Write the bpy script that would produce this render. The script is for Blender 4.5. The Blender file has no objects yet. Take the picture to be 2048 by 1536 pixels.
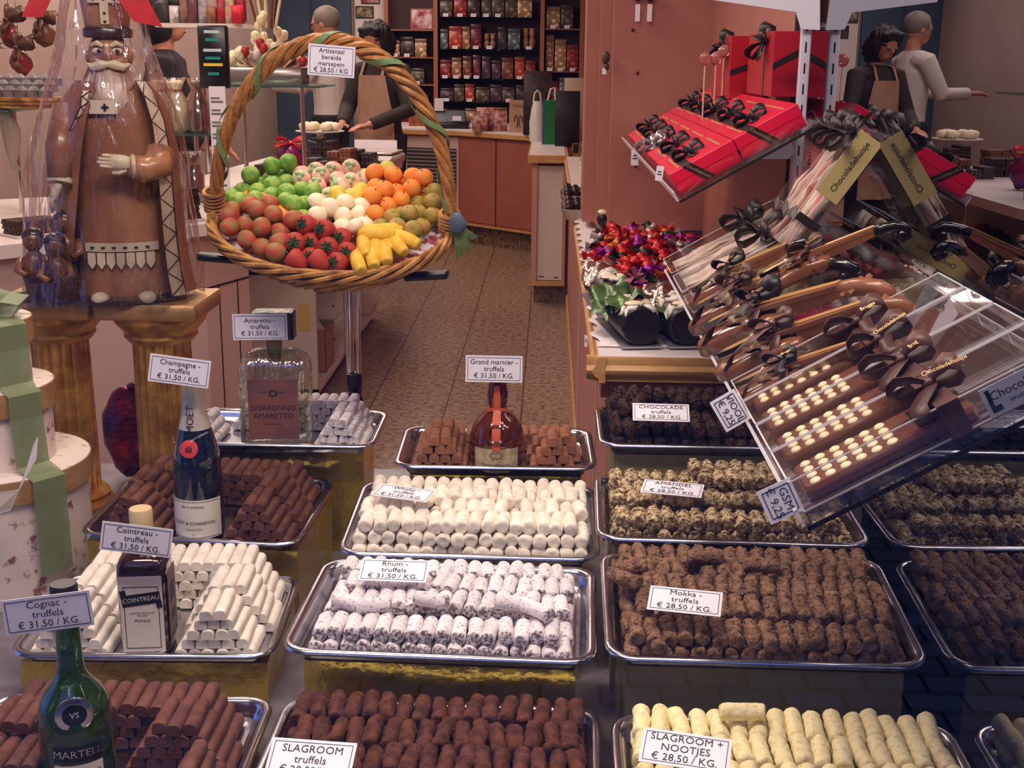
import bpy, math, random
from mathutils import Vector, Matrix, Euler, noise
PI = math.pi
random.seed(7)
SC = bpy.context.scene
COL = SC.collection

# ---------------------------------------------------------------- camera
FPX, EYE = 2450.0, 1.6
_rho = math.radians(.6)
_th = math.atan(647.8 / FPX)
_psi = math.atan(71.2 / FPX * math.cos(_th))
_h = Vector((-math.sin(_psi), math.cos(_psi), 0))
CF = _h * math.cos(_th) - Vector((0, 0, 1)) * math.sin(_th)
_r0 = Vector((math.cos(_psi), math.sin(_psi), 0))
_u0 = _r0.cross(CF)
CR = _r0 * math.cos(_rho) + _u0 * math.sin(_rho)
CU = _u0 * math.cos(_rho) - _r0 * math.sin(_rho)
CC = Vector((0, 0, EYE))
cam = bpy.data.cameras.new('camera'); camo = bpy.data.objects.new('camera', cam); COL.objects.link(camo)
camo.matrix_world = Matrix.Translation(CC) @ Matrix((CR, CU, -CF)).transposed().to_4x4()
cam.sensor_width = 36; cam.lens = FPX / 2048 * 36; cam.clip_start = .05; cam.clip_end = 100
SC.camera = camo

# ---------------------------------------------------------------- light and exposure
SC.view_settings.view_transform = 'Standard'; SC.view_settings.look = 'None'
SC.view_settings.gamma = 1; SC.view_settings.use_curve_mapping = False
SC.view_settings.exposure = 0.0
W = bpy.data.worlds.new('dusk_sky'); SC.world = W; W.use_nodes = True
W.node_tree.nodes['Background'].inputs[0].default_value = (.16, .26, .80, 1)
W.node_tree.nodes['Background'].inputs[1].default_value = 1.5

def area(name, loc, sx, sy, power, col, rot=(0, 0, 0), spread=180):
    l = bpy.data.lights.new(name, 'AREA'); l.shape = 'RECTANGLE'; l.size = sx; l.size_y = sy
    l.energy = power; l.color = col; l.spread = math.radians(spread)
    o = bpy.data.objects.new(name, l); COL.objects.link(o); o.location = loc; o.rotation_euler = rot
    return o
WARM = (1, .82, .70)
area('display_lamp', (-.75, 1.22, 2.7), .5, .25, 17, WARM)
area('display_lamp', (-.1, 1.22, 2.7), .5, .25, 17, WARM)
area('display_lamp', (.36, 1.5, 2.75), .2, .3, 8, WARM)
area('display_lamp', (-.5, 2.7, 2.75), .5, .3, 13, WARM)
for _x, _y, _p in ((-1.25, 3.6, 26), (-2.2, 4.9, 22), (-1.25, 6.2, 26), (-2.3, 7.2, 20), (-1.3, 8.6, 24), (-2.2, 9.8, 18), (-1.5, 11.3, 24)):
    area('shop_lamp', (_x, _y, 2.82), .6, .6, _p, (1, .80, .70))

# ---------------------------------------------------------------- pixel -> point on a given plane
def ray(x, y): return CF + CR * ((x - 1024) / FPX) - CU * ((y - 768) / FPX)
def AZ(x, y, z): d = ray(x, y); return CC + d * ((z - EYE) / d.z)
def AY(x, y, Y): d = ray(x, y); return CC + d * (Y / d.y)
def AX(x, y, X): d = ray(x, y); return CC + d * (X / d.x)
def AD(x, y, d): return CC + ray(x, y) * d
def PX(p):
    d = Vector(p) - CC; z = d.dot(CF)
    return 1024 + FPX * d.dot(CR) / z, 768 - FPX * d.dot(CU) / z

# ---------------------------------------------------------------- materials
def lin(c):
    return tuple(((v / 255) / 12.92 if v <= 10 else ((v / 255 + .055) / 1.055) ** 2.4) for v in c[:3]) + (1,)
MATS = {}
def mat(name, col, rough=.5, metal=0, col2=None, nscale=30, lo=.4, hi=.6, bump=0, bscale=80, coat=0, trans=0, ior=1.45, alpha=1, emit=0, spec=.5, detail=4, sub=0, stretch=None):
    if name in MATS: return MATS[name]
    m = bpy.data.materials.new(name); m.use_nodes = True; MATS[name] = m
    nt = m.node_tree; b = nt.nodes['Principled BSDF']; I = b.inputs
    I['Base Color'].default_value = lin(col); I['Roughness'].default_value = rough; I['Metallic'].default_value = metal
    I['IOR'].default_value = ior; I['Coat Weight'].default_value = coat; I['Coat Roughness'].default_value = .08
    I['Transmission Weight'].default_value = trans; I['Alpha'].default_value = alpha; I['Specular IOR Level'].default_value = spec
    if sub: I['Subsurface Weight'].default_value = sub; I['Subsurface Radius'].default_value = (.01, .006, .004)
    if emit: I['Emission Color'].default_value = lin(col); I['Emission Strength'].default_value = emit
    tc = None
    if col2 or bump:
        tc = nt.nodes.new('ShaderNodeTexCoord'); src = tc.outputs['Object']
        if stretch:
            mp = nt.nodes.new('ShaderNodeMapping'); mp.inputs['Scale'].default_value = stretch
            nt.links.new(src, mp.inputs[0]); src = mp.outputs[0]
    if col2:
        n = nt.nodes.new('ShaderNodeTexNoise'); n.inputs['Scale'].default_value = nscale; n.inputs['Detail'].default_value = detail
        r = nt.nodes.new('ShaderNodeValToRGB'); r.color_ramp.elements[0].position = lo; r.color_ramp.elements[1].position = hi
        r.color_ramp.elements[0].color = lin(col); r.color_ramp.elements[1].color = lin(col2)
        nt.links.new(src, n.inputs['Vector']); nt.links.new(n.outputs['Fac'], r.inputs[0]); nt.links.new(r.outputs[0], I['Base Color'])
    if bump:
        n = nt.nodes.new('ShaderNodeTexNoise'); n.inputs['Scale'].default_value = bscale; n.inputs['Detail'].default_value = 5
        bm = nt.nodes.new('ShaderNodeBump'); bm.inputs['Strength'].default_value = bump; bm.inputs['Distance'].default_value = .01
        nt.links.new(src, n.inputs['Vector']); nt.links.new(n.outputs['Fac'], bm.inputs['Height']); nt.links.new(bm.outputs[0], I['Normal'])
    return m
def clear(name, col=(255, 255, 255), gloss=.12, rough=.03, wrinkle=0, wscale=20, edge=.5, tint=None):
    """thin clear film or sheet: mostly transparent, glossy by fresnel"""
    if name in MATS: return MATS[name]
    m = bpy.data.materials.new(name); m.use_nodes = True; MATS[name] = m; nt = m.node_tree; nt.nodes.clear()
    out = nt.nodes.new('ShaderNodeOutputMaterial'); mx = nt.nodes.new('ShaderNodeMixShader')
    t = nt.nodes.new('ShaderNodeBsdfTransparent'); g = nt.nodes.new('ShaderNodeBsdfGlossy'); lw = nt.nodes.new('ShaderNodeLayerWeight')
    t.inputs[0].default_value = lin(tint or (255, 255, 255)); g.inputs[0].default_value = lin(col); g.inputs['Roughness'].default_value = rough
    mr = nt.nodes.new('ShaderNodeMapRange'); mr.inputs[3].default_value = gloss; mr.inputs[4].default_value = edge
    lw.inputs[0].default_value = .25
    nt.links.new(lw.outputs['Fresnel'], mr.inputs[0]); nt.links.new(mr.outputs[0], mx.inputs[0])
    nt.links.new(t.outputs[0], mx.inputs[1]); nt.links.new(g.outputs[0], mx.inputs[2]); nt.links.new(mx.outputs[0], out.inputs[0])
    if wrinkle:
        tc = nt.nodes.new('ShaderNodeTexCoord'); mp = nt.nodes.new('ShaderNodeMapping'); mp.inputs['Scale'].default_value = (1, 1, .25)
        n = nt.nodes.new('ShaderNodeTexNoise'); n.inputs['Scale'].default_value = wscale; n.inputs['Detail'].default_value = 3
        b = nt.nodes.new('ShaderNodeBump'); b.inputs['Strength'].default_value = wrinkle; b.inputs['Distance'].default_value = .03
        nt.links.new(tc.outputs['Object'], mp.inputs[0]); nt.links.new(mp.outputs[0], n.inputs['Vector']); nt.links.new(n.outputs['Fac'], b.inputs['Height'])
        nt.links.new(b.outputs[0], g.inputs['Normal']); nt.links.new(b.outputs[0], lw.inputs['Normal'])
    return m

# ---------------------------------------------------------------- mesh building
def T(*v): return Matrix.Translation(Vector(v))
def RX(a): return Matrix.Rotation(math.radians(a), 4, 'X')
def RY(a): return Matrix.Rotation(math.radians(a), 4, 'Y')
def RZ(a): return Matrix.Rotation(math.radians(a), 4, 'Z')
def frame(o, u, v):
    """matrix with origin o, x along u, y as near v as orthogonality lets it"""
    u = Vector(u).normalized(); n = u.cross(Vector(v)).normalized(); v = n.cross(u)
    return Matrix.Translation(o) @ Matrix((u, v, n)).transposed().to_4x4()
class MB:
    def __init__(s): s.v = []; s.f = []; s.m = Matrix.Identity(4)
    def add(s, vs, fs):
        k = len(s.v); s.v += [s.m @ Vector(p) for p in vs]; s.f += [tuple(i + k for i in f) for f in fs]; return s
    def box(s, lo, hi, b=0):
        (x0, y0, z0), (x1, y1, z1) = lo, hi
        if not b:
            return s.add([(x0, y0, z0), (x1, y0, z0), (x1, y1, z0), (x0, y1, z0), (x0, y0, z1), (x1, y0, z1), (x1, y1, z1), (x0, y1, z1)],
                         [(0, 3, 2, 1), (4, 5, 6, 7), (0, 1, 5, 4), (1, 2, 6, 5), (2, 3, 7, 6), (3, 0, 4, 7)])
        def ring(z, i):
            X0, X1, Y0, Y1 = x0 + i, x1 - i, y0 + i, y1 - i
            return [(X0 + b, Y0, z), (X1 - b, Y0, z), (X1, Y0 + b, z), (X1, Y1 - b, z), (X1 - b, Y1, z), (X0 + b, Y1, z), (X0, Y1 - b, z), (X0, Y0 + b, z)]
        return s.loft([ring(z0, b * .6), ring(z0 + b, 0), ring(z1 - b, 0), ring(z1, b * .6)], cap=True)
    def bx(s, c, d, b=0):
        return s.box([c[i] - d[i] / 2 for i in range(3)], [c[i] + d[i] / 2 for i in range(3)], b)
    def loft(s, rings, cap=False, closed=True, loop=False):
        n = len(rings[0]); vs = [p for r in rings for p in r]; fs = []
        for i in range(len(rings) - (0 if loop else 1)):
            a = i * n; c = (i + 1) % len(rings) * n
            for j in range(n if closed else n - 1):
                k = (j + 1) % n; fs.append((a + j, a + k, c + k, c + j))
        if cap: fs.append(tuple(range(n - 1, -1, -1))); fs.append(tuple((len(rings) - 1) * n + j for j in range(n)))
        return s.add(vs, fs)
    def lathe(s, prof, n=24, c=(0, 0, 0), cap=True, sq=None):
        """prof: (r, z) pairs; sq: superellipse power for squarish sections"""
        rings = []
        for r, z in prof:
            ring = []
            for j in range(n):
                a = 2 * PI * (j + .5) / n; x, y = math.cos(a), math.sin(a)
                if sq: k = (abs(x) ** sq + abs(y) ** sq) ** (-1 / sq); x *= k; y *= k
                ring.append((c[0] + r * x, c[1] + r * y, c[2] + z))
            rings.append(ring)
        return s.loft(rings, cap)
    def tube(s, pts, r, n=8, cap=True, loop=False, flat=1):
        pts = [Vector(p) for p in pts]; N = len(pts); rs = r if isinstance(r, (list, tuple)) else [r] * N
        rings = []; up = None
        for i in range(N):
            a = pts[i - 1] if i or loop else pts[i]; b = pts[(i + 1) % N] if i < N - 1 or loop else pts[i]
            t = (b - a).normalized()
            if up is None: up = Vector((0, 0, 1)) if abs(t.z) < .9 else Vector((0, 1, 0))
            sd = t.cross(up).normalized(); up = sd.cross(t).normalized()
            rings.append([pts[i] + (sd * math.cos(2 * PI * j / n) + up * math.sin(2 * PI * j / n) * flat) * rs[i] for j in range(n)])
        return s.loft(rings, cap and not loop, loop=loop)
    def ball(s, c, r, n=12, k=8, rot=None):
        r = r if isinstance(r, (list, tuple)) else (r, r, r); c = Vector(c); vs = [Vector((0, 0, -1))]; fs = []
        for i in range(1, k):
            p = -PI / 2 + PI * i / k
            vs += [Vector((math.cos(p) * math.cos(2 * PI * j / n), math.cos(p) * math.sin(2 * PI * j / n), math.sin(p))) for j in range(n)]
        vs.append(Vector((0, 0, 1)))
        for j in range(n):
            q = (j + 1) % n; fs.append((0, 1 + q, 1 + j)); b = 1 + (k - 2) * n; fs.append((b + j, b + q, len(vs) - 1))
            for i in range(k - 2): a = 1 + i * n; fs.append((a + j, a + q, a + n + q, a + n + j))
        vs = [Vector((v.x * r[0], v.y * r[1], v.z * r[2])) for v in vs]
        if rot: vs = [rot @ v for v in vs]
        return s.add([c + v for v in vs], fs)
    def prism(s, outline, z0, z1):
        n = len(outline)
        return s.loft([[(x, y, z0) for x, y in outline], [(x, y, z1) for x, y in outline]], True)
    def strip(s, pts, wid, th=.0006):
        """ribbon: pts with width vectors"""
        rings = []
        for i, p in enumerate(pts):
            p = Vector(p); w = Vector(wid[i] if isinstance(wid, list) else wid)
            a = Vector(pts[max(i - 1, 0)]); b = Vector(pts[min(i + 1, len(pts) - 1)])
            t = (b - a); n = t.cross(w); n = n.normalized() * th if n.length > 1e-9 else Vector((0, 0, th))
            rings.append([p - w / 2 - n, p + w / 2 - n, p + w / 2 + n, p - w / 2 + n])
        return s.loft(rings, True)
    def sheet(s, f, nu, nv):
        vs = [f(i / nu, j / nv) for i in range(nu + 1) for j in range(nv + 1)]
        return s.add(vs, [(i * (nv + 1) + j, (i + 1) * (nv + 1) + j, (i + 1) * (nv + 1) + j + 1, i * (nv + 1) + j + 1) for i in range(nu) for j in range(nv)])
    def jitter(s, amp, sc, seed=0):
        for v in s.v:
            o = noise.noise_vector((v + Vector((seed * 3.1, seed * 1.7, 0))) * sc); v += o * amp
        return s
    def build(s, name, m, parent=None, smooth=True, M=None, ang=40):
        me = bpy.data.meshes.new(name); me.from_pydata([tuple(v) for v in s.v], [], s.f); me.update()
        if m: me.materials.append(m)
        if smooth:
            me.polygons.foreach_set('use_smooth', [True] * len(me.polygons))
            if smooth != 'all': me.set_sharp_from_angle(angle=math.radians(ang))
        o = bpy.data.objects.new(name, me); COL.objects.link(o)
        if parent: o.parent = parent
        if M is not None: o.matrix_local = M
        return o
def tag(o, label=None, cat=None, group=None, kind=None):
    if label: o['label'] = label
    if cat: o['category'] = cat
    if group: o['group'] = group
    if kind: o['kind'] = kind
    return o
def thing(name, label, cat, M=None, group=None):
    o = bpy.data.objects.new(name, None); COL.objects.link(o); o.empty_display_size = .02
    if M is not None: o.matrix_world = M if isinstance(M, Matrix) else T(*M)
    return tag(o, label, cat, group)
def struct(name, mb, m, smooth=False):
    o = mb.build(name, m, None, smooth); o['kind'] = 'structure'; return o
def dup(root, M, label=None, group=None):
    r = root.copy(); COL.objects.link(r); r.matrix_world = M
    if label: r['label'] = label
    if group: r['group'] = group
    for ch in root.children:
        c = ch.copy(); COL.objects.link(c); c.parent = r; c.matrix_parent_inverse = Matrix.Identity(4)
        for g in ch.children:
            d = g.copy(); COL.objects.link(d); d.parent = c; d.matrix_parent_inverse = Matrix.Identity(4)
    return r
ORD = 'zero first second third fourth fifth sixth seventh eighth ninth tenth eleventh twelfth thirteenth fourteenth fifteenth sixteenth seventeenth eighteenth nineteenth twentieth'.split()
def nth(i): return ORD[i] if i < len(ORD) else ('twenty-' + ORD[i - 20] if i < 30 else str(i) + 'th')
def text(body, size, m, parent, M, align='CENTER', name='lettering', sx=1, sp=1, bend=None):
    c = bpy.data.curves.new(name, 'FONT'); c.body = body; c.size = size; c.align_x = align; c.align_y = 'CENTER'
    c.space_line = sp; c.resolution_u = 2
    tmp = bpy.data.objects.new(name, c); COL.objects.link(tmp); bpy.context.view_layer.update()
    me = bpy.data.meshes.new_from_object(tmp); bpy.data.objects.remove(tmp); bpy.data.curves.remove(c)
    if bend: bend(me)
    me.materials.clear(); me.materials.append(m)
    o = bpy.data.objects.new(name, me); COL.objects.link(o); o.parent = parent
    o.matrix_local = M @ T(0, 0, .0002) @ Matrix.Diagonal((sx, 1, 1, 1))
    return o
def curved_text(body, size, m, parent, R, z, name='lettering', sx=1, a0=0, off=.0006, face=-90):
    """letters bent round an upright cylinder of radius R, reading from direction `face` degrees"""
    def bend(me):
        for v in me.vertices:
            a = math.radians(face) + v.co.x * sx / R + a0
            v.co = Vector((math.cos(a) * (R + off), math.sin(a) * (R + off), z + v.co.y))
    return text(body, size, m, parent, Matrix.Identity(4), name=name, bend=bend)
INK = mat('ink', (22, 20, 26), .6)
PAPER = mat('card_white', (240, 236, 244), .45)
GOLDF = mat('gold_foil', (212, 188, 80), .2, .82, bump=.5, bscale=14)
STEEL = mat('tray_steel', (196, 194, 198), .2, 1)
WHITE = mat('white_lacquer', (226, 214, 212), .4)
BLACK = mat('black_plastic', (16, 15, 18), .35)
CHOC = mat('milk_chocolate', (112, 58, 34), .28, col2=(124, 68, 42), nscale=20)
DARK = mat('dark_chocolate', (34, 18, 14), .3)
CREAM = mat('white_chocolate', (236, 222, 184), .35)
OAK = mat('oak_edge', (204, 158, 96), .4, col2=(190, 140, 80), nscale=10, stretch=(1, 1, 8))
PINKWALL = mat('pink_laminate', (172, 112, 96), .45, col2=(166, 106, 92), nscale=6)
# ================================================================ room shell
MX = .528                                           # the mirror wall's plane
def granite(name, base, dark, light, grout):
    m = bpy.data.materials.new(name); m.use_nodes = True; nt = m.node_tree; b = nt.nodes['Principled BSDF']; L = nt.links
    b.inputs['Roughness'].default_value = .32
    tc = nt.nodes.new('ShaderNodeTexCoord')
    n = nt.nodes.new('ShaderNodeTexNoise'); n.inputs['Scale'].default_value = 34; n.inputs['Detail'].default_value = 7; n.inputs['Roughness'].default_value = .8
    r = nt.nodes.new('ShaderNodeValToRGB'); e = r.color_ramp.elements
    e[0].position, e[0].color = .40, lin(dark); e[1].position, e[1].color = .64, lin(light); q = e.new(.49); q.color = lin(base)
    L.new(tc.outputs['Object'], n.inputs['Vector']); L.new(n.outputs['Fac'], r.inputs[0])
    if grout:
        sp = nt.nodes.new('ShaderNodeSeparateXYZ'); L.new(tc.outputs['Object'], sp.inputs[0])
        def line(axis, off, pitch, w):
            a = nt.nodes.new('ShaderNodeMath'); a.operation = 'ADD'; a.inputs[1].default_value = off; L.new(sp.outputs[axis], a.inputs[0])
            p = nt.nodes.new('ShaderNodeMath'); p.operation = 'PINGPONG'; p.inputs[1].default_value = pitch / 2; L.new(a.outputs[0], p.inputs[0])
            c = nt.nodes.new('ShaderNodeMath'); c.operation = 'LESS_THAN'; c.inputs[1].default_value = w; L.new(p.outputs[0], c.inputs[0]); return c
        g = line(0, .83, .36, .0035)
        mx = nt.nodes.new('ShaderNodeMix'); mx.data_type = 'RGBA'; L.new(g.outputs[0], mx.inputs[0]); L.new(r.outputs[0], mx.inputs[6]); mx.inputs[7].default_value = lin((70, 48, 38))
        L.new(mx.outputs[2], b.inputs['Base Color'])
    else: L.new(r.outputs[0], b.inputs['Base Color'])
    return m
GRAN = granite('floor_granite', (142, 114, 88), (56, 38, 28), (172, 144, 116), True)
PLINTH = granite('plinth_granite', (110, 84, 64), (34, 24, 20), (150, 122, 96), False)
struct('floor', MB().box((-4.2, 2.3, -.05), (1.4, 13.2, 0)), GRAN)
struct('floor_street', MB().box((-8, -9, -.25), (8, 2.3, -.2)), None)
m = bpy.data.materials.new('street_setts'); m.use_nodes = True; nt = m.node_tree
br = nt.nodes.new('ShaderNodeTexBrick'); br.inputs['Color1'].default_value = lin((120, 120, 128)); br.inputs['Color2'].default_value = lin((96, 96, 104)); br.inputs['Mortar'].default_value = lin((30, 30, 34))
br.inputs['Scale'].default_value = 4.5; br.inputs['Mortar Size'].default_value = .03; br.inputs['Brick Width'].default_value = .8; br.inputs['Row Height'].default_value = .5
tc = nt.nodes.new('ShaderNodeTexCoord'); nt.links.new(tc.outputs['Object'], br.inputs['Vector']); nt.links.new(br.outputs[0], nt.nodes['Principled BSDF'].inputs['Base Color'])
bpy.data.objects['floor_street'].data.materials.append(m)
CEIL = mat('ceiling_white', (214, 200, 196), .6)
WALLB = mat('wall_beige', (186, 162, 150), .6, col2=(178, 154, 142), nscale=3)
TEAL = mat('door_teal', (62, 84, 104), .5, col2=(56, 76, 96), nscale=4)
struct('ceiling', MB().box((-4.2, .9, 2.9), (1.4, 13.2, 2.95)), CEIL)
struct('wall_left', MB().box((-2.85, 2.3, 0), (-2.77, 12.8, 2.9)), WALLB)
struct('wall_back', MB().box((-2.77, 12.72, 0), (.8, 12.8, 2.9)), WALLB)
struct('wall_right', MB().box((MX + .012, .9, .3), (MX + .07, 4.301, 2.9)), PINKWALL)
w = MB().box((.21, 4.302, 1.03), (.64, 4.5, 2.9)).box((.17, 4.4, 1.03), (.215, 4.6, 2.9)).box((.125, 4.5, 1.03), (.172, 4.8, 2.9))
struct('wall_pillar', w, PINKWALL)
struct('wall_right_rear', MB().box((.5, 4.501, 0), (.64, 12.8, 2.9)), PINKWALL)
# teal door in the back wall with its frame
d = MB().box((-2.76, 12.66, 0), (-2.0, 12.719, 2.75)); o = struct('door_1', d, TEAL)
MB().box((-2.4, 12.645, .4), (-2.385, 12.66, 2.6)).build('panel_joint', mat('teal_dark', (44, 62, 80), .5), o, False)
# thin screws and seams of the panel wall
sc = MB()
for px, py in ((1275, 146), (1271, 332), (1266, 60), (1412, 332), (1404, 180)):
    p = AY(px, py, 4.3); sc.ball((p.x, 4.3, p.z), .006, 8, 4)
sc.build('screw', mat('screw_dark', (40, 24, 20), .4), bpy.data.objects['wall_pillar'])
# tall mirror on the right
struct('wall_opposite_unseen', MB().box((-14, -9.5, -.2), (14, -9, 7.5)), mat('facade_brick', (92, 78, 72), .8, col2=(70, 60, 58), nscale=2))  # unseen facade across the street, added to block horizon sky from the pane
MIR = mat('mirror_glass', (140, 143, 158), .0, 1)
o = MB().box((MX, .97, .62), (MX + .012, 2.76, 2.85)).build('wall_mirror', MIR, None, False)
tag(o, 'tall dark mirror wall on the right reflecting the truffle trays and shop', 'mirror')
MB().box((MX - .004, 2.76, .62), (MX + .012, 2.77, 2.85)).build('mirror_edge', mat('edge_dark', (60, 40, 36), .4), o, False)
# shop window pane between street and display
PANE = clear('window_glass', (255, 255, 255), .026, .0, edge=1)
struct('window_1', MB().box((-3.2, .93, .3), (1.6, .938, 2.9)), PANE)
# display platform
STONE = mat('platform_stone', (128, 120, 124), .35, col2=(104, 96, 102), nscale=14)
o = MB().box((-1.9, .96, -.05), (MX - .002, 2.47, .6)).box((-1.9, 2.47, -.05), (.06, 2.56, .6)).box((-1.9, 2.56, -.05), (-.30, 2.92, .6)).build('display_platform', STONE, None, False)
tag(o, 'grey stone display platform in the shop window under the truffle trays', 'platform')
# ================================================================ trays of truffles
def rrect(w, d, r, z, n=5):
    out = []
    for cx, cy, a0 in ((w / 2 - r, d / 2 - r, 0), (-w / 2 + r, d / 2 - r, 90), (-w / 2 + r, -d / 2 + r, 180), (w / 2 - r, -d / 2 + r, 270)):
        for i in range(n + 1):
            a = math.radians(a0 + 90 * i / n); out.append((cx + r * math.cos(a), cy + r * math.sin(a), z))
    return out
TH = .024
TRAY_ME = {}
def tray_matrix(x, y, z, yaw, tilt): return T(x, y, z) @ RZ(yaw) @ RX(tilt) @ T(0, 0, -TH)
def make_tray(w, d, M, label):
    if (w, d) not in TRAY_ME:
        prof = [(-.030, 0), (-.024, .0015), (-.017, .016), (-.014, .0215), (-.010, TH - .0005), (-.005, TH), (-.001, TH - .002), (0, TH - .005), (-.003, TH - .0075), (-.012, TH - .006), (-.0185, .012), (-.026, -.0008), (-.032, -.0012)]
        mb = MB(); mb.loft([rrect(w + 2 * o, d + 2 * o, .042 + o, z) for o, z in prof])
        n = 24; mb.f.append(tuple(range(n))); mb.f.append(tuple((len(prof) - 1) * n + j for j in range(n - 1, -1, -1)))
        o = mb.build('serving_tray', STEEL, None, True, ang=50); TRAY_ME[(w, d)] = o.data
    else:
        o = bpy.data.objects.new('serving_tray', TRAY_ME[(w, d)]); COL.objects.link(o)
    o.matrix_world = M
    return tag(o, label, 'tray', 'steel trays of truffles')
def foil_box(w, d, M, label, m=GOLDF, base=.6):
    loc = M @ Vector((0, 0, 0)); R = M.to_3x3(); ca = Vector((R[0][0], R[1][0], 0)).normalized(); cb = Vector((-ca.y, ca.x, 0))
    mb = MB(); n = 9
    def top(x, y):
        p = loc + ca * x + cb * y; nrm = M.to_3x3() @ Vector((0, 0, 1))
        return loc.z - ((p.x - loc.x) * nrm.x + (p.y - loc.y) * nrm.y) / nrm.z - .0022
    rim = [(-w / 2 + w * i / n, -d / 2) for i in range(n)] + [(w / 2, -d / 2 + d * i / n) for i in range(n)] + [(w / 2 - w * i / n, d / 2) for i in range(n)] + [(-w / 2, d / 2 - d * i / n) for i in range(n)]
    rings = []
    for k in range(5):
        ring = []
        for x, y in rim:
            q = loc + ca * x + cb * y; z1 = top(x, y); z = base + .001 + (z1 - base - .001) * k / 4
            if 0 < k < 4:
                nz = noise.noise(Vector((q.x * 16, q.y * 16, z * 30))); q = q + (ca * (1 if x > 0 else -1) * (abs(x) > w / 2 - .001) + cb * (1 if y > 0 else -1) * (abs(y) > d / 2 - .001)) * nz * .005
            ring.append((q.x, q.y, z))
        rings.append(ring)
    mb.loft(rings, True)
    o = mb.build('foil_box', m, None, True, ang=25)
    return tag(o, label, 'box', 'foil covered boxes under the trays')

# ---- truffle shapes
def truffle_mat(name, a, b, sc, lo, hi, end=None, L=.05, bump=.6, bs=160, rough=.85, bdist=.004):
    m = bpy.data.materials.new(name); m.use_nodes = True; nt = m.node_tree; K = nt.links; P = nt.nodes['Principled BSDF']
    P.inputs['Roughness'].default_value = rough; P.inputs['Specular IOR Level'].default_value = .25
    tc = nt.nodes.new('ShaderNodeTexCoord'); oi = nt.nodes.new('ShaderNodeObjectInfo')
    ad = nt.nodes.new('ShaderNodeVectorMath'); ad.operation = 'MULTIPLY_ADD'; ad.inputs[1].default_value = (1, 1, 1)
    cb = nt.nodes.new('ShaderNodeCombineXYZ'); K.new(oi.outputs['Random'], cb.inputs[0]); K.new(oi.outputs['Random'], cb.inputs[2])
    K.new(tc.outputs['Object'], ad.inputs[0]); K.new(cb.outputs[0], ad.inputs[2])
    n = nt.nodes.new('ShaderNodeTexNoise'); n.inputs['Scale'].default_value = sc; n.inputs['Detail'].default_value = 5; n.inputs['Roughness'].default_value = .65; K.new(ad.outputs[0], n.inputs['Vector'])
    fac = n.outputs['Fac']
    if end:
        sp = nt.nodes.new('ShaderNodeSeparateXYZ'); K.new(tc.outputs['Object'], sp.inputs[0])
        ab = nt.nodes.new('ShaderNodeMath'); ab.operation = 'ABSOLUTE'; K.new(sp.outputs[1], ab.inputs[0])
        mr = nt.nodes.new('ShaderNodeMapRange'); mr.inputs[1].default_value = L / 2 - .0035; mr.inputs[2].default_value = L / 2 - .0005; mr.inputs[3].default_value = 0; mr.inputs[4].default_value = end
        K.new(ab.outputs[0], mr.inputs[0])
        s = nt.nodes.new('ShaderNodeMath'); s.operation = 'SUBTRACT'; K.new(fac, s.inputs[0]); K.new(mr.outputs[0], s.inputs[1]); fac = s.outputs[0]
    r = nt.nodes.new('ShaderNodeValToRGB'); r.color_ramp.elements[0].position = lo; r.color_ramp.elements[1].position = hi
    r.color_ramp.elements[0].color = lin(a); r.color_ramp.elements[1].color = lin(b); K.new(fac, r.inputs[0])
    hv = nt.nodes.new('ShaderNodeHueSaturation'); mv = nt.nodes.new('ShaderNodeMapRange'); mv.inputs[3].default_value = .9; mv.inputs[4].default_value = 1.08
    K.new(oi.outputs['Random'], mv.inputs[0]); K.new(mv.outputs[0], hv.inputs['Value']); K.new(r.outputs[0], hv.inputs['Color']); K.new(hv.outputs[0], P.inputs['Base Color'])
    n2 = nt.nodes.new('ShaderNodeTexNoise'); n2.inputs['Scale'].default_value = bs; n2.inputs['Detail'].default_value = 4; K.new(ad.outputs[0], n2.inputs['Vector'])
    bm = nt.nodes.new('ShaderNodeBump'); bm.inputs['Strength'].default_value = bump; bm.inputs['Distance'].default_value = bdist
    K.new(n2.outputs['Fac'], bm.inputs['Height']); K.new(bm.outputs[0], P.inputs['Normal'])
    return m
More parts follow.
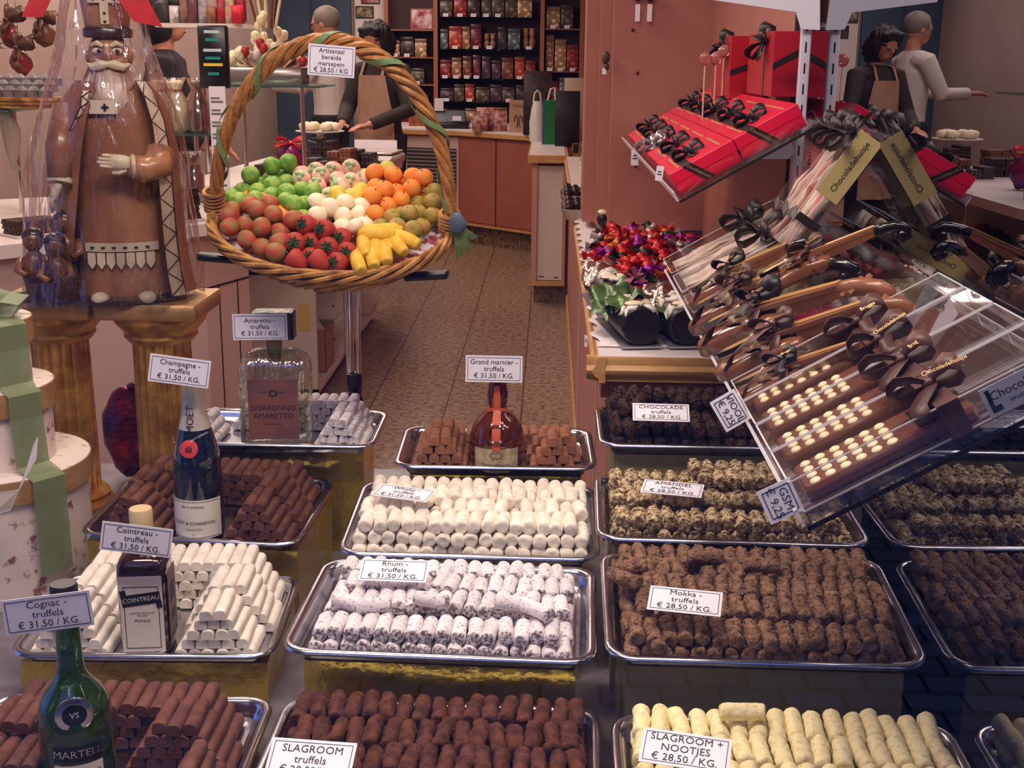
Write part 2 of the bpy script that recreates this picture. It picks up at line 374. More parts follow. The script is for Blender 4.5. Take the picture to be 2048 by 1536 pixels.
def log_mesh(name, m, L, r, amp, seed, n=14, k=9, fine=0, rag=0, flakes=0, fl=.003):
    rnd = random.Random(seed); mb = MB(); rings = []
    prof = [(-1, .45), (-1, .72), (-.95, .92)] + [(-.9 + 1.8 * i / (k - 1), 1) for i in range(k)] + [(.95, .92), (1, .72), (1, .45)]
    bend = rnd.uniform(-.0012, .0012); fat = rnd.uniform(.95, 1.06)
    for t, q in prof:
        ring = []
        for j in range(n):
            a = 2 * PI * j / n; rr = r * q * fat
            ring.append(Vector((rr * math.cos(a) + bend * t * t, t * L / 2, rr * math.sin(a))))
        rings.append(ring)
    mb.loft(rings, True)
    for v in mb.v:
        d = Vector((v.x, 0, v.z)); d = d.normalized() if d.length > 1e-6 else Vector((0, 0, 1))
        p = v * 1.0 + Vector((seed * 1.37, seed * .71, seed * 2.3))
        e = amp * noise.noise(p * 75)
        if fine: e += fine * noise.noise(p * 230)
        if rag: e += rag * max(0, noise.noise(p * 150) - .1)
        v += d * e; v.y += amp * .8 * noise.noise(p * 90 + Vector((9, 9, 9)))
    for q in range(flakes):
        a = rnd.uniform(0, 2 * PI); y = rnd.uniform(-.5, .5) * L * .98; rr = r * fat + rnd.uniform(-.0008, .0012)
        nrm = Vector((math.cos(a), rnd.uniform(-.5, .5), math.sin(a))).normalized(); c = Vector((rr * math.cos(a), y, rr * math.sin(a)))
        s1 = nrm.cross(Vector((rnd.uniform(-1, 1), rnd.uniform(-1, 1), rnd.uniform(-1, 1)))).normalized(); s2 = nrm.cross(s1)
        l1 = fl * rnd.uniform(.7, 1.3); l2 = l1 * rnd.uniform(.3, .7); up = nrm * l1 * rnd.uniform(.1, .5)
        mb.add([c - s1 * l1 + up * .2, c - s2 * l2, c + s1 * l1 + up, c + s2 * l2 + up * .4], [(0, 1, 2, 3)])
    me = mb.build(name, m, None, 'all' if not rag else True, ang=50); d = me.data; bpy.data.objects.remove(me); return d
def cut_mesh(name, m, L, w, h, seed):
    out = [(-w / 2 * .96, 0), (w / 2 * .96, 0)]
    for i in range(9):
        a = PI * i / 8; out.append((w / 2 * math.copysign(abs(math.cos(a)) ** .75, math.cos(a)), h * (.38 + .62 * math.sin(a) ** .8)))
    mb = MB(); k = 6
    rings = []
    for i in range(k):
        t = -1 + 2 * i / (k - 1); s = .97 if i in (0, k - 1) else 1
        rings.append([(x * s, t * L / 2, z * s) for x, z in out])
    mb.loft(rings, True).jitter(.0007, 60, seed)
    o = mb.build(name, m, None, True, ang=45); d = o.data; bpy.data.objects.remove(o); return d
def drop(name, me, M, label, group):
    o = bpy.data.objects.new(name, me); COL.objects.link(o); o.matrix_world = M
    return tag(o, label, 'truffle', group)
LAY = ['bottom', 'second', 'third', 'fourth', 'fifth']
def loose_pile(kind, meshes, M, look, group, nx, dia, L, rows, layers, y0, cross=(), zf=.9, lean=0, extra=None, xw=None):
    """logs side by side along the tray's depth; layers: (rows, inset, nx) per layer, front row first"""
    rnd = random.Random(kind)
    for l, (nr, inset, n, dx) in enumerate(layers):
        for r in range(nr):
            y = y0 + inset + r * (L * 1.03) + L / 2
            pitch = (xw or nx * dia) / nx
            for i in range(n):
                x = (i - (n - 1) / 2) * pitch + dx + rnd.uniform(-.0012, .0012)
                z = .0035 + dia / 2 + l * dia * zf + rnd.uniform(-.001, .0012) * (l > 0)
                R = T(x, y + rnd.uniform(-.006, .006), z) @ RZ(rnd.uniform(-5, 5) + lean) @ RX(rnd.uniform(-3, 3) * (l > 0)) @ RY(rnd.uniform(0, 360))
                drop(kind, rnd.choice(meshes), M @ R, look % ('%s from left, %s row from front, %s layer' % (nth(i + 1), nth(r + 1), LAY[l])), group)
    for q, (x, y, z, a) in enumerate(cross):
        drop(kind, meshes[q % len(meshes)], M @ T(x, y, z) @ RZ(a) @ RY(q * 70), look % ('lying crosswise on top, %s of these from left' % nth(1 + sorted(cross).index((x, y, z, a)))), group)
def cut_pile(kind, meshes, M, look, group, w, h, rows):
    """rows: (row words, y, [(x centre, base count, layers, side words)])"""
    rnd = random.Random(kind)
    for rw, y, heaps in rows:
        for xc, nb, nl, side in heaps:
            for l in range(nl):
                n = nb - l
                for i in range(n):
                    x = xc + (i - (n - 1) / 2) * w * 1.03
                    R = T(x + rnd.uniform(-.0008, .0008), y + rnd.uniform(-.004, .004), .003 + l * h * .985) @ RZ(rnd.uniform(-2.5, 2.5))
                    drop(kind, rnd.choice(meshes), M @ R, look % ('%s in %s layer, %s%s' % (nth(i + 1), LAY[l], rw, side)), group)

TM = {}
def tray(key, x, y, z, yaw, tilt, w, d, label, boxlabel, bm=GOLDF, bw=.06, bd=.05):
    M = tray_matrix(x, y, z, yaw, tilt); TM[key] = M
    make_tray(w, d, M, label); foil_box(w - bw, d - bd, M, boxlabel, bm)
    return M
SILV = mat('dull_foil', (176, 168, 128), .34, .55, bump=.4, bscale=12)
tray('rum', -.134, 1.632, .835, -1.8, .8, .43, .31, 'steel tray of snow-dusted rum truffles in the middle of the display', 'pale gold foil box under the rum truffle tray')
tray('mokka', .303, 1.631, .849, -.7, 5, .43, .31, 'steel tray of rough brown mocha truffles beside the mirror', 'dull foil box under the mocha truffle tray', SILV)
tray('amandel', .302, 1.94, .881, -1.4, 0, .43, .31, 'steel tray of almond-flaked truffles behind the mocha tray', 'dark foil box under the almond truffle tray', SILV)
tray('whisky', -.119, 1.988, .836, -.5, 3.4, .43, .31, 'steel tray of cream white whisky truffles behind the rum tray', 'gold foil box under the whisky truffle tray')
tray('gm', -.092, 2.268, .876, 1.1, 0, .38, .26, 'small steel tray with a round orange liqueur bottle between cocoa logs', 'gold foil box under the orange liqueur truffle tray')
tray('moet', -.637, 2.207, .766, -4.3, 4.9, .42, .30, 'steel tray of cocoa logs around the champagne bottle', 'crumpled gold foil box under the champagne truffle tray', bw=.02)
tray('coin', -.632, 1.87, .701, 2, 1.7, .42, .30, 'steel tray of white logs around the square brown liqueur bottle', 'gold foil box under the tray with the square liqueur bottle', bw=.03)
tray('amar', -.55, 2.46, .85, 0, 0, .42, .26, 'steel tray of sugar-dusted logs around the clear square bottle', 'gold foil box under the tray with the clear square bottle', bd=.11)
tray('choco', .305, 2.285, .92, 0, 0, .41, .27, 'steel tray of dark shaggy chocolate truffles in front of the pink counter', 'dark foil box under the dark chocolate truffle tray', SILV)
tray('slag', -.132, 1.315, .772, -1, 2, .42, .30, 'steel tray of smooth red-brown cream truffles at the bottom edge', 'gold foil box under the red-brown cream truffle tray')
tray('noot', .303, 1.262, .79, -.5, 2, .43, .30, 'steel tray of pale yellow nut truffles at the bottom right', 'dull foil box under the pale yellow truffle tray', SILV)
tray('cognac', -.60, 1.49, .676, 1, 0, .42, .30, 'steel tray of brown logs around the green cognac bottle', 'gold foil box under the cognac truffle tray')

# ---- loose truffles
def kinds(name, m, L, r, amp, k=4, **kw): return [log_mesh(name, m, L, r, amp, 11 * i + len(name), **kw) for i in range(k)]
RUM = truffle_mat('rum_truffle', (116, 100, 102), (238, 230, 232), 210, .32, .46, .12, .05, .5)
rum = kinds('rum_truffle', RUM, .050, .0105, .0011)
loose_pile('rum_truffle', rum, TM['rum'], 'snow-dusted rum truffle, %s', 'rum truffles on the middle tray', 17, .0212, .050, 5,
           [(5, 0, 17, 0), (1, .004, 15, -.004), (3, .075, 16, .002)][:1] + [(1, .010, 16, -.006), (0, 0, 0, 0)][:1] + [], -.128,
           cross=[(.095, -.048, .0545, 80), (-.10, -.062, .05, 100), (-.135, -.055, .05, 70), (-.02, -.045, .053, 75), (.13, -.07, .056, 50)])
def upper(kind, meshes, M, look, group, nx, dia, L, rowspec, y0, l, xw=None, zf=.9, lean=0):
    rnd = random.Random(kind + 'u')
    for r, (inset, n, dx, skip) in enumerate(rowspec):
        for i in range(n):
            if i in skip: continue
            x = (i - (n - 1) / 2) * ((xw or nx * dia) / nx) + dx + rnd.uniform(-.0014, .0014)
            R = T(x, y0 + inset + L / 2 + rnd.uniform(-.005, .005), .0035 + dia / 2 + l * dia * zf + rnd.uniform(-.001, .0015)) @ RZ(rnd.uniform(-8, 8) + lean) @ RX(rnd.uniform(-3, 4)) @ RY(rnd.uniform(0, 360))
            drop(kind, rnd.choice(meshes), M @ R, look % ('%s from left in upper row %s from front' % (nth(i + 1), nth(r + 1))), group)
upper('rum_truffle', rum, TM['rum'], 'snow-dusted rum truffle, %s', 'rum truffles on the middle tray', 17, .0212, .05, [(.092, 16, .004, ()), (.146, 17, .0, (0,)), (.199, 16, -.004, ())], -.128, 1)

WHI = truffle_mat('whisky_truffle', (228, 216, 194), (250, 242, 226), 60, .35, .6, None, .05, .45, 120)
whi = kinds('whisky_truffle', WHI, .048, .0112, .0024)
wl = 'cream white whisky truffle, %s'; wg = 'whisky truffles on the tray behind the rum tray'
loose_pile('whisky_truffle', whi, TM['whisky'], wl, wg, 17, .0226, .048, 5, [(2, 0, 17, 0), (5, .006, 17, .003)], -.13, xw=.385)
upper('whisky_truffle', whi, TM['whisky'], wl.replace('%s', 'top layer, %s'), wg, 17, .0226, .048, [(.012, 16, -.002, ()), (.064, 17, .002, (5, 11)), (.118, 16, 0, (3, 9, 12))], -.13, 2, xw=.38)

MOK = truffle_mat('mocha_truffle', (100, 72, 52), (164, 126, 98), 90, .35, .62, None, .05, 1, 240, bdist=.006)
mok = kinds('mocha_truffle', MOK, .052, .0102, .0014, k=5, n=22, k2=0) if False else [log_mesh('mocha_truffle', MOK, .052, .0102, .0023, 5 + 13 * i, n=24, k=18, fine=.0014, rag=.0034, flakes=70, fl=.003) for i in range(5)]
ml = 'rough brown mocha truffle, %s'; mg = 'mocha truffles on the tray by the mirror'
loose_pile('mocha_truffle', mok, TM['mokka'], ml, mg, 17, .0222, .052, 5, [(5, 0, 17, 0), (1, .002, 16, -.005)], -.130,
           cross=[(-.185, .005, .056, 55), (-.15, -.115, .03, 20), (-.175, .048, .052, 95), (.02, .06, .053, 85), (-.06, .085, .053, 95)])
upper('mocha_truffle', mok, TM['mokka'], ml, mg, 17, .0222, .052, [(.068, 16, .008, ()), (.122, 17, .002, ()), (.176, 16, 0, (4,)), (.218, 17, 0, ())], -.130, 1)

AMA = truffle_mat('almond_truffle', (104, 76, 54), (228, 204, 160), 120, .36, .56, .12, .05, 1, 200, bdist=.006)
ama = [log_mesh('almond_truffle', AMA, .05, .0108, .0026, 3 + 17 * i, n=24, k=16, fine=.0014, rag=.003, flakes=120, fl=.0048) for i in range(5)]
al = 'almond-flaked truffle, %s'; ag = 'almond truffles on the tray behind the mocha tray'
loose_pile('almond_truffle', ama, TM['amandel'], al, ag, 16, .0236, .05, 5, [(5, 0, 16, 0), (1, .004, 15, -.006)], -.126,
           cross=[(-.08, -.055, .055, 80), (-.03, -.05, .055, 70), (.0, -.06, .055, 105), (.05, -.05, .055, 80)])
upper('almond_truffle', ama, TM['amandel'], al, ag, 16, .0236, .05, [(.085, 16, .0, ()), (.138, 15, .004, ()), (.19, 16, 0, ())], -.126, 1)
upper('almond_truffle', ama, TM['amandel'], al.replace('%s', 'topmost heap, %s'), ag, 16, .0236, .05, [(.14, 6, .03, ()), (.19, 7, .03, ())], -.126, 2)

CHO = truffle_mat('chocolate_truffle', (38, 24, 17), (84, 56, 40), 110, .36, .62, None, .05, 1, 220, bdist=.006)
cho = [log_mesh('chocolate_truffle', CHO, .05, .0108, .0028, 7 + 19 * i, n=24, k=16, fine=.0016, rag=.004, flakes=110, fl=.0042) for i in range(5)]
cl = 'dark shaggy chocolate truffle, %s'; cg = 'dark chocolate truffles on the tray before the pink counter'
loose_pile('chocolate_truffle', cho, TM['choco'], cl, cg, 14, .0255, .05, 4, [(4, 0, 14, 0), (4, .006, 14, -.004)], -.105)
upper('chocolate_truffle', cho, TM['choco'], cl.replace('%s', 'top layer, %s'), cg, 14, .0255, .05, [(.06, 13, 0, (2, 3, 4, 5, 6)), (.11, 14, 0, (3, 4)), (.16, 13, 0, ())], -.105, 2)

SLG = truffle_mat('cream_truffle', (62, 34, 25), (106, 62, 46), 60, .35, .65, None, .05, .7, 130)
slg = [log_mesh('cream_truffle', SLG, .056, .0104, .0027, 2 + 23 * i, n=20, k=14, fine=.0010, rag=.0022) for i in range(5)]
sl = 'red-brown cream truffle, %s'; sg = 'red-brown cream truffles at the bottom edge'
loose_pile('cream_truffle', slg, TM['slag'], sl, sg, 17, .0222, .056, 4, [(4, .02, 17, 0)], -.13)
upper('cream_truffle', slg, TM['slag'], sl, sg, 17, .0222, .056, [(.03, 16, 0, ()), (.088, 17, 0, ()), (.146, 16, .002, ()), (.205, 17, 0, ())], -.13, 1)

NUT = truffle_mat('nut_truffle', (214, 196, 138), (244, 230, 178), 130, .32, .5, None, .05, .5, 150)
nut = [log_mesh('nut_truffle', NUT, .056, .0112, .0022, 4 + 29 * i, n=18, k=12, fine=.0009) for i in range(5)]
nl = 'pale yellow nut truffle, %s'; ng = 'pale yellow nut truffles at the bottom right'
loose_pile('nut_truffle', nut, TM['noot'], nl, ng, 16, .0236, .056, 4, [(4, .02, 16, 0)], -.13, cross=[(-.055, .098, .060, 92)])
upper('nut_truffle', nut, TM['noot'], nl, ng, 16, .0236, .056, [(.03, 15, 0, ()), (.09, 16, 0, ()), (.148, 16, -.002, ()), (.204, 16, 0, ())], -.13, 1)

# ---- cut logs in pyramids
def cuts(name, a, b, L, sc=40, bump=.25):
    m = truffle_mat(name, a, b, sc, .35, .65, None, L, bump, 200, .8, .002)
    return [cut_mesh(name, m, L, .0205, .0172, i * 5) for i in range(4)]
co = cuts('white_log', (222, 212, 196), (246, 238, 226), .082)
cut_pile('white_log', co, TM['coin'], 'white sugar log, %s', 'white logs on the tray with the square liqueur bottle', .0205, .0172, [
    ('front row', -.080, [(.112, 6, 5, ', right of bottle'), (-.118, 6, 5, ', left of bottle')]),
    ('middle row', .008, [(.115, 7, 5, ', right of bottle'), (-.118, 6, 5, ', left of bottle')]),
    ('rear row', .095, [(.0, 17, 5, '')])])
ch = cuts('cocoa_log', (84, 50, 36), (118, 76, 56), .078)
cut_pile('cocoa_log', ch, TM['moet'], 'brown cocoa log, %s', 'cocoa logs around the champagne bottle', .0205, .0172, [
    ('front row', -.085, [(.120, 6, 5, ', right of bottle'), (-.112, 6, 5, ', left of bottle')]),
    ('middle row', -.003, [(.125, 6, 5, ', right of bottle'), (-.125, 6, 5, ', left of bottle')]),
    ('rear row', .082, [(0, 17, 4, '')])])
am = cuts('sugared_log', (176, 166, 166), (240, 234, 236), .062, 110, .5)
cut_pile('sugared_log', am, TM['amar'], 'sugar-dusted log by the clear bottle, %s', 'sugared logs around the clear bottle', .0205, .0172, [
    ('front row', -.072, [(.133, 5, 4, ', right of bottle'), (-.152, 3, 3, ', left of bottle')]),
    ('middle row', -.004, [(.133, 5, 4, ', right of bottle'), (-.152, 3, 3, ', left of bottle')]),
    ('rear row', .068, [(.03, 14, 4, '')])])
gm = cuts('orange_liqueur_log', (128, 80, 52), (154, 102, 70), .062)
cut_pile('orange_liqueur_log', gm, TM['gm'], 'light brown log, %s', 'light brown logs around the round bottle', .0205, .0172, [
    ('front row', -.068, [(.105, 4, 4, ', right of bottle'), (-.105, 5, 4, ', left of bottle')]),
    ('middle row', .0, [(.11, 5, 3, ', right of bottle'), (-.105, 5, 4, ', left of bottle')]),
    ('rear row', .07, [(0, 15, 2, '')])])
cg_ = cuts('cognac_log', (92, 56, 47), (120, 78, 66), .072)
cut_pile('cognac_log', cg_, TM['cognac'], 'red-brown log, %s', 'red-brown logs around the green bottle', .0205, .0172, [
    ('front row', -.085, [(.148, 4, 4, ', right of bottle'), (-.10, 8, 4, ', left of bottle')]),
    ('middle row', -.007, [(.112, 7, 5, ', right of bottle'), (-.09, 9, 5, ', left of bottle')]),
    ('rear row', .07, [(0, 16, 4, '')])])
# ================================================================ price cards
BORD = mat('card_border', (58, 62, 92), .5)
def card(label, body, p, yaw=0, tilt=0, roll=0, w=.102, h=.046, size=.0132, sp=.98, name='price_card', back=0):
    M = T(*p) @ RZ(yaw) @ RX(90 - tilt) @ RZ(-roll) @ T(0, 0, back)
    mb = MB(); n = 10
    mb.loft([[(x, y, z) for x, y in ((-w / 2, -h / 2), (w / 2, -h / 2), (w / 2, h / 2), (-w / 2, h / 2))] for z in (-.0005, .0005)], True)
    o = mb.build(name, PAPER, None, False); o.matrix_world = M; tag(o, label, 'price card')
    b = MB(); i, t = .0035, .0009
    for lo, hi in (((-w / 2 + i, -h / 2 + i), (w / 2 - i, -h / 2 + i + t)), ((-w / 2 + i, h / 2 - i - t), (w / 2 - i, h / 2 - i)),
                   ((-w / 2 + i, -h / 2 + i + t), (-w / 2 + i + t, h / 2 - i - t)), ((w / 2 - i - t, -h / 2 + i + t), (w / 2 - i, h / 2 - i - t))):
        b.box((*lo, .0005), (*hi, .0008))
    b.build('border', BORD, o, False)
    text(body, size, INK, o, T(0, 0, .0008), sp=sp)
    return o
def tl(key, x, y, z=.003): return TM[key] @ Vector((x, y, z))

# ================================================================ bottles
GREEN = mat('green_glass', (60, 104, 24), .04, trans=.75, ior=1.5, coat=.5)
AMBER = mat('brown_glass', (52, 22, 12), .04, trans=.25, ior=1.5, coat=.6)
ORANGE = mat('orange_glass', (110, 44, 14), .04, trans=.45, ior=1.5, coat=.6)
DKGREEN = mat('dark_bottle_glass', (20, 26, 44), .05, coat=.8)
CLEARG = clear('clear_glass', (255, 255, 255), .2, .03, wrinkle=.5, wscale=30, edge=.9, tint=(238, 238, 226))
SILVER = mat('silver', (210, 208, 210), .22, 1)
LABELW = mat('label_cream', (228, 218, 204), .5)
GOLD = mat('gold', (196, 150, 58), .3, 1)
def band(mb, R, z0, z1, a0, a1, n=16, th=.0006, jag=0):
    """label bent round a bottle, angles in degrees about -Y"""
    rings = []
    for i in range(n + 1):
        a = math.radians(-90 + a0 + (a1 - a0) * i / n); c, s = math.cos(a), math.sin(a); j = jag * (noise.noise(Vector((i * 1.7, z0 * 90, 3))))
        rings.append([(c * R, s * R, z0 + j), (c * (R + th), s * (R + th), z0 + j), (c * (R + th), s * (R + th), z1 - j), (c * R, s * R, z1 - j)])
    return mb.loft(rings, True)
def disc(mb, r, th, c, n=24):                                     # flat disc facing -Y
    return mb.loft([[(c[0] + r * q * math.cos(2 * PI * j / n), c[1] - t, c[2] + r * q * math.sin(2 * PI * j / n)) for j in range(n)] for q, t in ((1, 0), (1, th * .6), (.9, th))], True)

# -- green cognac bottle
t = thing('cognac_bottle', 'round green bottle with silver medallion at the bottom left of the display', 'bottle', T(*tl('cognac', -.004, -.080)))
MB().lathe([(.043, 0), (.0465, .004), (.047, .01), (.047, .112), (.0455, .128), (.0415, .143), (.034, .157), (.024, .169), (.018, .180), (.0160, .195), (.0150, .245), (.017, .247), (.017, .254), (.015, .256)], 36).build('body', GREEN, t)
MB().lathe([(.0165, .255), (.0172, .258), (.0172, .298), (.0155, .302)], 28).build('cap', BLACK, t)
m_ = RZ(22)
b = MB(); b.m = m_; disc(b, .0235, .0035, (0, -.0415, .141)); o = b.build('medallion', SILVER, t)
b = MB(); b.m = m_; disc(b, .0165, .0045, (0, -.041, .141)); o2 = b.build('medallion_centre', BLACK, o)
text('VS', .011, mat('white_print', (236, 236, 236), .5), o2, m_ @ T(0, -.046, .141) @ RX(90))
text('MARTELL', .0045, INK, o, m_ @ T(0, -.0455, .160) @ RX(90))
b = MB(); band(b, .0472, .076, .098, -16, 60); o = b.build('name_band', BLACK, t)
curved_text('MARTELL', .0145, SILVER, o, .048, .087, a0=math.radians(22), sx=1.05)
b = MB(); band(b, .0472, .01, .071, -16, 60); o = b.build('label', LABELW, t)
curved_text('COGNAC', .013, INK, o, .048, .056, a0=math.radians(22)); curved_text('VS', .024, INK, o, .048, .03, a0=math.radians(22))
card('price card reading Cognac-truffels in front of the green bottle', 'Cognac -\ntruffels\n€ 31,50 / KG.', AY(96, 1226, 1.363), yaw=12, roll=-4, w=.104, h=.047)

# -- square brown liqueur bottle
S = 5
t = thing('square_liqueur_bottle', 'square dark brown bottle with cream label on the white log tray', 'bottle', T(*tl('coin', -.004, -.076)) @ RZ(7))
MB().lathe([(.035, 0), (.0385, .004), (.0395, .010), (.0395, .135), (.0385, .148), (.034, .158), (.026, .163), (.0185, .166), (.0165, .170), (.0165, .195)], 48, sq=S).build('body', AMBER, t)
MB().lathe([(.0195, .166), (.0205, .168), (.0205, .174), (.018, .176)], 28).build('seal_ring', SILVER, t)
MB().lathe([(.0172, .195), (.0182, .197), (.0182, .232), (.017, .235)], 28).build('cap', mat('cap_cream_gold', (216, 190, 140), .35), t)
o = MB().bx((0, -.0399, .072), (.066, .0012, .128)).build('label', LABELW, t, False)
b = MB()
for lo, hi in (((-.027, .014), (.027, .015)), ((-.027, .118), (.027, .119)), ((-.027, .015), (-.026, .118)), ((.026, .015), (.027, .118))): b.box((lo[0], -.0409, lo[1]), (hi[0], -.0405, hi[1]))
b.build('border', INK, o, False)
b = MB(); b.m = T(0, -.0408, .098) @ RY(-7); b.bx((0, 0, 0), (.06, .0008, .019)); b.bx((-.026, 0, .012), (.009, .0008, .012)); b.bx((.026, 0, -.012), (.009, .0008, .012)); b.build('banner', INK, o, False)
text('COINTREAU', .0108, LABELW, o, T(0, -.0413, .098) @ RY(-7) @ RX(90), sx=.95)
text('LIQUEUR SPÉCIALITÉ\nANGERS', .0042, INK, o, T(0, -.0406, .072) @ RX(90)); text('FRANCE', .0066, INK, o, T(0, -.0406, .061) @ RX(90))
o = MB().bx((.0399, 0, .075), (.0012, .06, .115)).build('side_label', mat('side_label_brown', (92, 62, 56), .5), t, False)
MB().bx((.0406, 0, .095), (.0006, .03, .03)).bx((.0406, .002, .055), (.0006, .026, .018)).build('mark', INK, o, False)
card('price card on the cap of the square dark brown bottle, white log tray', 'Cointreau -\ntruffels\n€ 31,50 / KG.', AY(273, 1079, 1.735), yaw=9, roll=10, w=.106, h=.047)

# -- champagne bottle
t = thing('champagne_bottle', 'dark champagne bottle with cream foil neck and red seal', 'bottle', T(*tl('moet', .008, -.092, .008)))
MB().lathe([(.040, 0), (.0435, .003), (.0445, .01), (.0445, .115), (.0435, .14), (.0405, .162), (.034, .188), (.027, .212), (.022, .235), (.0185, .26), (.0175, .30)], 36).build('body', DKGREEN, t)
FOIL = mat('champagne_foil', (206, 196, 176), .35, .35, bump=.3, bscale=60)
MB().lathe([(.0290, .207), (.0278, .212), (.0228, .235), (.0193, .26), (.0183, .285), (.0205, .29), (.0212, .298), (.0205, .318), (.0175, .327), (.006, .331)], 32).jitter(.0006, 90).build('neck_foil', FOIL, t)
text('MOËT', .019, INK, t, T(0, -.0262, .228) @ RX(82) @ RZ(90), name='neck_lettering')
COLLAR = mat('collar_navy', (26, 34, 64), .4)
b = MB()
for s in (-1, 1):
    rings = []
    for i in range(13):
        a = math.radians(-90 + s * 100 * i / 12); z = .177 + .026 * (i / 12) ** .8
        ring = []
        for dz in (0, .016):
            zz = z + dz; R = .0415 - (zz - .158) * .29
            ring += [(math.cos(a) * R, math.sin(a) * R, zz), (math.cos(a) * (R + .001), math.sin(a) * (R + .001), zz)]
        rings.append([ring[0], ring[1], ring[3], ring[2]])
    b.loft(rings, True)
o = b.build('neck_collar', COLLAR, t)
text('BRUT IMPERIAL', .0052, mat('collar_print', (190, 190, 196), .5), o, T(.017, -.0345, .199) @ RZ(28) @ RX(74) @ RZ(22))
b = MB(); b.m = T(-.002, -.037, .176) @ RX(-17); disc(b, .0165, .002, (0, 0, 0)); o = b.build('red_seal', mat('seal_red', (204, 62, 58), .45), t)
b = MB(); b.m = T(-.002, -.0385, .176) @ RX(-17)
for q in range(5): b.bx((-.005 + q * .0025, -.001, .002 * (q % 2)), (.0014, .001, .009 - .002 * abs(q - 2)))
b.bx((0, -.001, -.004), (.011, .001, .002)); b.build('crest', INK, o, False)
b = MB(); band(b, .0446, .006, .080, -72, 72, 24); o = b.build('label', LABELW, t)
curved_text('MOËT & CHANDON', .0088, INK, o, .0453, .036, sx=1.02); curved_text('BRUT IMPÉRIAL', .0062, INK, o, .0453, .067); curved_text('CHAMPAGNE', .005, mat('grey_print', (120, 110, 104), .5), o, .0453, .024); curved_text('*', .009, INK, o, .0453, .012)
b = MB()
for z in (.0085, .0765): band(b, .0453, z, z + .0008, -66, 66, 24, .0002)
b.build('border', INK, o)
card('price card reading Champagne-truffels in front of the champagne bottle neck', 'Champagne -\ntruffels\n€ 31,50 / KG.', AY(359, 742, 2.068), yaw=10, roll=9.5, w=.104, h=.05)

# -- clear square bottle
t = thing('clear_square_bottle', 'large clear square glass bottle with brown label and square cap', 'bottle', T(*tl('amar', .003, -.070)) @ RZ(4))
def sq_rings(prof, hw, hd):
    out = []
    for k, z in prof:
        ring = []
        for j in range(48):
            a = 2 * PI * (j + .5) / 48; x, y = math.cos(a), math.sin(a); q = (abs(x) ** 7 + abs(y) ** 7) ** (-1 / 7)
            ring.append((x * q * (hw - k), y * q * (hd - k), z))
        out.append(ring)
    return out
MB().loft(sq_rings([(.008, 0), (.002, .004), (0, .012), (0, .165), (.002, .178), (.009, .190), (.022, .200), (.034, .205)], .071, .042), True).jitter(.0012, 30).build('body', CLEARG, t, 'all')
MB().loft(sq_rings([(.010, .004), (.008, .006), (.008, .017), (.012, .020)], .071, .042), True).jitter(.002, 40).build('thick_base', mat('base_glass_grey', (168, 164, 148), .25, spec=.8), t)
MB().lathe([(.012, .18), (.014, .2), (.016, .206), (.016, .235)], 24).build('neck', mat('neck_straw', (150, 136, 96), .4), t)
o = MB().loft(sq_rings([(0, .228), (0, .278), (.003, .281)], .043, .03), True).build('cap', mat('cap_black', (28, 24, 30), .3), t)
MB().bx((0, 0, .2815), (.07, .045, .001)).build('cap_top', mat('cap_green', (64, 110, 70), .3, col2=(214, 214, 190), nscale=60), o, False)
b = MB(); n = 14; out = []
for i in range(n + 1): out.append((-.05 + .1 * i / n, .026 + .0018 * noise.noise(Vector((i, 1, 2)))))
for i in range(n + 1): out.append((.05 + .0025 * noise.noise(Vector((i, 4, 2))), .026 + .125 * i / n))
for i in range(n + 1): out.append((.05 - .1 * i / n, .151 + .002 * noise.noise(Vector((i, 7, 2)))))
for i in range(n + 1): out.append((-.05 + .0025 * noise.noise(Vector((i, 9, 2))), .151 - .125 * i / n))
b.loft([[(x, y, z) for x, z in out] for y in (-.0424, -.0434)], True)
o = b.build('label', mat('label_brown', (134, 84, 72), .5, col2=(108, 74, 78), nscale=14), t)
DKB = mat('print_navy', (34, 34, 52), .5)
text('DISARONNO\nAMARETTO', .0165, DKB, o, T(0, -.0436, .083) @ RX(90), sx=.92); text('ORIGINALE', .0065, DKB, o, T(0, -.0436, .058) @ RX(90)); text('1525            ITALIA', .006, DKB, o, T(0, -.0436, .124) @ RX(90))
b = MB(); b.m = T(0, -.0436, .122) @ RX(90)
for q in range(7): a = 2 * PI * q / 7; b.bx((.007 * math.cos(a), .006 * math.sin(a), 0), (.004, .004, .0006))
b.build('crest', DKB, o, False)
card('price card reading Amaretto-truffels above the clear square bottle', 'Amaretto -\ntruffels\n€ 31,50 / KG.', AY(520, 654, 2.335), yaw=6, roll=0, w=.106, h=.052)

# -- round orange liqueur bottle
t = thing('round_liqueur_bottle', 'round amber bottle with orange ribbon and parchment label', 'bottle', T(*tl('gm', .002, -.062)))
MB().lathe([(.040, 0), (.0465, .004), (.051, .022), (.0525, .042), (.051, .064), (.0455, .083), (.035, .098), (.023, .107), (.0175, .113), (.0165, .12), (.019, .13), (.0195, .143), (.0172, .158), (.0155, .165), (.0155, .188)], 40).build('body', ORANGE, t)
MB().lathe([(.0165, .188), (.0172, .19), (.0172, .205), (.016, .2075)], 28).build('cap', mat('cap_red', (132, 26, 30), .35), t)
RIB = mat('ribbon_orange', (190, 82, 44), .5)
b = MB(); b.lathe([(.0182, .108), (.0188, .11), (.0188, .116), (.0178, .118)], 24)
pts = [(.0195, .162), (.0212, .143), (.0208, .130), (.0188, .116), (.026, .1065), (.037, .0985), (.0475, .083), (.053, .064), (.0543, .048)]
b.strip([(0, -r, z) for r, z in pts], [(w, 0, 0) for w in (.010, .012, .012, .013, .014, .016, .016, .015, .015)])
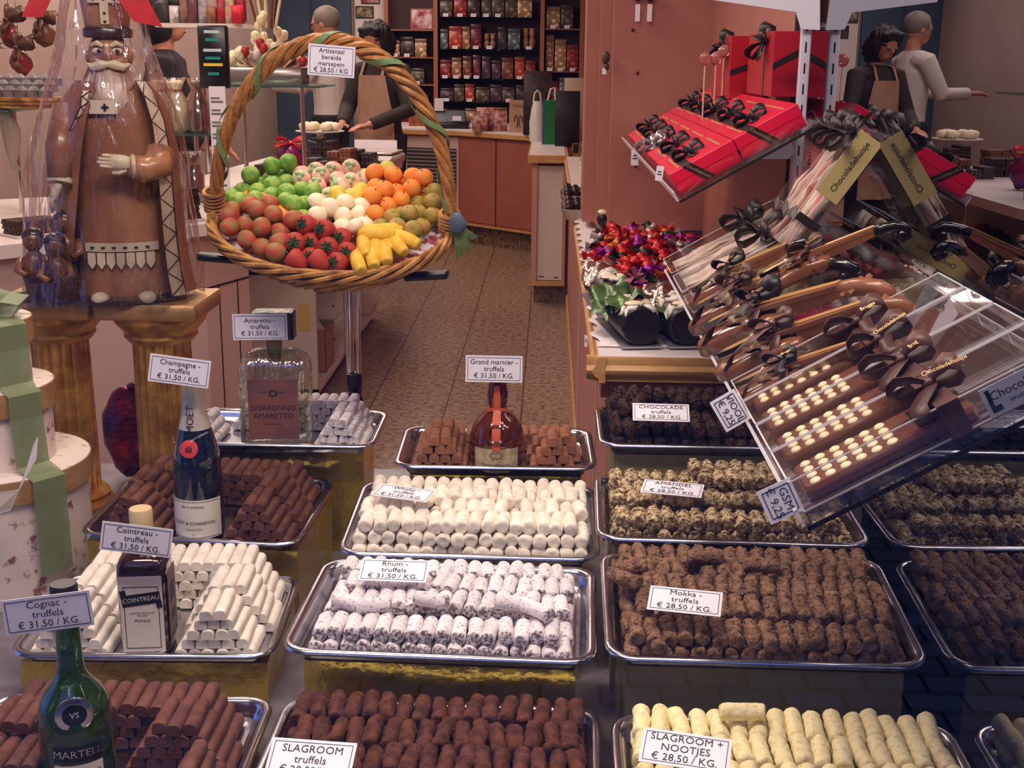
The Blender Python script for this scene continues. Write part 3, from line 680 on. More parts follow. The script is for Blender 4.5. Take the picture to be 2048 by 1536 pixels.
for s in (-1, 1): b.strip([(0, -.0195, .113), (s * .009, -.0185, .117), (s * .017, -.013, .113), (s * .021, -.004, .107)], (0, 0, .006))
b.build('ribbon', RIB, t)
b = MB(); b.m = T(0, -.0502, .077) @ RX(-22)
b.loft([[((r) * math.cos(2 * PI * j / 28), y, r * math.sin(2 * PI * j / 28)) for j in range(28)] for r, y in ((.019, .003), (.0185, -.001), (.016, -.002), (.0135, -.001), (.013, .003))]); b.build('glass_seal', ORANGE, t)
b = MB(); band(b, .0531, .004, .05, -48, 48, 20, jag=.0016); o = b.build('label', mat('parchment', (186, 168, 132), .6, col2=(150, 132, 100), nscale=60), t)
curved_text('Grand Marnier', .0092, INK, o, .0539, .019); curved_text('CORDON ROUGE', .0045, INK, o, .0539, .010)
b = MB()
for q in range(9): a = 2 * PI * q / 9; band(b, .0538, .036 + .006 * math.sin(a), .0385 + .006 * math.sin(a), 12 * math.cos(a) - 3, 12 * math.cos(a) + 3, 2, .0002)
b.build('crest', mat('print_brown', (96, 80, 66), .5), o)
card('price card in front of the neck of the round amber bottle', 'Grand marnier -\ntruffels\n€ 31,50 / KG.', AY(988, 738, 2.172), yaw=2, roll=.6, w=.104, h=.05)

# ================================================================ cards lying on the truffles
def lying(label, body, key, px, py, lz, **k):
    p = AZ(px, py, (TM[key] @ Vector((0, 0, lz))).z)
    return card(label, body, p, **k)
card('price card reading Rhum-truffels lying on the snow-dusted rum truffles', 'Rhum -\ntruffels\n€ 31,50 / KG.', AZ(788, 1141, .876), yaw=-2, tilt=70, w=.100, h=.046)
card('price card reading Whisky-truffels lying flat on the white truffles', 'Whisky -\ntruffels\n€ 31,50 / KG.', AZ(808, 986, .893), yaw=-17, tilt=84, w=.100, h=.046)
card('price card reading Chocolade-truffels lying on the dark shaggy truffles', 'CHOCOLADE\ntruffels\n€ 28,50 / KG', AZ(1322, 825, .975), yaw=-2, tilt=62, w=.104, h=.046)
card('price card reading Amandel-truffels lying on the almond truffles', 'AMANDEL\ntruffels\n€ 28,50 / KG', AZ(1345, 977, .930), yaw=-13, tilt=82, w=.098, h=.046)
card('price card reading Mokka-truffels lying on the brown mocha truffles', 'Mokka -\ntruffels\n€ 28,50 / KG.', AZ(1370, 1202, .897), yaw=-11, tilt=70, w=.098, h=.046)
card('price card reading Slagroom-truffels at the bottom edge on red-brown truffles', 'SLAGROOM\ntruffels\n€ 28,50/KG.', AZ(621, 1521, .836), yaw=-5, tilt=60, w=.098, h=.05)
card('price card reading Slagroom + Nootjes on the pale yellow truffles', 'SLAGROOM +\nNOOTJES\n€ 28,50 / KG.', AZ(1371, 1501, .852), yaw=-13, tilt=66, w=.100, h=.046)
# ================================================================ marzipan basket on its stand
BM = T(-.425, 2.40, 1.290) @ RZ(-3) @ RY(4) @ RX(24)
WICK = mat('wicker', (196, 142, 76), .5, col2=(138, 88, 44), nscale=26, bump=.3, bscale=120)
A_, B_ = .236, .190
bk = thing('wicker_basket', 'oval wicker basket with tall twisted handle full of marzipan fruit', 'basket', BM)
def ell(a, k=1, z=0): return Vector((A_ * k * math.cos(a), B_ * k * math.sin(a), z))
def wall_k(z): return 1 - .30 * (min(1, -z / .072)) ** 1.3
b = MB(); rnd = random.Random(5)
for i in range(58):                                               # slanting willow rods of the side
    a0 = 2 * PI * i / 58; pts = []
    for j in range(6):
        z = -.072 * (1 - j / 5); a = a0 + .55 * (j / 5) + rnd.uniform(-.02, .02); pts.append(ell(a, wall_k(z) + .012 * (i % 2), z))
    b.tube(pts, .0042, 5)
for z, k in ((-.066, .80), (-.036, .93)):
    b.tube([ell(2 * PI * i / 60, wall_k(z) - .01, z + .003 * math.sin(i * 1.9)) for i in range(60)], .004, 5, loop=True)
b.build('side', WICK, bk)
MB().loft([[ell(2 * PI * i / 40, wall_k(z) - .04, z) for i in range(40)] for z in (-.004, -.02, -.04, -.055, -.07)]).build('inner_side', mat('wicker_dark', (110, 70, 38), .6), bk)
MB().loft([[ell(2 * PI * i / 40, k, -.07 - t) for i in range(40)] for k, t in ((.68, 0), (.68, .006))], True).build('base', WICK, bk)
b = MB()
for s in range(5):                                                # plaited rim
    b.tube([ell(2 * PI * i / 120, 1.0 + .030 * math.cos(i * .3142 + s * 1.2566), .011 * math.sin(i * .3142 + s * 1.2566) - .004) for i in range(120)], .0052, 6, loop=True)
b.build('rim', WICK, bk)
HM = RX(-18)                                                       # handle stands nearer to upright than the basket
def arch(t, off=(0, 0)):
    a = PI * t; R = 1.0; return HM @ Vector((-.234 * math.cos(a) * (1 + off[0]), off[1], .352 * (math.sin(a) ** .92) * (1 + off[0]) - .01))
b = MB()
for s in range(5):
    pts = []
    for i in range(91):
        t = i / 90; w = t * 34 + s * 2 * PI / 5; pts.append(arch(t, (.034 * math.cos(w), .0105 * math.sin(w))))
    b.tube(pts, .0062, 6)
b.build('handle', mat('wicker_handle', (186, 128, 66), .45, col2=(148, 96, 48), nscale=24, bump=.3, bscale=100), bk)
b = MB()
for s in (-1, 1):
    for q in range(6):
        z = .004 + q * .0075; b.tube([(s * .234 + .019 * math.cos(2 * PI * i / 16), .016 * math.sin(2 * PI * i / 16), z + .002 * math.sin(2 * PI * i / 16)) for i in range(16)], .0042, 5, loop=True)
b.build('binding', WICK, bk)
b = MB(); pts, wd = [], []
for i in range(150):
    t = .05 + .9 * i / 149; w = t * 38; c = arch(t); d = (arch(min(1, t + .01)) - arch(max(0, t - .01))).normalized()
    n1 = Vector((0, 1, 0)); n2 = d.cross(n1).normalized(); p = c + (n2 * math.cos(w) + n1 * math.sin(w)) * .0195
    pts.append(p); wd.append(d * .017)
b.strip(pts, wd, .0004)
for q, (dx, dz) in enumerate(((.03, -.05), (.012, -.065), (.04, -.02))):
    b.strip([(.247, -.02, .03), (.247 + dx * .5, -.03, .03 + dz * .3), (.247 + dx, -.03, .03 + dz)], (.012, 0, .008))
b.build('ribbon', mat('ribbon_green', (96, 124, 72), .45, col2=(120, 146, 92), nscale=40), bk)
b = MB().ball((.252, -.026, .035), (.018, .012, .026), 10, 8); b.jitter(.004, 60); b.build('bow', mat('ribbon_blue', (96, 112, 132), .45), bk)
# cloth lining heaped in the middle
def liner(u, v):
    a = 2 * PI * u; k = .05 + .93 * v
    return ell(a, k, (.030 * (1 - k * k) - .028 if k < .9 else -.028 + .03 * (k - .9) / .08) + .004 * math.sin(a * 9) * k)
MB().sheet(liner, 60, 10).build('lining', mat('gingham', (238, 226, 226), .8, col2=(196, 96, 100), nscale=60, lo=.5, hi=.56), bk, 'all')
card('price card reading Artisanaal bereide marsepein hanging from the basket handle', 'Artisanaal\nbereide\nmarsepein\n€ 28,50 / KG', BM @ arch(.5) + Vector((-.003, -.030, -.034)), yaw=6, roll=4, w=.086, h=.056, size=.0118)

Z3 = 3.531
FR = dict(
 G=[(365,235),(465,185),(565,180),(525,255),(640,215),(440,300),(595,320),(685,290),(335,320),(325,395),(465,365),(590,375),(690,375),(780,350),(865,395),(460,425),(675,435),(800,440),(755,475),(805,530),(330,455)],
 C=[(365,380,75),(570,440,-40),(660,500,-45),(730,565,-35)],
 M=[(310,495),(435,465),(545,475),(490,525),(300,555),(415,580),(570,565),(310,625),(525,635),(490,590),(630,640),(410,700),(525,745),(650,735),(615,805),(740,605),(735,660)],
 S=[(830,635,60),(870,680,80),(745,745,90),(965,665,60),(970,765,90),(1060,670,70),(755,855,-20),(905,855,-25),(1050,865,60),(855,770,80),(1110,770,85)],
 P=[(745,205),(810,215),(770,285),(990,205),(925,260),(890,320),(980,380),(1080,265),(1065,345),(1145,310),(1205,225),(1240,275),(1130,255)],
 W=[(925,475,0),(1005,460,0),(1095,465,0),(980,520,-60),(1180,470,0),(1090,530,-100),(1180,520,200),(890,520,0),(880,595,0),(1225,590,0),(1170,635,160),(1080,640,0),(955,640,0)],
 L=[(1340,230),(1410,245),(1520,235),(1210,350),(1225,400),(1150,415),(1070,425)],
 O=[(1335,285),(1310,345),(1460,300),(1450,360),(1555,330),(1590,270),(1680,250),(1750,305),(1665,355),(1800,370),(1305,435),(1420,460),(1525,425),(1300,510),(1390,385),(1605,395),(1810,315)],
 A=[(1715,425),(1600,440),(1690,475),(1690,520),(1590,500),(1540,545),(1505,490),(1430,540),(1470,615),(1620,600),(1575,645),(1345,560)],
 B=[(1280,655,10),(1375,640,15),(1240,760,-70),(1310,740,-75),(1395,710,-70),(1460,745,-60),(1520,705,-30),(1290,830,-70),(1375,800,-75),(1195,860,-75),(1310,695,10)])
def fm(name, c, c2, sc=60, lo=.42, hi=.62, r=.6): return mat(name, c, r, col2=c2, nscale=sc, lo=lo, hi=hi, bump=.12, bscale=220, sub=.08)
FMAT = dict(G=fm('marzipan_green', (96, 156, 48), (156, 184, 80)), C=fm('marzipan_carrot', (232, 134, 36), (224, 118, 40)), M=fm('marzipan_red_green', (176, 72, 50), (146, 122, 64), 45),
            S=fm('marzipan_strawberry', (190, 52, 42), (168, 66, 52), 200), P=fm('marzipan_pink', (238, 206, 176), (232, 150, 134), 40), W=fm('marzipan_cream', (238, 218, 178), (244, 228, 196)),
            L=fm('marzipan_yellow', (230, 198, 70), (206, 190, 80)), O=fm('marzipan_orange', (238, 150, 52), (234, 122, 54), 40), A=fm('marzipan_russet', (176, 136, 60), (122, 130, 52), 40), B=fm('marzipan_banana', (232, 180, 48), (236, 196, 76)))
LEAFD = mat('calyx_green', (40, 70, 36), .5); LEAFP = mat('cap_pale_green', (168, 200, 138), .5); DOT = mat('stalk_brown', (60, 40, 24), .6)
INFO = dict(G=('marzipan_apple', 'green marzipan apple', 'apple', .0168), C=('marzipan_carrot', 'orange marzipan carrot', 'carrot', .0105), M=('marzipan_mango', 'red and green marzipan mango', 'mango', .0172),
            S=('marzipan_strawberry', 'red marzipan strawberry', 'strawberry', .0172), P=('marzipan_turnip', 'pink marzipan turnip', 'turnip', .0165), W=('marzipan_mushroom', 'cream marzipan mushroom', 'mushroom', .0155),
            L=('marzipan_lemon', 'yellow marzipan lemon', 'lemon', .0155), O=('marzipan_orange', 'orange marzipan fruit with stalk dot', 'orange', .0172), A=('marzipan_russet_apple', 'brownish green marzipan apple', 'apple', .0165), B=('marzipan_banana', 'yellow marzipan banana', 'banana', .0115))
def fruit_proto(k):
    nm, look, cat, r = INFO[k]; b = MB()
    if k in 'GAO':
        prof = []
        for i in range(13):
            p = -PI / 2 + PI * i / 12; R = math.cos(p); z = math.sin(p)
            if k != 'O' and i > 9: z -= .16 * (1 - R / math.cos(-PI / 2 + PI * 9 / 12)) ** 1
            prof.append((max(r * R, 1e-4), r * z * .95))
        b.lathe(prof, 18)
        if k == 'G':
            for v in b.v:
                a = math.atan2(v.y, v.x); d = 1 - .10 * math.exp(-(a + 1.2) ** 2 / .03); v.x *= d; v.y *= d
    elif k == 'M':
        b.ball((0, 0, 0), (r * 1.08, r * .95, r * .95), 16, 12)
        for v in b.v: v.z += 8 * v.x * v.x * (1 if v.x > 0 else .3)
    elif k == 'S': b.lathe([(1e-4, -.023), (.006, -.020), (.012, -.012), (.0165, 0), (.0175, .008), (.014, .014), (.005, .0155), (1e-4, .0145)], 16)
    elif k == 'P':
        b.lathe([(1e-4, -.030), (.0035, -.026), (.007, -.018), (.0145, -.008), (.017, .002), (.0145, .011), (.007, .016), (1e-4, .0165)], 16)
    elif k == 'W': b.ball((0, 0, .004), (.0165, .0165, .0125), 16, 10)
    elif k == 'L': b.lathe([(1e-4, -.022), (.004, -.020), (.007, -.017), (.013, -.010), (.0155, 0), (.013, .010), (.007, .017), (.004, .020), (1e-4, .022)], 16)
    elif k == 'B': b.tube([(-.028, 0, 0), (-.026, 0, .001), (-.014, 0, .004), (0, 0, .005), (.014, 0, .004), (.026, 0, .001), (.029, 0, 0), (.0295, 0, 0)], [.006, .010, .0118, .012, .0118, .0105, .0085, .005], 12)
    elif k == 'C': b.tube([(-.042, 0, 0), (-.03, 0, 0), (0, 0, 0), (.02, 0, 0), (.03, 0, 0), (.032, 0, 0)], [.002, .0055, .0095, .0112, .0095, .004], 12)
    root = thing(nm, look, cat)
    b.jitter(.0006, 50, ord(k)).build('flesh', FMAT[k], root, 'all')
    if k in 'OAG': MB().ball((0, 0, r * .95 - (.003 if k != 'O' else 0)), .0016, 6, 4).build('stalk_dot', DOT, root)
    if k == 'S':
        c = MB()
        for q in range(7):
            a = 2 * PI * q / 7; d = Vector((math.cos(a), math.sin(a), 0)); s = Vector((-math.sin(a), math.cos(a), 0))
            c.add([Vector((0, 0, .0165)), d * .006 + s * .003 + Vector((0, 0, .017)), d * .013 + Vector((0, 0, .0155)), d * .006 - s * .003 + Vector((0, 0, .017))], [(0, 1, 2, 3)])
        c.tube([(0, 0, .015), (0, 0, .023)], .0016, 6); c.build('calyx', LEAFD, root, False)
    if k == 'P':
        MB().ball((.003, 0, .0185), (.006, .0045, .004), 8, 6).ball((-.005, .002, .0175), (.005, .004, .0035), 8, 6).ball((0, -.006, .017), (.0045, .0055, .0035), 8, 6).build('cap', LEAFP, root)
    if k == 'W': MB().lathe([(.0062, -.020), (.0068, -.012), (.0055, .0)], 12).build('stem', FMAT['W'], root)
    return root
items = []
BI = BM.inverted(); org = BI @ CC
for k, L in FR.items():
    for e in L:
        d = (BM.to_3x3().inverted() @ ray(380 + e[0] / Z3, 280 + e[1] / Z3)).normalized()
        z = .012
        for _ in range(4):
            p = org + d * ((z - org.z) / d.z); rr = min(1, (p.x / A_) ** 2 + (p.y / B_) ** 2); z = .006 + .028 * (1 - rr)
        items.append([k, p, e])
for it in range(14):                                              # ease apart
    for i in range(len(items)):
        for j in range(i):
            a, c = items[i], items[j]; R = (INFO[a[0]][3] + INFO[c[0]][3]) * 1.02; v = a[1] - c[1]; d = v.length
            if 1e-6 < d < R:
                v = v / d * (R - d) * .35; v.z += .0006 if a[2][1] % 2 else -.0006; a[1] += v; c[1] -= v
    for a in items:
        q = math.sqrt((a[1].x / (A_ * .93)) ** 2 + (a[1].y / (B_ * .93)) ** 2)
        if q > 1: a[1].x /= q; a[1].y /= q
        a[1].z = max(a[1].z, .004)
cnt = {}
rnd = random.Random(3)
for k in FR:
    mine = sorted([it for it in items if it[0] == k], key=lambda it: it[2][1]); n = 5 if len(mine) > 8 else 4
    rows = [sorted(mine[i:i + n], key=lambda it: it[2][0]) for i in range(0, len(mine), n)]
    proto = fruit_proto(k); first = True
    for ri, row in enumerate(rows):
        for ci, it in enumerate(row):
            p = it[1]; e = it[2]
            if k == 'S': R = RZ(e[2] - 90) @ RX(62) @ RZ(rnd.uniform(0, 90))
            elif k == 'W': R = RZ(e[2] + 90) @ RX(52 if e[2] else 12)
            elif k in 'BC': R = RZ(e[2] + rnd.uniform(-6, 6)) @ RX(rnd.uniform(0, 50))
            elif k == 'P': R = RZ(rnd.uniform(-60, 60)) @ RX(rnd.uniform(10, 55))
            elif k == 'L': R = RZ(rnd.uniform(-70, 70)) @ RX(80)
            else: R = RZ(rnd.uniform(0, 360)) @ RX(rnd.uniform(0, 55))
            M = BM @ T(*p) @ R @ Matrix.Scale(1.14, 4)
            lab = '%s, %s from left in the %s row from the back' % (INFO[k][1], nth(ci + 1), nth(ri + 1))
            if len(rows) == 1: lab = '%s, %s from the left in the basket' % (INFO[k][1], nth(ci + 1))
            if first: proto.matrix_world = M; proto['label'] = lab; proto['group'] = INFO[k][2] + ' marzipan in the basket'; first = False
            else: dup(proto, M, lab)
# stand
q = AY(705, 600, 2.64)
st = thing('basket_stand', 'chrome pole stand with black knob under the marzipan basket', 'stand', (q.x, q.y, .6))
CHROME = mat('chrome', (214, 206, 202), .15, 1)
zt = 1.20 - .6
b = MB(); b.tube([(-.008, 0, .30), (-.008, 0, zt)], .009, 12).tube([(.011, -.004, .30), (.011, -.004, zt)], .006, 10); b.build('pole', CHROME, st)
MB().lathe([(.016, .004), (.016, .29), (.018, .292), (.018, .32), (.015, .322)], 16).build('sleeve', BLACK, st)
MB().lathe([(.06, 0), (.06, .004), (.02, .008)], 20).build('foot', BLACK, st)
b = MB(); b.m = T(0, -.016, .262) @ RX(90); b.lathe([(.019, 0), (.023, .004), (.023, .016), (.019, .02)], 20); b.build('knob', BLACK, st)
for s in (-1, 1):
    c = BM @ Vector((s * .18, -.09, -.05)) - Vector((q.x, q.y, .6)); c2 = c + Vector((s * .045, -.005, .004))
    b = MB(); d = (c2 - c); b.m = frame((c + c2) / 2, d, (0, 1, 0)); b.bx((0, 0, 0), (.085, .03, .014), .003); b.m = Matrix.Identity(4); b.tube([c, (0, 0, zt - .01)], .006, 8); b.build('arm', BLACK, st)

# ================================================================ gold column pedestals
GOLDP = mat('gold_paint', (220, 174, 84), .32, .65, col2=(176, 126, 52), nscale=16, bump=.25, bscale=40)
SLABG = mat('slab_gold', (190, 150, 96), .42, .4, col2=(172, 130, 76), nscale=9, bump=.1, bscale=60)
def pedestal(x, y, label):
    t = thing('column_pedestal', label, 'pedestal', (x, y, .6), 'gold column pedestals')
    MB().box((-.109, -.105, .458), (.109, .105, .492), .002).build('slab', SLABG, t)
    MB().lathe([(.070, .395), (.074, .40), (.080, .408), (.078, .415), (.085, .425), (.098, .44), (.101, .45), (.101, .458)], 40).build('capital', GOLDP, t)
    rings = []
    for z, k in ((.045, 1.0), (.05, 1), (.39, .96), (.398, .98)):
        rings.append([((.066 * k - .0055 * (1 - abs(math.sin(8 * a)) ** .5)) * math.cos(a), (.066 * k - .0055 * (1 - abs(math.sin(8 * a)) ** .5)) * math.sin(a), z) for a in [2 * PI * j / 128 for j in range(128)]])
    MB().loft(rings, True).build('shaft', GOLDP, t, ang=30)
    MB().lathe([(.092, .0), (.094, .006), (.094, .016), (.085, .022), (.080, .026), (.084, .034), (.076, .042), (.068, .048)], 40).build('base', GOLDP, t)
    return t
pedestal(-.850, 2.62, 'gold fluted column pedestal nearer the champagne bottle')
pedestal(-1.079, 2.62, 'gold fluted column pedestal at the left edge behind the round boxes')

# ================================================================ Saint Nicholas chocolate figure
SX, SY, SZ = -.918, 2.61, 1.0925
sn = thing('chocolate_bishop_figure', 'large chocolate bishop figure wrapped in cellophane with red ribbon', 'chocolate figure', T(SX, SY, SZ) @ RZ(14) @ Matrix.Diagonal((1.12, 1.05, 1.045, 1)))
def px2(x, y): return ((x - 238) * .001094, (600 - y) * .001094 * 1.03)   # figure drawing units
def brx(z): # half widths of the robe by height
    T_ = [(0, .092), (.05, .086), (.12, .084), (.22, .086), (.30, .088), (.36, .084), (.41, .070), (.44, .05), (.455, .036)]
    for (z0, r0), (z1, r1) in zip(T_, T_[1:]):
        if z <= z1: return r0 + (r1 - r0) * (z - z0) / (z1 - z0)
    return .036
def bry(z): return brx(z) * .78
def surf(x, z, e=.001):
    rx, ry = brx(z) + e, bry(z) + e; return Vector((x, -ry * math.sqrt(max(.02, 1 - min(1, (x / rx) ** 2))), z))
MILK = mat('figure_milk_chocolate', (150, 98, 66), .28, col2=(178, 126, 92), nscale=12, stretch=(1, 1, .3), coat=.35)
MILKD = mat('figure_dark_chocolate', (62, 38, 30), .25, coat=.3)
WCH = mat('figure_white_chocolate', (226, 208, 178), .35)
b = MB(); rings = []
for i in range(31):
    z = .455 * i / 30
    rings.append([(brx(z) * math.cos(a) * (1 + .03 * math.sin(a * 9 + 2) * (1 - z / .5)), bry(z) * math.sin(a) * (1 + .03 * math.sin(a * 9) * (1 - z / .5)), z) for a in [2 * PI * j / 48 for j in range(48)]])
b.loft(rings, True); b.build('robe', MILK, sn, 'all')
# cape falling over the shoulders, open in front
def cape(u, v):
    z = .012 + .425 * v; a = math.radians(-48 + (300 - 34 * (1 - v)) * u)
    k = 1.10 + .24 * (1 - v) ** 1.2 + .05 * math.sin(u * 40) * (1 - v); e = .010
    return Vector(((brx(z) * k + e) * math.cos(a), (bry(z) * k + e) * math.sin(a), z))
c = MB().sheet(cape, 48, 16); c.build('cape', mat('cape_chocolate', (148, 92, 62), .28, col2=(168, 114, 82), nscale=12, stretch=(1, 1, .3), coat=.35), sn, 'all')
# head, mitre, beard
hd = MB().ball((0, -.004, .487), (.038, .037, .047), 20, 14).ball((0, -.042, .487), (.008, .011, .013), 10, 8)
for s in (-1, 1): hd.ball((s * .037, -.002, .484), (.006, .01, .014), 8, 6).ball((s * .02, -.030, .475), (.012, .009, .01), 10, 6)
hd.build('head', MILK, sn, 'all')
f = MB()
for s in (-1, 1):
    f.ball((s * .017, -.036, .495), (.010, .005, .0065), 12, 8)
f.build('eye', WCH, sn)
f = MB()
for s in (-1, 1): f.ball((s * .016 + .002, -.0405, .494), (.0042, .002, .0052), 8, 6)
f.build('pupil', MILKD, sn)
f = MB()
for s in (-1, 1):
    f.tube([(s * .007, -.040, .504), (s * .017, -.041, .510), (s * .027, -.034, .505)], [.0036, .0055, .003], 8)
    f.tube([(0, -.046, .470), (s * .012, -.047, .469), (s * .026, -.042, .464), (s * .038, -.032, .470)], [.006, .0095, .008, .0025], 8)
f.build('moustache', WCH, sn)
f = MB()
for i in range(26):
    a = -PI / 2 + (i - 12.5) / 12.5 * 1.35; l = .105 - .045 * abs(i - 12.5) / 12.5; w = i * 1.3
    f.tube([(math.cos(a) * .034, math.sin(a) * .034 - .002, .462), (math.cos(a) * .042 + .004 * math.sin(w), math.sin(a) * .046 - .006, .462 - l * .4), (math.cos(a) * .038 - .005 * math.sin(w), math.sin(a) * .056 - .008, .462 - l * .75), (math.cos(a) * .026, math.sin(a) * .052 - .012, .462 - l)], [.006, .0085, .0075, .002], 7)
f.build('beard', mat('beard_marbled', (206, 180, 156), .35, col2=(150, 104, 80), nscale=40, stretch=(1, 1, .3)), sn)
m_ = MB().loft([[(rx * math.cos(a), ry * math.sin(a), z + zz * abs(math.sin(a)) * -1) for a in [2 * PI * j / 32 for j in range(32)]] for z, rx, ry, zz in ((.528, .038, .036, 0), (.55, .041, .037, 0), (.59, .046, .034, 0), (.625, .038, .025, .004), (.66, .018, .012, .006), (.675, .003, .002, 0))], True)
mt = m_.build('mitre', MILK, sn, 'all')
MB().loft([[((.042 + q) * math.cos(a), (.040 + q) * math.sin(a), z) for a in [2 * PI * j / 32 for j in range(32)]] for q, z in ((0, .520), (.003, .523), (.003, .536), (0, .54))], True).build('hat_band', MILKD, mt)
x = MB()
def mf(u, w): return Vector((u, -(.0385 - .004 * abs(w - .58) / .05) + .3 * u * u * 30 - .002, w))
x.strip([mf(0, .545), mf(0, .57), mf(0, .60), mf(0, .63)], (.015, 0, 0), .0022); x.strip([mf(-.028, .592), mf(-.012, .592), mf(.012, .592), mf(.028, .592)], (0, 0, .014), .0022)
x.build('cross', WCH, mt)
x = MB()
for u, w in ((0, .55), (0, .566), (0, .592), (0, .612), (-.018, .592), (.018, .592)): x.ball(mf(u, w) + Vector((0, -.003, 0)), .0028, 8, 5)
x.build('jewel', MILKD, mt)
# white zigzag trims
def trim(name, pts, w):
    b = MB(); P = [surf(px, pz, .016) for px, pz in pts]; Q = []
    for i in range(len(P) - 1):
        for j in range(6): t = j / 6; x_ = pts[i][0] + (pts[i + 1][0] - pts[i][0]) * t; z_ = pts[i][1] + (pts[i + 1][1] - pts[i][1]) * t; Q.append(surf(x_, z_, .016))
    Q.append(P[-1]); b.strip(Q, [Vector((w, 0, 0)) if abs((Q[min(i + 1, len(Q) - 1)] - Q[max(i - 1, 0)]).z) > abs((Q[min(i + 1, len(Q) - 1)] - Q[max(i - 1, 0)]).x) else Vector((0, 0, w)) for i in range(len(Q))], .0015)
    o = b.build(name, WCH, sn, False)
    z = MB(); k = 0; zz = []
    for i, q in enumerate(Q):
        if i % 2 == 0: k += 1; zz.append(q + Vector((w * .4 * (1 if k % 2 else -1), -.0028, 0)))
    z.tube(zz, .0014, 5); z.tube([q + Vector((w * .5, -.002, 0)) for q in Q], .0013, 5); z.tube([q + Vector((-w * .5, -.002, 0)) for q in Q], .0013, 5); z.build('zigzag', MILKD, o)
def edge_trim(u0, u1, v0, v1, n=34):
    P = [cape(u0, v1 + (v0 - v1) * i / n) for i in range(n + 1)]; Q = [cape(u1, v1 + (v0 - v1) * i / n) for i in range(n + 1)]; off = lambda p: p + Vector((p.x, p.y, 0)).normalized() * .003 + Vector((0, -.002, 0))
    b = MB(); b.loft([[off(p), off(q), off(q) + Vector((0, -.002, 0)), off(p) + Vector((0, -.002, 0))] for p, q in zip(P, Q)], True); o = b.build('cape_trim', WCH, sn, False)
    z = MB(); zz = [off(P[i] if (i // 2) % 2 else Q[i]) + Vector((0, -.003, 0)) for i in range(0, n + 1, 2)]
    z.tube(zz, .0014, 5)
    for L_ in (P, Q): z.tube([off(p) + Vector((0, -.003, 0)) for p in L_], .0014, 5)
    z.build('zigzag', MILKD, o)
edge_trim(0, .062, .0, 1)
trim('cape_trim', [px2(203, 228), px2(199, 255), px2(184, 285), px2(160, 318)], .016)
b = MB(); Q = [surf(x_, px2(0, 255)[1], .012) for x_ in [(-.036 + .05 * i / 8) for i in range(9)]]; b.strip(Q, (0, 0, .026), .0025); o = b.build('chest_band', WCH, sn, False)
q = surf(-.008, px2(0, 255)[1], .016); MB().bx(q, (.004, .003, .014)).bx(q, (.013, .003, .004)).build('cross', MILKD, o, False)
zb = px2(0, 500)[1]
b = MB(); Q = [surf(-.062 + .13 * i / 14, zb, .004) for i in range(15)]; b.strip(Q, (0, 0, .017), .0025)
for i in range(7):
    x0 = -.060 + .0178 * i; p = [surf(x0, zb - .011, .004), surf(x0 + .015, zb - .011, .004), surf(x0 + .015, zb - .032, .006), surf(x0 + .0075, zb - .044, .006), surf(x0, zb - .032, .006)]
    n = Vector((0, -.003, 0)); b.loft([p, [v + n for v in p]], True)
o = b.build('hem_band', WCH, sn, False)
b = MB()
for i in range(6): b.bx(surf(-.05 + .02 * i, zb, .008), (.007, .003, .0035))
b.build('hem_dot', MILKD, o, False)
# sleeves and hands
b = MB(); b.tube([(.084, -.058, .305), (.078, -.078, .275), (.055, -.096, .270), (.030, -.100, .277)], [.026, .030, .027, .021], 12); b.tube([(-.078, -.02, .385), (-.093, -.055, .31), (-.097, -.074, .25)], [.028, .027, .021], 12); b.build('sleeve', MILK, sn, 'all')
def hand(M):
    b = MB(); b.m = M
    b.loft([[(x_, y_ * q, z_ * q2) for y_, z_ in ((-.015, 0), (-.010, -.007), (.010, -.007), (.015, 0), (.010, .007), (-.010, .007))] for x_, q, q2 in ((0, .8, 1), (.012, 1, 1.1), (.030, 1, .9), (.036, .85, .7))], True)
    for i, l in enumerate((.022, .027, .025, .019)):
        y = -.0105 + i * .007; b.tube([(.032, y, 0), (.032 + l * .55, y, -.001), (.032 + l, y, -.006)], [.0041, .0039, .003], 8)
    b.tube([(.008, -.013, .002), (.02, -.021, .003), (.032, -.022, .0)], [.0048, .0045, .0032], 8)
    b.build('hand', WCH, sn, 'all')
hand(frame((.034, -.108, .283), (-1, -.15, .12), (-.1, .1, 1)))
hand(frame((-.098, -.076, .243), (-.35, -.25, -1), (0, -1, .2)))
b = MB(); b.tube([(.033, -.100, .276), (.040, -.099, .276)], .024, 12); b.tube([(-.096, -.070, .252), (-.097, -.073, .243)], .023, 12); b.build('cuff', WCH, sn)
b = MB()
for x_ in (-.040, .046): b.ball((x_, -.088, .013), (.017, .02, .013), 12, 8)
b.build('shoe', WCH, sn)
MB().loft([[((.125 + q) * math.cos(a) - .01, (.095 + q) * math.sin(a) - .01, z) for a in [2 * PI * j / 36 for j in range(36)]] for q, z in ((0, .0005), (.004, .003), (.004, .008), (0, .011))], True).build('base', MILKD, sn)
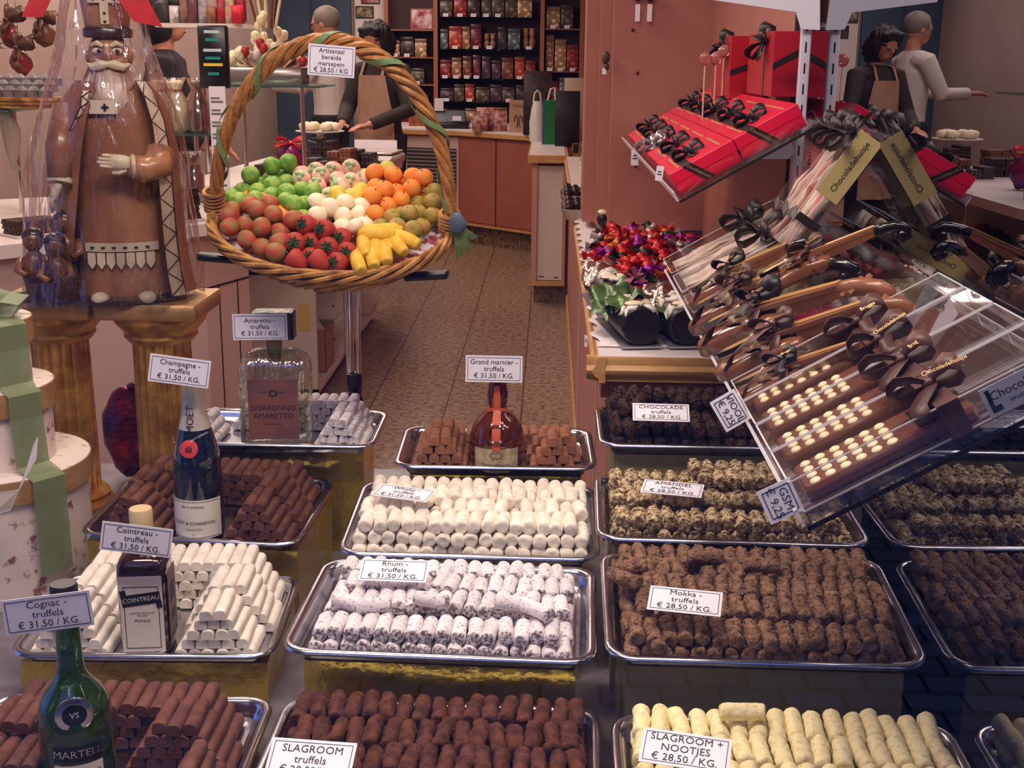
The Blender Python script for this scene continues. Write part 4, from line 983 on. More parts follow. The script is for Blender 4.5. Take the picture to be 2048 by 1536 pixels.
# tub with three children
b = MB(); b.m = T(-.128, -.065, .01)
b.lathe([(.040, 0), (.043, .002), (.049, .055), (.049, .06), (.044, .061), (.040, .02)], 28); o = b.build('tub', mat('tub_chocolate', (72, 40, 30), .28, col2=(96, 56, 42), nscale=30, coat=.3), sn, ang=30)
b = MB(); b.m = T(-.128, -.065, .01); b.lathe([(.0455, .014), (.0462, .014), (.0472, .022), (.046, .022)], 28); b.lathe([(.0485, .043), (.0492, .043), (.0498, .050), (.0487, .05)], 28); b.build('hoop', MILKD, o)
for (x_, y_, z_) in ((-.152, -.075, .055), (-.112, -.090, .045), (-.098, -.045, .085)):
    b = MB(); b.m = T(x_, y_, z_)
    b.lathe([(.020, 0), (.024, .02), (.023, .04), (.012, .052), (.009, .058)], 14).ball((0, 0, .075), (.0185, .0185, .022), 12, 10).ball((0, -.018, .073), (.003, .005, .004), 6, 5)
    b.tube([(-.02, -.005, .042), (-.027, -.02, .02), (-.012, -.03, .012)], [.008, .008, .006], 8).tube([(.02, -.005, .042), (.027, -.02, .02), (.012, -.03, .012)], [.008, .008, .006], 8)
    o = b.build('child_figure', mat('child_chocolate', (136, 90, 64), .3, col2=(110, 66, 46), nscale=50, coat=.3), sn, 'all')
    b = MB(); b.m = T(x_, y_, z_); b.ball((0, .004, .084), (.0205, .019, .018), 12, 8); b.jitter(.002, 120); b.build('hair', MILKD, o, 'all')
# cellophane and its ribbon
def film(u, v):
    a = 2 * PI * u; T_ = [(0, .165, .14), (.10, .160, .135), (.25, .150, .12), (.40, .115, .10), (.50, .085, .08), (.58, .072, .066), (.655, .060, .055), (.70, .02, .02), (.74, .05, .05)]
    z = .74 * v + .003
    for (z0, a0, b0), (z1, a1, b1) in zip(T_, T_[1:]):
        if z <= z1 + .004: t = (z - z0) / (z1 - z0); rx, ry = a0 + (a1 - a0) * t, b0 + (b1 - b0) * t; break
    w = 1 + .035 * math.sin(a * 7 + z * 18) + .02 * math.sin(a * 17 - z * 9); w += .035 * noise.noise(Vector((math.cos(a) * 2, math.sin(a) * 2, z * 7)))
    return Vector((rx * w * math.cos(a) - .022 * (1 - v), ry * w * math.sin(a) - .015, z))
FILM = clear('cellophane', (255, 255, 255), .05, .05, wrinkle=1, wscale=22, edge=.7)
MB().sheet(film, 84, 40).build('cellophane', FILM, sn, 'all')
RED = mat('ribbon_red', (206, 36, 40), .35, col2=(190, 28, 34), nscale=30)
b = MB()
b.strip([(0, -.03, .700), (-.05, -.06, .665), (-.085, -.075, .625), (-.118, -.085, .555)], [Vector((.014, 0, .02)), Vector((.03, 0, .02)), Vector((.042, 0, .012)), Vector((.036, 0, .0))])
b.strip([(0, -.03, .700), (.035, -.062, .655), (.050, -.076, .60), (.078, -.082, .545)], [Vector((-.014, 0, .02)), Vector((.045, 0, .02)), Vector((.046, 0, .012)), Vector((.05, 0, -.01))])
b.strip([(0, -.02, .70), (-.06, -.03, .735), (-.05, -.02, .76), (0, -.02, .705)], (0, .03, 0)); b.strip([(0, -.02, .70), (.06, -.03, .735), (.05, -.02, .76), (0, -.02, .705)], (0, .03, 0))
b.build('ribbon', RED, sn, False)
# small price block
t = MB().box((-.03, -.012, 0), (.03, .012, .003)).box((-.03, 0, .003), (.03, .010, .019)).build('price_block', BLACK, None, False); t.matrix_world = T(-1.10, 2.535, 1.0925) @ RZ(8); tag(t, 'small black price block with gold digits on the left gold slab', 'price block')
text('9.99', .017, mat('digit_gold', (214, 190, 120), .4), t, T(.004, -.0004, .011) @ RX(90))

# ================================================================ stack of round gift boxes
FLO = mat('floral_paper', (226, 208, 198), .6, col2=(140, 92, 84), nscale=38, lo=.55, hi=.64)
LIDM = mat('lid_gold_paper', (172, 132, 84), .45, col2=(156, 116, 70), nscale=20)
LIDT = mat('lid_cream_paper', (236, 222, 208), .55, col2=(186, 150, 124), nscale=26, lo=.60, hi=.64, stretch=(1, 3, 1))
GX, GY = -1.06, 2.22; gz = .6; GST = []
for r, h, lab in ((.168, .250, 'largest round floral gift box at the bottom of the stack'), (.112, .150, 'middle round floral gift box in the stack'), (.082, .125, 'smallest round floral gift box on top under the green ribbon')):
    t = thing('round_gift_box', lab, 'gift box', (GX, GY, gz), 'stacked round gift boxes')
    MB().lathe([(r, 0), (r, h - .012)], 56).build('body', FLO, t)
    o = MB().lathe([(r + .007, h - .045), (r + .009, h - .045), (r + .009, h - .001), (r + .007, h)], 56, cap=False).build('lid', LIDM, t)
    MB().lathe([(.001, h - .002), (r + .0065, h - .002), (r + .0065, h)], 56).build('lid_top', LIDT, o)
    GST.append((r + .012, gz + h)); gz += h
GRN = clear('ribbon_organza', (140, 190, 110), .5, .4, edge=.7, tint=(150, 196, 120))
GRN = mat('ribbon_organza_green', (132, 148, 104), .5, alpha=.62)
def around(ang, w, lab, m, dz=0):
    a = math.radians(ang); d = Vector((math.cos(a), math.sin(a), 0)); s = Vector((-math.sin(a), math.cos(a), 0)); pts = [Vector((GX, GY, GST[2][1] + .004))]
    for r, z in reversed(GST):
        pts += [Vector((GX, GY, z + .003)) + d * (r - .012), Vector((GX, GY, z - .004)) + d * (r + .004), Vector((GX, GY, z - .05)) + d * (r + .003)]
        k = GST.index((r, z)); low = GST[k - 1] if k else None
        if low: pts += [Vector((GX, GY, low[1] + .012)) + d * (r + .010)]
    pts.append(Vector((GX, GY, .66)) + d * (GST[0][0] + .004))
    b = MB(); b.strip(pts, s * w, .0004); o = b.build('gift_ribbon', m, None, False); return tag(o, lab, 'ribbon')
around(-36, .066, 'sheer green ribbon running down the stack of round boxes', GRN)
b = MB()
for k in range(5):
    a = k * 1.3; d = Vector((math.cos(a), math.sin(a), 0)); c = Vector((GX, GY, GST[2][1] + .008))
    b.strip([c, c + d * .05 + Vector((0, 0, .03)), c + d * .085 + Vector((0, 0, .025)), c + d * .07 + Vector((0, 0, .002)), c], Vector((-d.y, d.x, 0)) * .05 + Vector((0, 0, .01)))
o = b.build('gift_bow', GRN, None, False); tag(o, 'sheer green bow on the top round box', 'bow')
b = MB(); p = [AY(-20, 1010, 2.0), AY(30, 1000, 2.02), AY(62, 930, 2.03), AY(72, 880, 2.05)]
b.strip(p, [Vector((.0, 0, .04)), Vector((.02, 0, .04)), Vector((.02, 0, .02)), Vector((.008, 0, .012))], .0004); o = b.build('white_ribbon', mat('ribbon_white', (226, 216, 200), .4, alpha=.85), None, False); tag(o, 'curling white ribbon end over the largest round box', 'ribbon')
b = MB().ball((0, 0, .118), (.062, .05, .118), 22, 16).jitter(.012, 26).ball((.03, 0, .235), (.03, .02, .012), 8, 6)
for v in b.v: v.z = max(v.z, .001)
o = b.build('foil_bag', mat('foil_purple_red', (120, 24, 44), .25, .6, col2=(60, 20, 50), nscale=14, bump=.4, bscale=40), None, 'all'); o.matrix_world = T(-1.005, 2.81, .6); tag(o, 'dark red foil bag glinting between the gold columns', 'bag')
# ================================================================ sloping display shelves along the mirror
SLOPE = 30
def shelf_m(y, z=1.175): return T(.25, y, z) @ RY(-SLOPE)
ACRY = clear('clear_acrylic', (255, 255, 255), .045, .02, edge=.7)
ACRYL = mat('acrylic_edge', (226, 224, 230), .5, alpha=.55)
SAT = mat('satin_brown', (92, 56, 46), .45, col2=(70, 42, 36), nscale=30)
SATD = mat('satin_dark', (34, 23, 21), .45)
GOLDINK = mat('gold_ink', (196, 164, 104), .4, .3)
HOTPINK = mat('hot_pink_card', (224, 20, 62), .35, col2=(214, 16, 60), nscale=8)
def bow(name, M, parent, m, s=.03, seed=0, txt=None, tails=2, loops=2):
    """ribbon bow: loops, knot and tails; M: z away from the surface"""
    rnd = random.Random(seed); b = MB(); b.m = M
    for k in range(loops):
        a = math.radians(180 * k * 2 / loops + rnd.uniform(-18, 18)); d = Vector((math.cos(a), math.sin(a), 0)); w = Vector((-d.y * .5, d.x * .5, .6)).normalized() * s * .55
        up = Vector((0, 0, 1)); L = s * rnd.uniform(.9, 1.2)
        pts = [d * L * x + up * s * z for x, z in ((0, .25), (.35, .55), (.75, .7), (1.05, .55), (1.1, .3), (.85, .12), (.4, .12), (0, .2))]
        b.strip(pts, [w * q for q in (.35, .8, 1, 1, 1, 1, .8, .35)], .0004)
    for k in range(tails):
        a = math.radians(200 * k + 60 + rnd.uniform(-30, 30)); d = Vector((math.cos(a), math.sin(a), 0)); sd = Vector((-d.y, d.x, 0)); L = s * rnd.uniform(1.2, 1.8)
        b.strip([d * L * x + Vector((0, 0, s * z)) + sd * s * .2 * math.sin(x * 5 + k) for x, z in ((0, .2), (.35, .28), (.7, .12), (1, .05))], [sd * s * .5 * q for q in (.4, 1, 1.1, 1.1)], .0004)
    b.ball((0, 0, s * .25), (s * .22, s * .18, s * .16), 10, 6)
    o = b.build(name, m, parent, 'all')
    if txt: text(txt, s * .20, GOLDINK, o, M @ T(s * .55, -s * .28, s * .62) @ RZ(rnd.uniform(-20, 40)) @ RX(40))
    return o
def long_shelf(name, y0, y1, z, label):
    t = thing(name, label, 'shelf', shelf_m(y0, z), 'sloping shelves on the mirror'); L = y1 - y0
    MB().box((0, 0, -.006), (.300, L, -.002)).build('panel', ACRY, t, False)
    MB().box((-.004, 0, -.007), (0, L, .012)).build('side_lip', ACRYL, t, False)
    o = MB().box((0, -.003, -.008), (.300, -.0004, .022)).build('front_lip', ACRY, t, False)
    MB().box((0, -.004, -.012), (.300, -.0032, -.007)).build('edge_strip', SATD, o, False)
    return t
lo = long_shelf('sloping_shelf', 1.115, 2.52, 1.175, 'long clear sloping shelf of chocolate violins and clear boxes')
hi = long_shelf('sloping_shelf', 2.40, 4.2, 1.345, 'upper clear sloping shelf holding pink boxes')
# white brackets
BRK = mat('bracket_white', (222, 220, 226), .4)
def bracket(pts, Y, th, label, holes=()):
    P = [AY(x, y, Y) for x, y in pts]; t = thing('shelf_bracket', label, 'bracket', P[0], 'white shelf brackets')
    b = MB(); b.loft([[p - P[0] + Vector((0, k, 0)) for p in P] for k in (0, th)], True); b.build('plate', BRK, t, False)
    if holes:
        h = MB()
        for x, y in holes: q = AY(x, y, Y) - P[0]; h.m = T(q.x, -.0006, q.z) @ RX(90); h.lathe([(.0036, 0), (.0036, .001)], 10)
        h.build('hole', BLACK, t)
    return t
bracket([(1362, 366), (1500, 292), (1520, 262), (1560, 240), (1590, 300), (1578, 318), (1512, 318), (1400, 352)], 2.47, .003, 'white perforated bracket under the pink boxes', [(1552, 247), (1566, 258), (1546, 262), (1569, 252), (1550, 258), (1572, 262)])
bracket([(1426, -12), (1426, 0), (1592, 24), (1602, 58), (1640, 60), (1640, -12)], 2.50, .003, 'white angled bracket at the top of the mirror')
bracket([(1968, 760), (2075, 716), (2100, 850), (2040, 850)], 1.36, .003, 'white bracket behind the clear phone boxes at the right edge')
p = AY(1608, 60, 2.50)
t = thing('shelf_post', 'white upright post in front of the mirror carrying the shelves', 'post', (.500, 2.52, .6))
MB().box((-.010, -.008, 0), (.010, .008, 2.2), .002).build('rail', mat('post_white', (206, 204, 212), .35), t)
b = MB()
for k in range(40): b.box((-.0015, -.0088, .5 + k * .04), (.0015, -.008, .52 + k * .04))
b.build('slot', BLACK, t, False)
p = AY(1437, 300, 4.2)
t = MB().tube([(p.x, 4.2, 1.03), (p.x, 4.2, 2.85)], .006, 8).build('thin_rod', mat('rod_beige', (170, 130, 110), .35, .4)); tag(t, 'thin metal rod against the pink panel wall', 'rod')

# ---- pink boxes
BL_, BW_, BH_ = .262, .134, .046
def pink_box(M, label, seed):
    t = thing('pink_gift_box', label, 'gift box', M, 'pink boxes on the upper sloping shelf')
    MB().box((0, 0, 0), (BW_, BL_, BH_ * .62), .001).build('box', HOTPINK, t, False)
    o = MB().box((-.0012, -.0012, BH_ * .5), (BW_ + .0012, BL_ + .0012, BH_), .001).build('lid', HOTPINK, t, False)
    b = MB(); b.m = T(BW_ * .55, 0, 0)
    b.loft([[(-.015 + k, -.0018 - e, .002 if k == 0 else .002) for k, e in ((0, 0), (.018, 0), (.018, .0006), (0, .0006))], [(-.046 + k, -.0018 - e, BH_) for k, e in ((0, 0), (.018, 0), (.018, .0006), (0, .0006))]], True)
    b.loft([[(-.046 + k, y, BH_ + .0006 * e) for k, e in ((0, 0), (.018, 0), (.018, 1), (0, 1))] for y in (-.002, BL_)], True)
    r = b.build('ribbon', SATD, t, False)
    text('Chocoladehuisje', .0085, GOLDINK, r, T(BW_ * .55 - .0215, -.0026, BH_ * .52) @ RX(90) @ RZ(-55))
    bow('bow', T(BW_ * .42, BL_ * .42, BH_), t, SATD, .029, seed, loops=4)
    MB().box((.02, .03, BH_), (.024, BL_ - .03, BH_ + .0006)).box((BW_ - .024, .03, BH_), (BW_ - .020, BL_ - .03, BH_ + .0006)).build('gold_line', GOLDINK, t, False)
    return t
HM_ = shelf_m(2.405, 1.345)
ROWN = ['front', 'second', 'third', 'fourth', 'rearmost']
for r in range(5):
    for c in range(2):
        pink_box(HM_ @ T(.008 + c * (BW_ + .004), .004 + r * (BL_ + .006), 0), 'pink box with dark bow, %s row, %s side' % (ROWN[r], ('aisle', 'mirror')[c]), r * 2 + c)
def tagcard(name, label, p, w, h, yaw=0, roll=0, tilt=0):
    o = MB().box((-w / 2, -.0004, -h / 2), (w / 2, .0004, h / 2)).build(name, PAPER, None, False); o.matrix_world = T(*p) @ RZ(yaw) @ RX(tilt) @ RY(roll)
    MB().box((-w * .3, -.0007, -h * .1), (w * .3, -.0004, -h * .02)).box((-w * .25, -.0007, h * .08), (w * .25, -.0004, h * .16)).build('print', INK, o, False)
    return tag(o, label, 'price tag')
tagcard('price_tag', 'small white tag at the far end of the upper shelf', (.244, 3.55, 1.335), .022, .045, -12)
tagcard('price_tag', 'small white tag at the near left corner of the upper shelf', AY(1321, 347, 2.52) + Vector((-.002, 0, 0)), .015, .030, -15, 6)
# silver bow among the pink boxes, lollipops, tall red boxes
t = thing('silver_bow', 'crinkled silver bow lying on the pink boxes', 'bow', HM_ @ T(.03, .62, BH_)); bow('loops', T(0, 0, 0), t, mat('silver_ribbon', (190, 186, 188), .25, .8), .034, 3, loops=6)
for k in range(4):
    px, py = ((1410, 128), (1432, 126), (1448, 112), (1462, 96))[k]; Y = 3.02 + .07 * k; q = AY(px, py, Y)
    t = thing('lollipop', 'clear pink lollipop in cellophane, %s from left above the pink boxes' % nth(k + 1), 'lollipop', (q.x, Y, 1.345 + (q.x - .25) * .577 + .055), 'lollipops behind the pink boxes')
    h = q.z - (1.345 + (q.x - .25) * .577 + .055)
    MB().tube([(0, 0, 0), (0, 0, h)], .002, 6).build('stick', mat('stick_pale', (214, 180, 160), .5), t)
    MB().ball((0, 0, h + .012), (.015, .009, .016), 12, 8).jitter(.003, 90).build('candy', mat('candy_clear_pink', (206, 140, 130), .12, trans=.5, coat=.5), t)
REDBOX = mat('red_box', (176, 22, 40), .35)
for k, (y0, x0, x1, h, lab) in enumerate(((2.70, .470, .525, .135, 'tall dark red box with black ribbon standing against the mirror'), (3.12, .44, .525, .15, 'tall red box with black ribbon behind the lollipops'))):
    zb = 1.345 + (x0 - .25) * .577 + .058
    t = thing('red_gift_box', lab, 'gift box', (x0, y0, zb)); MB().box((0, 0, 0), (x1 - x0, .34, h), .001).build('box', REDBOX, t, False)
    b = MB(); b.loft([[(.0 + q, -.0008 - e, .055 + s) for q, e, s in ((0, 0, 0), (0, 0, .014), (0, .0008, .014), (0, .0008, 0))], [(x1 - x0, -.0008 - e, .085 + s) for q, e, s in ((0, 0, 0), (0, 0, .014), (0, .0008, .014), (0, .0008, 0))]], True)
    b.box((-.0008, .10, 0), (0, .115, h)).build('ribbon', SATD, t, False); bow('bow', T(0, .1, h * .8) @ RY(-60), t, SATD, .038, 9 + k, loops=4)

# ---- clear boxes of pale sticks lying on the lower shelf
PALE = [mat('pale_stick', (222, 206, 190), .35, col2=(200, 176, 160), nscale=30), mat('pink_stick', (204, 128, 116), .35), mat('brown_stick', (120, 70, 50), .35)]
def stick_box(M, lab, w, l, h, seed, lbl=True):
    t = thing('clear_stick_box', lab, 'box', M, 'clear boxes of pale chocolate sticks'); rnd = random.Random(seed)
    MB().box((0, 0, 0), (l, w, .0015)).build('base_card', mat('card_silver', (170, 160, 156), .3, .5), t, False)
    n = 4
    for k in range(n):
        y = w * (k + .5) / n; b = MB()
        b.tube([(.012 + (l - .03) * i / 7, y + rnd.uniform(-.002, .002), h * .42 + rnd.uniform(-.002, .002)) for i in range(8)], [w / n * .38 * (1 + .12 * math.sin(i * 2.3 + k)) for i in range(8)], 10)
        b.build('stick', PALE[(k + seed) % 3 if k % 3 == 1 else 0], t, 'all')
    MB().box((0, 0, .0016), (l, w, h)).build('lid', ACRY, t, False)
    e = MB()
    for y in (0, w):
        for z in (.002, h): e.box((0, y - .0006, z - .0006), (l, y + .0006, z + .0006))
    for x in (0, l):
        for z in (.002, h): e.box((x - .0006, 0, z - .0006), (x + .0006, w, z + .0006))
    e.build('lid_edge', ACRYL, t, False)
    bow('bow', T(l * .68, w * .5, h), t, SATD, .04, seed, txt=None, loops=4)
    if lbl:
        o = MB().box((l * .45, -.0012, h * .1), (l * .95, -.0004, h * .9)).build('label', mat('label_gold', (172, 152, 98), .4), t, False); text('Chocoladehuisje', .012, INK, o, T(l * .7, -.0014, h * .5) @ RX(90))
    return t
stick_box(shelf_m(2.09) @ T(.006, 0, 0), 'clear box of pale chocolate sticks nearer the violins', .16, .25, .045, 1)
stick_box(shelf_m(2.28) @ T(.006, 0, 0), 'clear box of pale chocolate sticks under the pink boxes', .17, .25, .045, 4, False)
# ---- tall clear bags leaning on the mirror
for k in range(3):
    t = thing('clear_candy_box', ('tall clear sweet box with gold label nearest the violins', 'middle tall clear sweet box leaning on the mirror', 'tall clear sweet box furthest back on the mirror')[k], 'box', T(.372, 2.005 + k * .078, 1.315) @ RY(34), 'tall clear sweet boxes leaning on the mirror')
    rnd = random.Random(k); b = MB(); MB().box((.002, .002, .0), (.042, .072, .225)).build('wrapper', ACRY, t, False)
    for q in range(5):
        y = .010 + q * .0135; b = MB(); b.tube([(.022 + rnd.uniform(-.006, .006), y + rnd.uniform(-.003, .003), .004 + i * .034) for i in range(7)], [.0062, .0072, .006, .0074, .0062, .007, .0055], 8); b.build('sweet', PALE[(q + k) % 3] if q % 2 else PALE[0], t, 'all')
    if k == 0:
        o = MB().box((.0, .0, .105), (.044, .0016, .222)).box((.0425, 0, .105), (.044, .06, .222)).build('label', mat('label_gold', (172, 152, 98), .4), t, False); text('Chocoladehuisje', .014, INK, o, T(.022, -.0006, .165) @ RX(90) @ RZ(90))
        MB().box((.0, -.0008, .05), (.044, 0, .064)).build('ribbon', SATD, t, False)
    MB().strip([(.0, .0, .05), (-.002, .036, .062), (0, .072, .05)], (0, 0, .014)).build('band', SATD, t, False)
    bow('bow', T(.0, .036, .205) @ RY(-80), t, SATD, .032, 20 + k, loops=4)

# ---- chocolate violins
VBODY = mat('violin_milk', (132, 84, 55), .24, col2=(120, 74, 48), nscale=20, coat=.4); VNECK = mat('violin_neck', (132, 84, 54), .3, coat=.2); VDARK = mat('violin_dark', (22, 14, 14), .22, coat=.4)
VHALF = [(0, 0), (.003, .022), (.012, .037), (.030, .044), (.050, .042), (.068, .031), (.085, .027), (.100, .031), (.115, .037), (.130, .036), (.142, .026), (.147, .012), (.148, 0)]
def violin(P0, P1, lab, dark, seed, nrm=None):
    P0, P1 = Vector(P0), Vector(P1); n = nrm or Vector((-.5, 0, .866)); d = P1 - P0; sc = d.length / .30
    M = frame(P0, d, n.cross(d)) @ Matrix.Scale(sc, 4)
    t = thing('chocolate_violin', lab, 'chocolate violin', M, 'chocolate violins on the sloping shelf')
    out = VHALF + [(x, -y) for x, y in reversed(VHALF[1:-1])]
    b = MB(); cx = .074
    b.loft([[(cx + (x - cx) * q, y * q, z) for x, y in out] for q, z in ((.93, 0), (1, .004), (1, .016), (.95, .021), (.75, .0245), (.4, .027), (.05, .028))], True)
    b.build('body', VBODY, t, 'all')
    b = MB()
    for s in (-1, 1): b.tube([(.060, s * .016, .0275), (.068, s * .019, .0265), (.078, s * .017, .027), (.086, s * .020, .0262)], .0015, 5)
    b.build('sound_hole', VDARK, t)
    o = MB().loft([[(.095, -.012, z) for z in (.031,)] + [(.095, .012, .031), (.095, .012, .037), (.095, -.012, .037)], [(.238, -.008, .026), (.238, .008, .026), (.238, .008, .033), (.238, -.008, .033)]], True).build('fingerboard', VNECK, t, False)
    b = MB().loft([[(.14, -.010, .012), (.14, .010, .012), (.14, .010, .031), (.14, -.010, .031)], [(.24, -.0075, .016), (.24, .0075, .016), (.24, .0075, .027), (.24, -.0075, .027)]], True); b.build('neck', VBODY, t)
    b = MB(); 
    for y in (-.005, -.0016, .0016, .005): b.tube([(.02, y, .036), (.07, y, .041), (.24, y * .7, .0345)], .0006, 4)
    b.build('string', mat('string_gold', (190, 150, 90), .35), t)
    MB().box((.066, -.014, .027), (.069, .014, .041)).build('bridge', CREAM, t, False)
    MB().loft([[(.012, -.006, .029), (.012, .006, .029), (.012, .006, .036), (.012, -.006, .036)], [(.05, -.009, .031), (.05, .009, .031), (.05, .009, .038), (.05, -.009, .038)]], True).build('tailpiece', VDARK, t, False)
    m = VDARK if dark else VNECK
    b = MB(); b.tube([(.236, 0, .024), (.255, 0, .022), (.272, 0, .018), (.285, 0, .012), (.293, 0, .002), (.290, 0, -.008), (.280, 0, -.010), (.274, 0, -.003), (.279, 0, .004)], [.0105, .0110, .0105, .011, .011, .010, .009, .0075, .005], 10)
    b.ball((.281, 0, -.001), (.010, .015, .010), 12, 8)
    o = b.build('scroll', m, t, 'all'); b = MB()
    for i, x in enumerate((.250, .262)):
        for s in (-1, 1): b.tube([(x + s * .003, s * .008, .021), (x + s * .003, s * .022, .022)], [.003, .0045], 6)
    b.build('tuning_peg', m, o)
    bow('bow', T(.112, 0, .040), t, SAT if seed % 2 else SATD, .030, seed, txt=('Chocoladehuisje' if seed % 2 else 'Brugge'), loops=2)
    b = MB(); b.strip([(.112, -.034, .006), (.112, -.030, .024), (.112, 0, .040), (.112, .030, .024), (.112, .034, .006)], (.016, 0, 0), .0004)
    for k in range(2): a = -.026 + .05 * k; b.strip([(.105, a * .3, .042), (.075, a * .8, .044), (.05, a * 1.2, .036), (.035, a * 1.6, .020)], [Vector((.0, .010, .004)), Vector((.004, .014, .004)), Vector((.006, .014, .002)), Vector((.008, .012, 0))], .0004)
    o = b.build('ribbon', SAT, t, 'all'); text('Chocoladehuisje', .0065, GOLDINK, o, T(.072, -.022, .0452) @ RZ(-150))
    return t
NS = Vector((-.5, 0, .866)); S0 = Vector((.25, 1.5, 1.175))
def on_shelf(px, py, h):
    d = ray(px, py); return CC + d * ((S0 + NS * h - CC).dot(NS) / d.dot(NS))
for k, (a, h0, c, h1, dark, lab) in enumerate((((1393, 612), .006, (1648, 492), .03, 1, 'chocolate violin with dark scroll furthest back by the clear stick box'),
                                    ((1406, 655), .006, (1716, 540), .035, 1, 'chocolate violin with dark scroll, second from the back'),
                                    ((1424, 694), .006, (1788, 588), .02, 0, 'chocolate violin with light brown scroll, third from the back'),
                                    ((1446, 752), .006, (1828, 618), .012, 0, 'chocolate violin with light scroll, second from the front'),
                                    ((1476, 806), .006, (1800, 690), .012, 0, 'chocolate violin lying against the clear phone boxes'),
                                    ((1520, 588), .060, (1850, 446), .040, 1, 'chocolate violin with long neck lying on top, dark scroll touching the mirror'))):
    p0, p1 = on_shelf(*a, h0), on_shelf(*c, h1)
    if p1.x > .512: p1 = p0 + (p1 - p0) * ((.512 - p0.x) / (p1.x - p0.x))
    violin(p0, p1, lab, dark, k)

# ---- clear boxes with chocolate telephones
PHONE = mat('phone_chocolate', (104, 62, 46), .3, col2=(94, 54, 40), nscale=15, coat=.2)
for k in range(4):
    W_, L_, H_ = .094, .285, .036
    t = thing('clear_phone_box', ('clear box of a chocolate phone nearest the window with a white label', 'clear box of a chocolate phone, second from the window', 'clear box of a chocolate phone, third from the window', 'clear box of a chocolate phone next to the violins')[k], 'box', shelf_m(1.125) @ T(.005, k * .0985, 0), 'clear boxes of chocolate phones')
    MB().box((0, 0, 0), (L_, W_, .0015)).build('base_card', mat('card_brown', (96, 74, 64), .4), t, False)
    ph = MB().box((.010, .012, .0016), (.19, W_ - .012, .017), .004).build('chocolate_phone', PHONE, t)
    b = MB()
    for i in range(6):
        for j in range(4): b.ball((.024 + i * .0165, .022 + j * (W_ - .044) / 3, .0172), (.0058, .0062, .0028), 10, 6)
    b.build('button', CREAM, ph)
    MB().box((.135, .022, .017), (.18, W_ - .022, .0185)).build('screen', DARK, ph, False)
    MB().box((0, 0, .0016), (L_, W_, H_)).build('lid', ACRY, t, False)
    e = MB()
    for y in (0, W_):
        for z in (.002, H_): e.box((0, y - .0007, z - .0007), (L_, y + .0007, z + .0007))
    for x in (0, L_):
        for z in (.002, H_): e.box((x - .0007, 0, z - .0007), (x + .0007, W_, z + .0007))
    e.build('lid_edge', ACRYL, t, False)
    b = MB(); b.strip([(.165, -.001, 0), (.165, -.001, H_ + .0005), (.165, W_ + .001, H_ + .0005), (.165, W_ + .001, 0)], (.022, 0, 0), .0004); b.build('ribbon', SAT, t, False)
    bow('bow', T(.165, W_ * .5, H_), t, SAT, .034, 31 + k, txt='Brugge' if k % 2 else 'Chocoladehuisje')
    if k == 0:
        o = MB().box((.195, -.0016, .003), (.281, -.0008, H_ - .003)).build('label', mat('label_grey_white', (206, 206, 212), .4), t, False)
        text('Chocoladehuisje', .0125, INK, o, T(.243, -.0018, .022) @ RX(90)); text('Wollestraat - Brugge', .0065, INK, o, T(.245, -.0018, .011) @ RX(90)); MB().box((.199, -.0020, .006), (.203, -.0016, H_ - .006)).box((.203, -.0020, .006), (.209, -.0016, .012)).build('mark', INK, o, False)
def rack_card(label, body, tl_, tr_, bl_, d, size):
    a, b_, c = AD(*tl_, d), AD(*tr_, d), AD(*bl_, d); w, h = (b_ - a).length, (c - a).length
    M = frame((b_ + c) / 2, b_ - a, a - c)
    o = MB().box((-w / 2, -h / 2, -.0005), (w / 2, h / 2, .0005)).build('price_card', PAPER, None, False); o.matrix_world = M; tag(o, label, 'price card')
    q = MB()
    for s in (-1, 1): q.box((-w / 2 + .004, s * (h / 2 - .004) - .0005, .0005), (w / 2 - .004, s * (h / 2 - .004) + .0005, .0008)).box((s * (w / 2 - .004) - .0005, -h / 2 + .004, .0005), (s * (w / 2 - .004) + .0005, h / 2 - .004, .0008))
    q.build('border', BORD, o, False); text(body, size, INK, o, T(0, 0, .0008))
rack_card('price card reading VIOOL hanging from the left edge of the sloping shelf', 'VIOOL\n€ 9,25', (1463, 771), (1497, 830), (1424, 812), 1.46, .0118)
rack_card('price card reading GSM hanging from the left edge of the clear phone boxes', 'GSM\n€ 9,25', (1564, 938), (1594, 1003), (1527, 1001), 1.185, .0118)
# ================================================================ right-hand counter and what stands on it
CZ = 1.0
PANEL = mat('counter_pink', (176, 118, 102), .45, col2=(168, 110, 94), nscale=6)
t = thing('shop_counter', 'pink counter with oak edge and white top under the red sweets', 'counter', (.10, 2.5, 0))
MB().box((.035, .06, 0), (MX - .145, 5.5, .955)).build('body', PANEL, t, False)
MB().box((.012, .012, .985), (MX - .135, 5.55, 1.0)).build('top', mat('counter_white', (232, 222, 220), .35), t, False)
def moulding(L): return [(0, .945), (0, .953), (-.006, .957), (-.012, .964), (-.014, .972), (-.010, .978), (-.006, .982), (-.006, .990), (-.003, .999), (.014, .9995), (.014, .945)]
b = MB(); b.loft([[(x_, y + .012, z) for y, z in moulding(0)] for x_ in (-.014, MX - .135)], True); b.loft([[(y + .012, x_, z) for y, z in moulding(0)] for x_ in (5.55, -.002)], True); b.build('oak_edge', OAK, t, ang=30)
b = MB().box((.02, .045, .90), (MX - .140, .058, .945)).box((.02, .05, .90), (.034, 5.5, .945)); b.build('under_moulding', mat('oak_dark_brown', (150, 92, 60), .45), t, False)  # moulding in a darker brown than the oak edge
b = MB().box((.0315, .6, .02), (.0345, .62, .9)).box((.0315, 2.4, .02), (.0345, 2.44, .9)); b.build('side_joint', mat('side_beige', (206, 176, 160), .45), t, False)
MB().box((.026, .06, 0), (.034, 5.5, .10)).build('plinth', OAK, t, False)
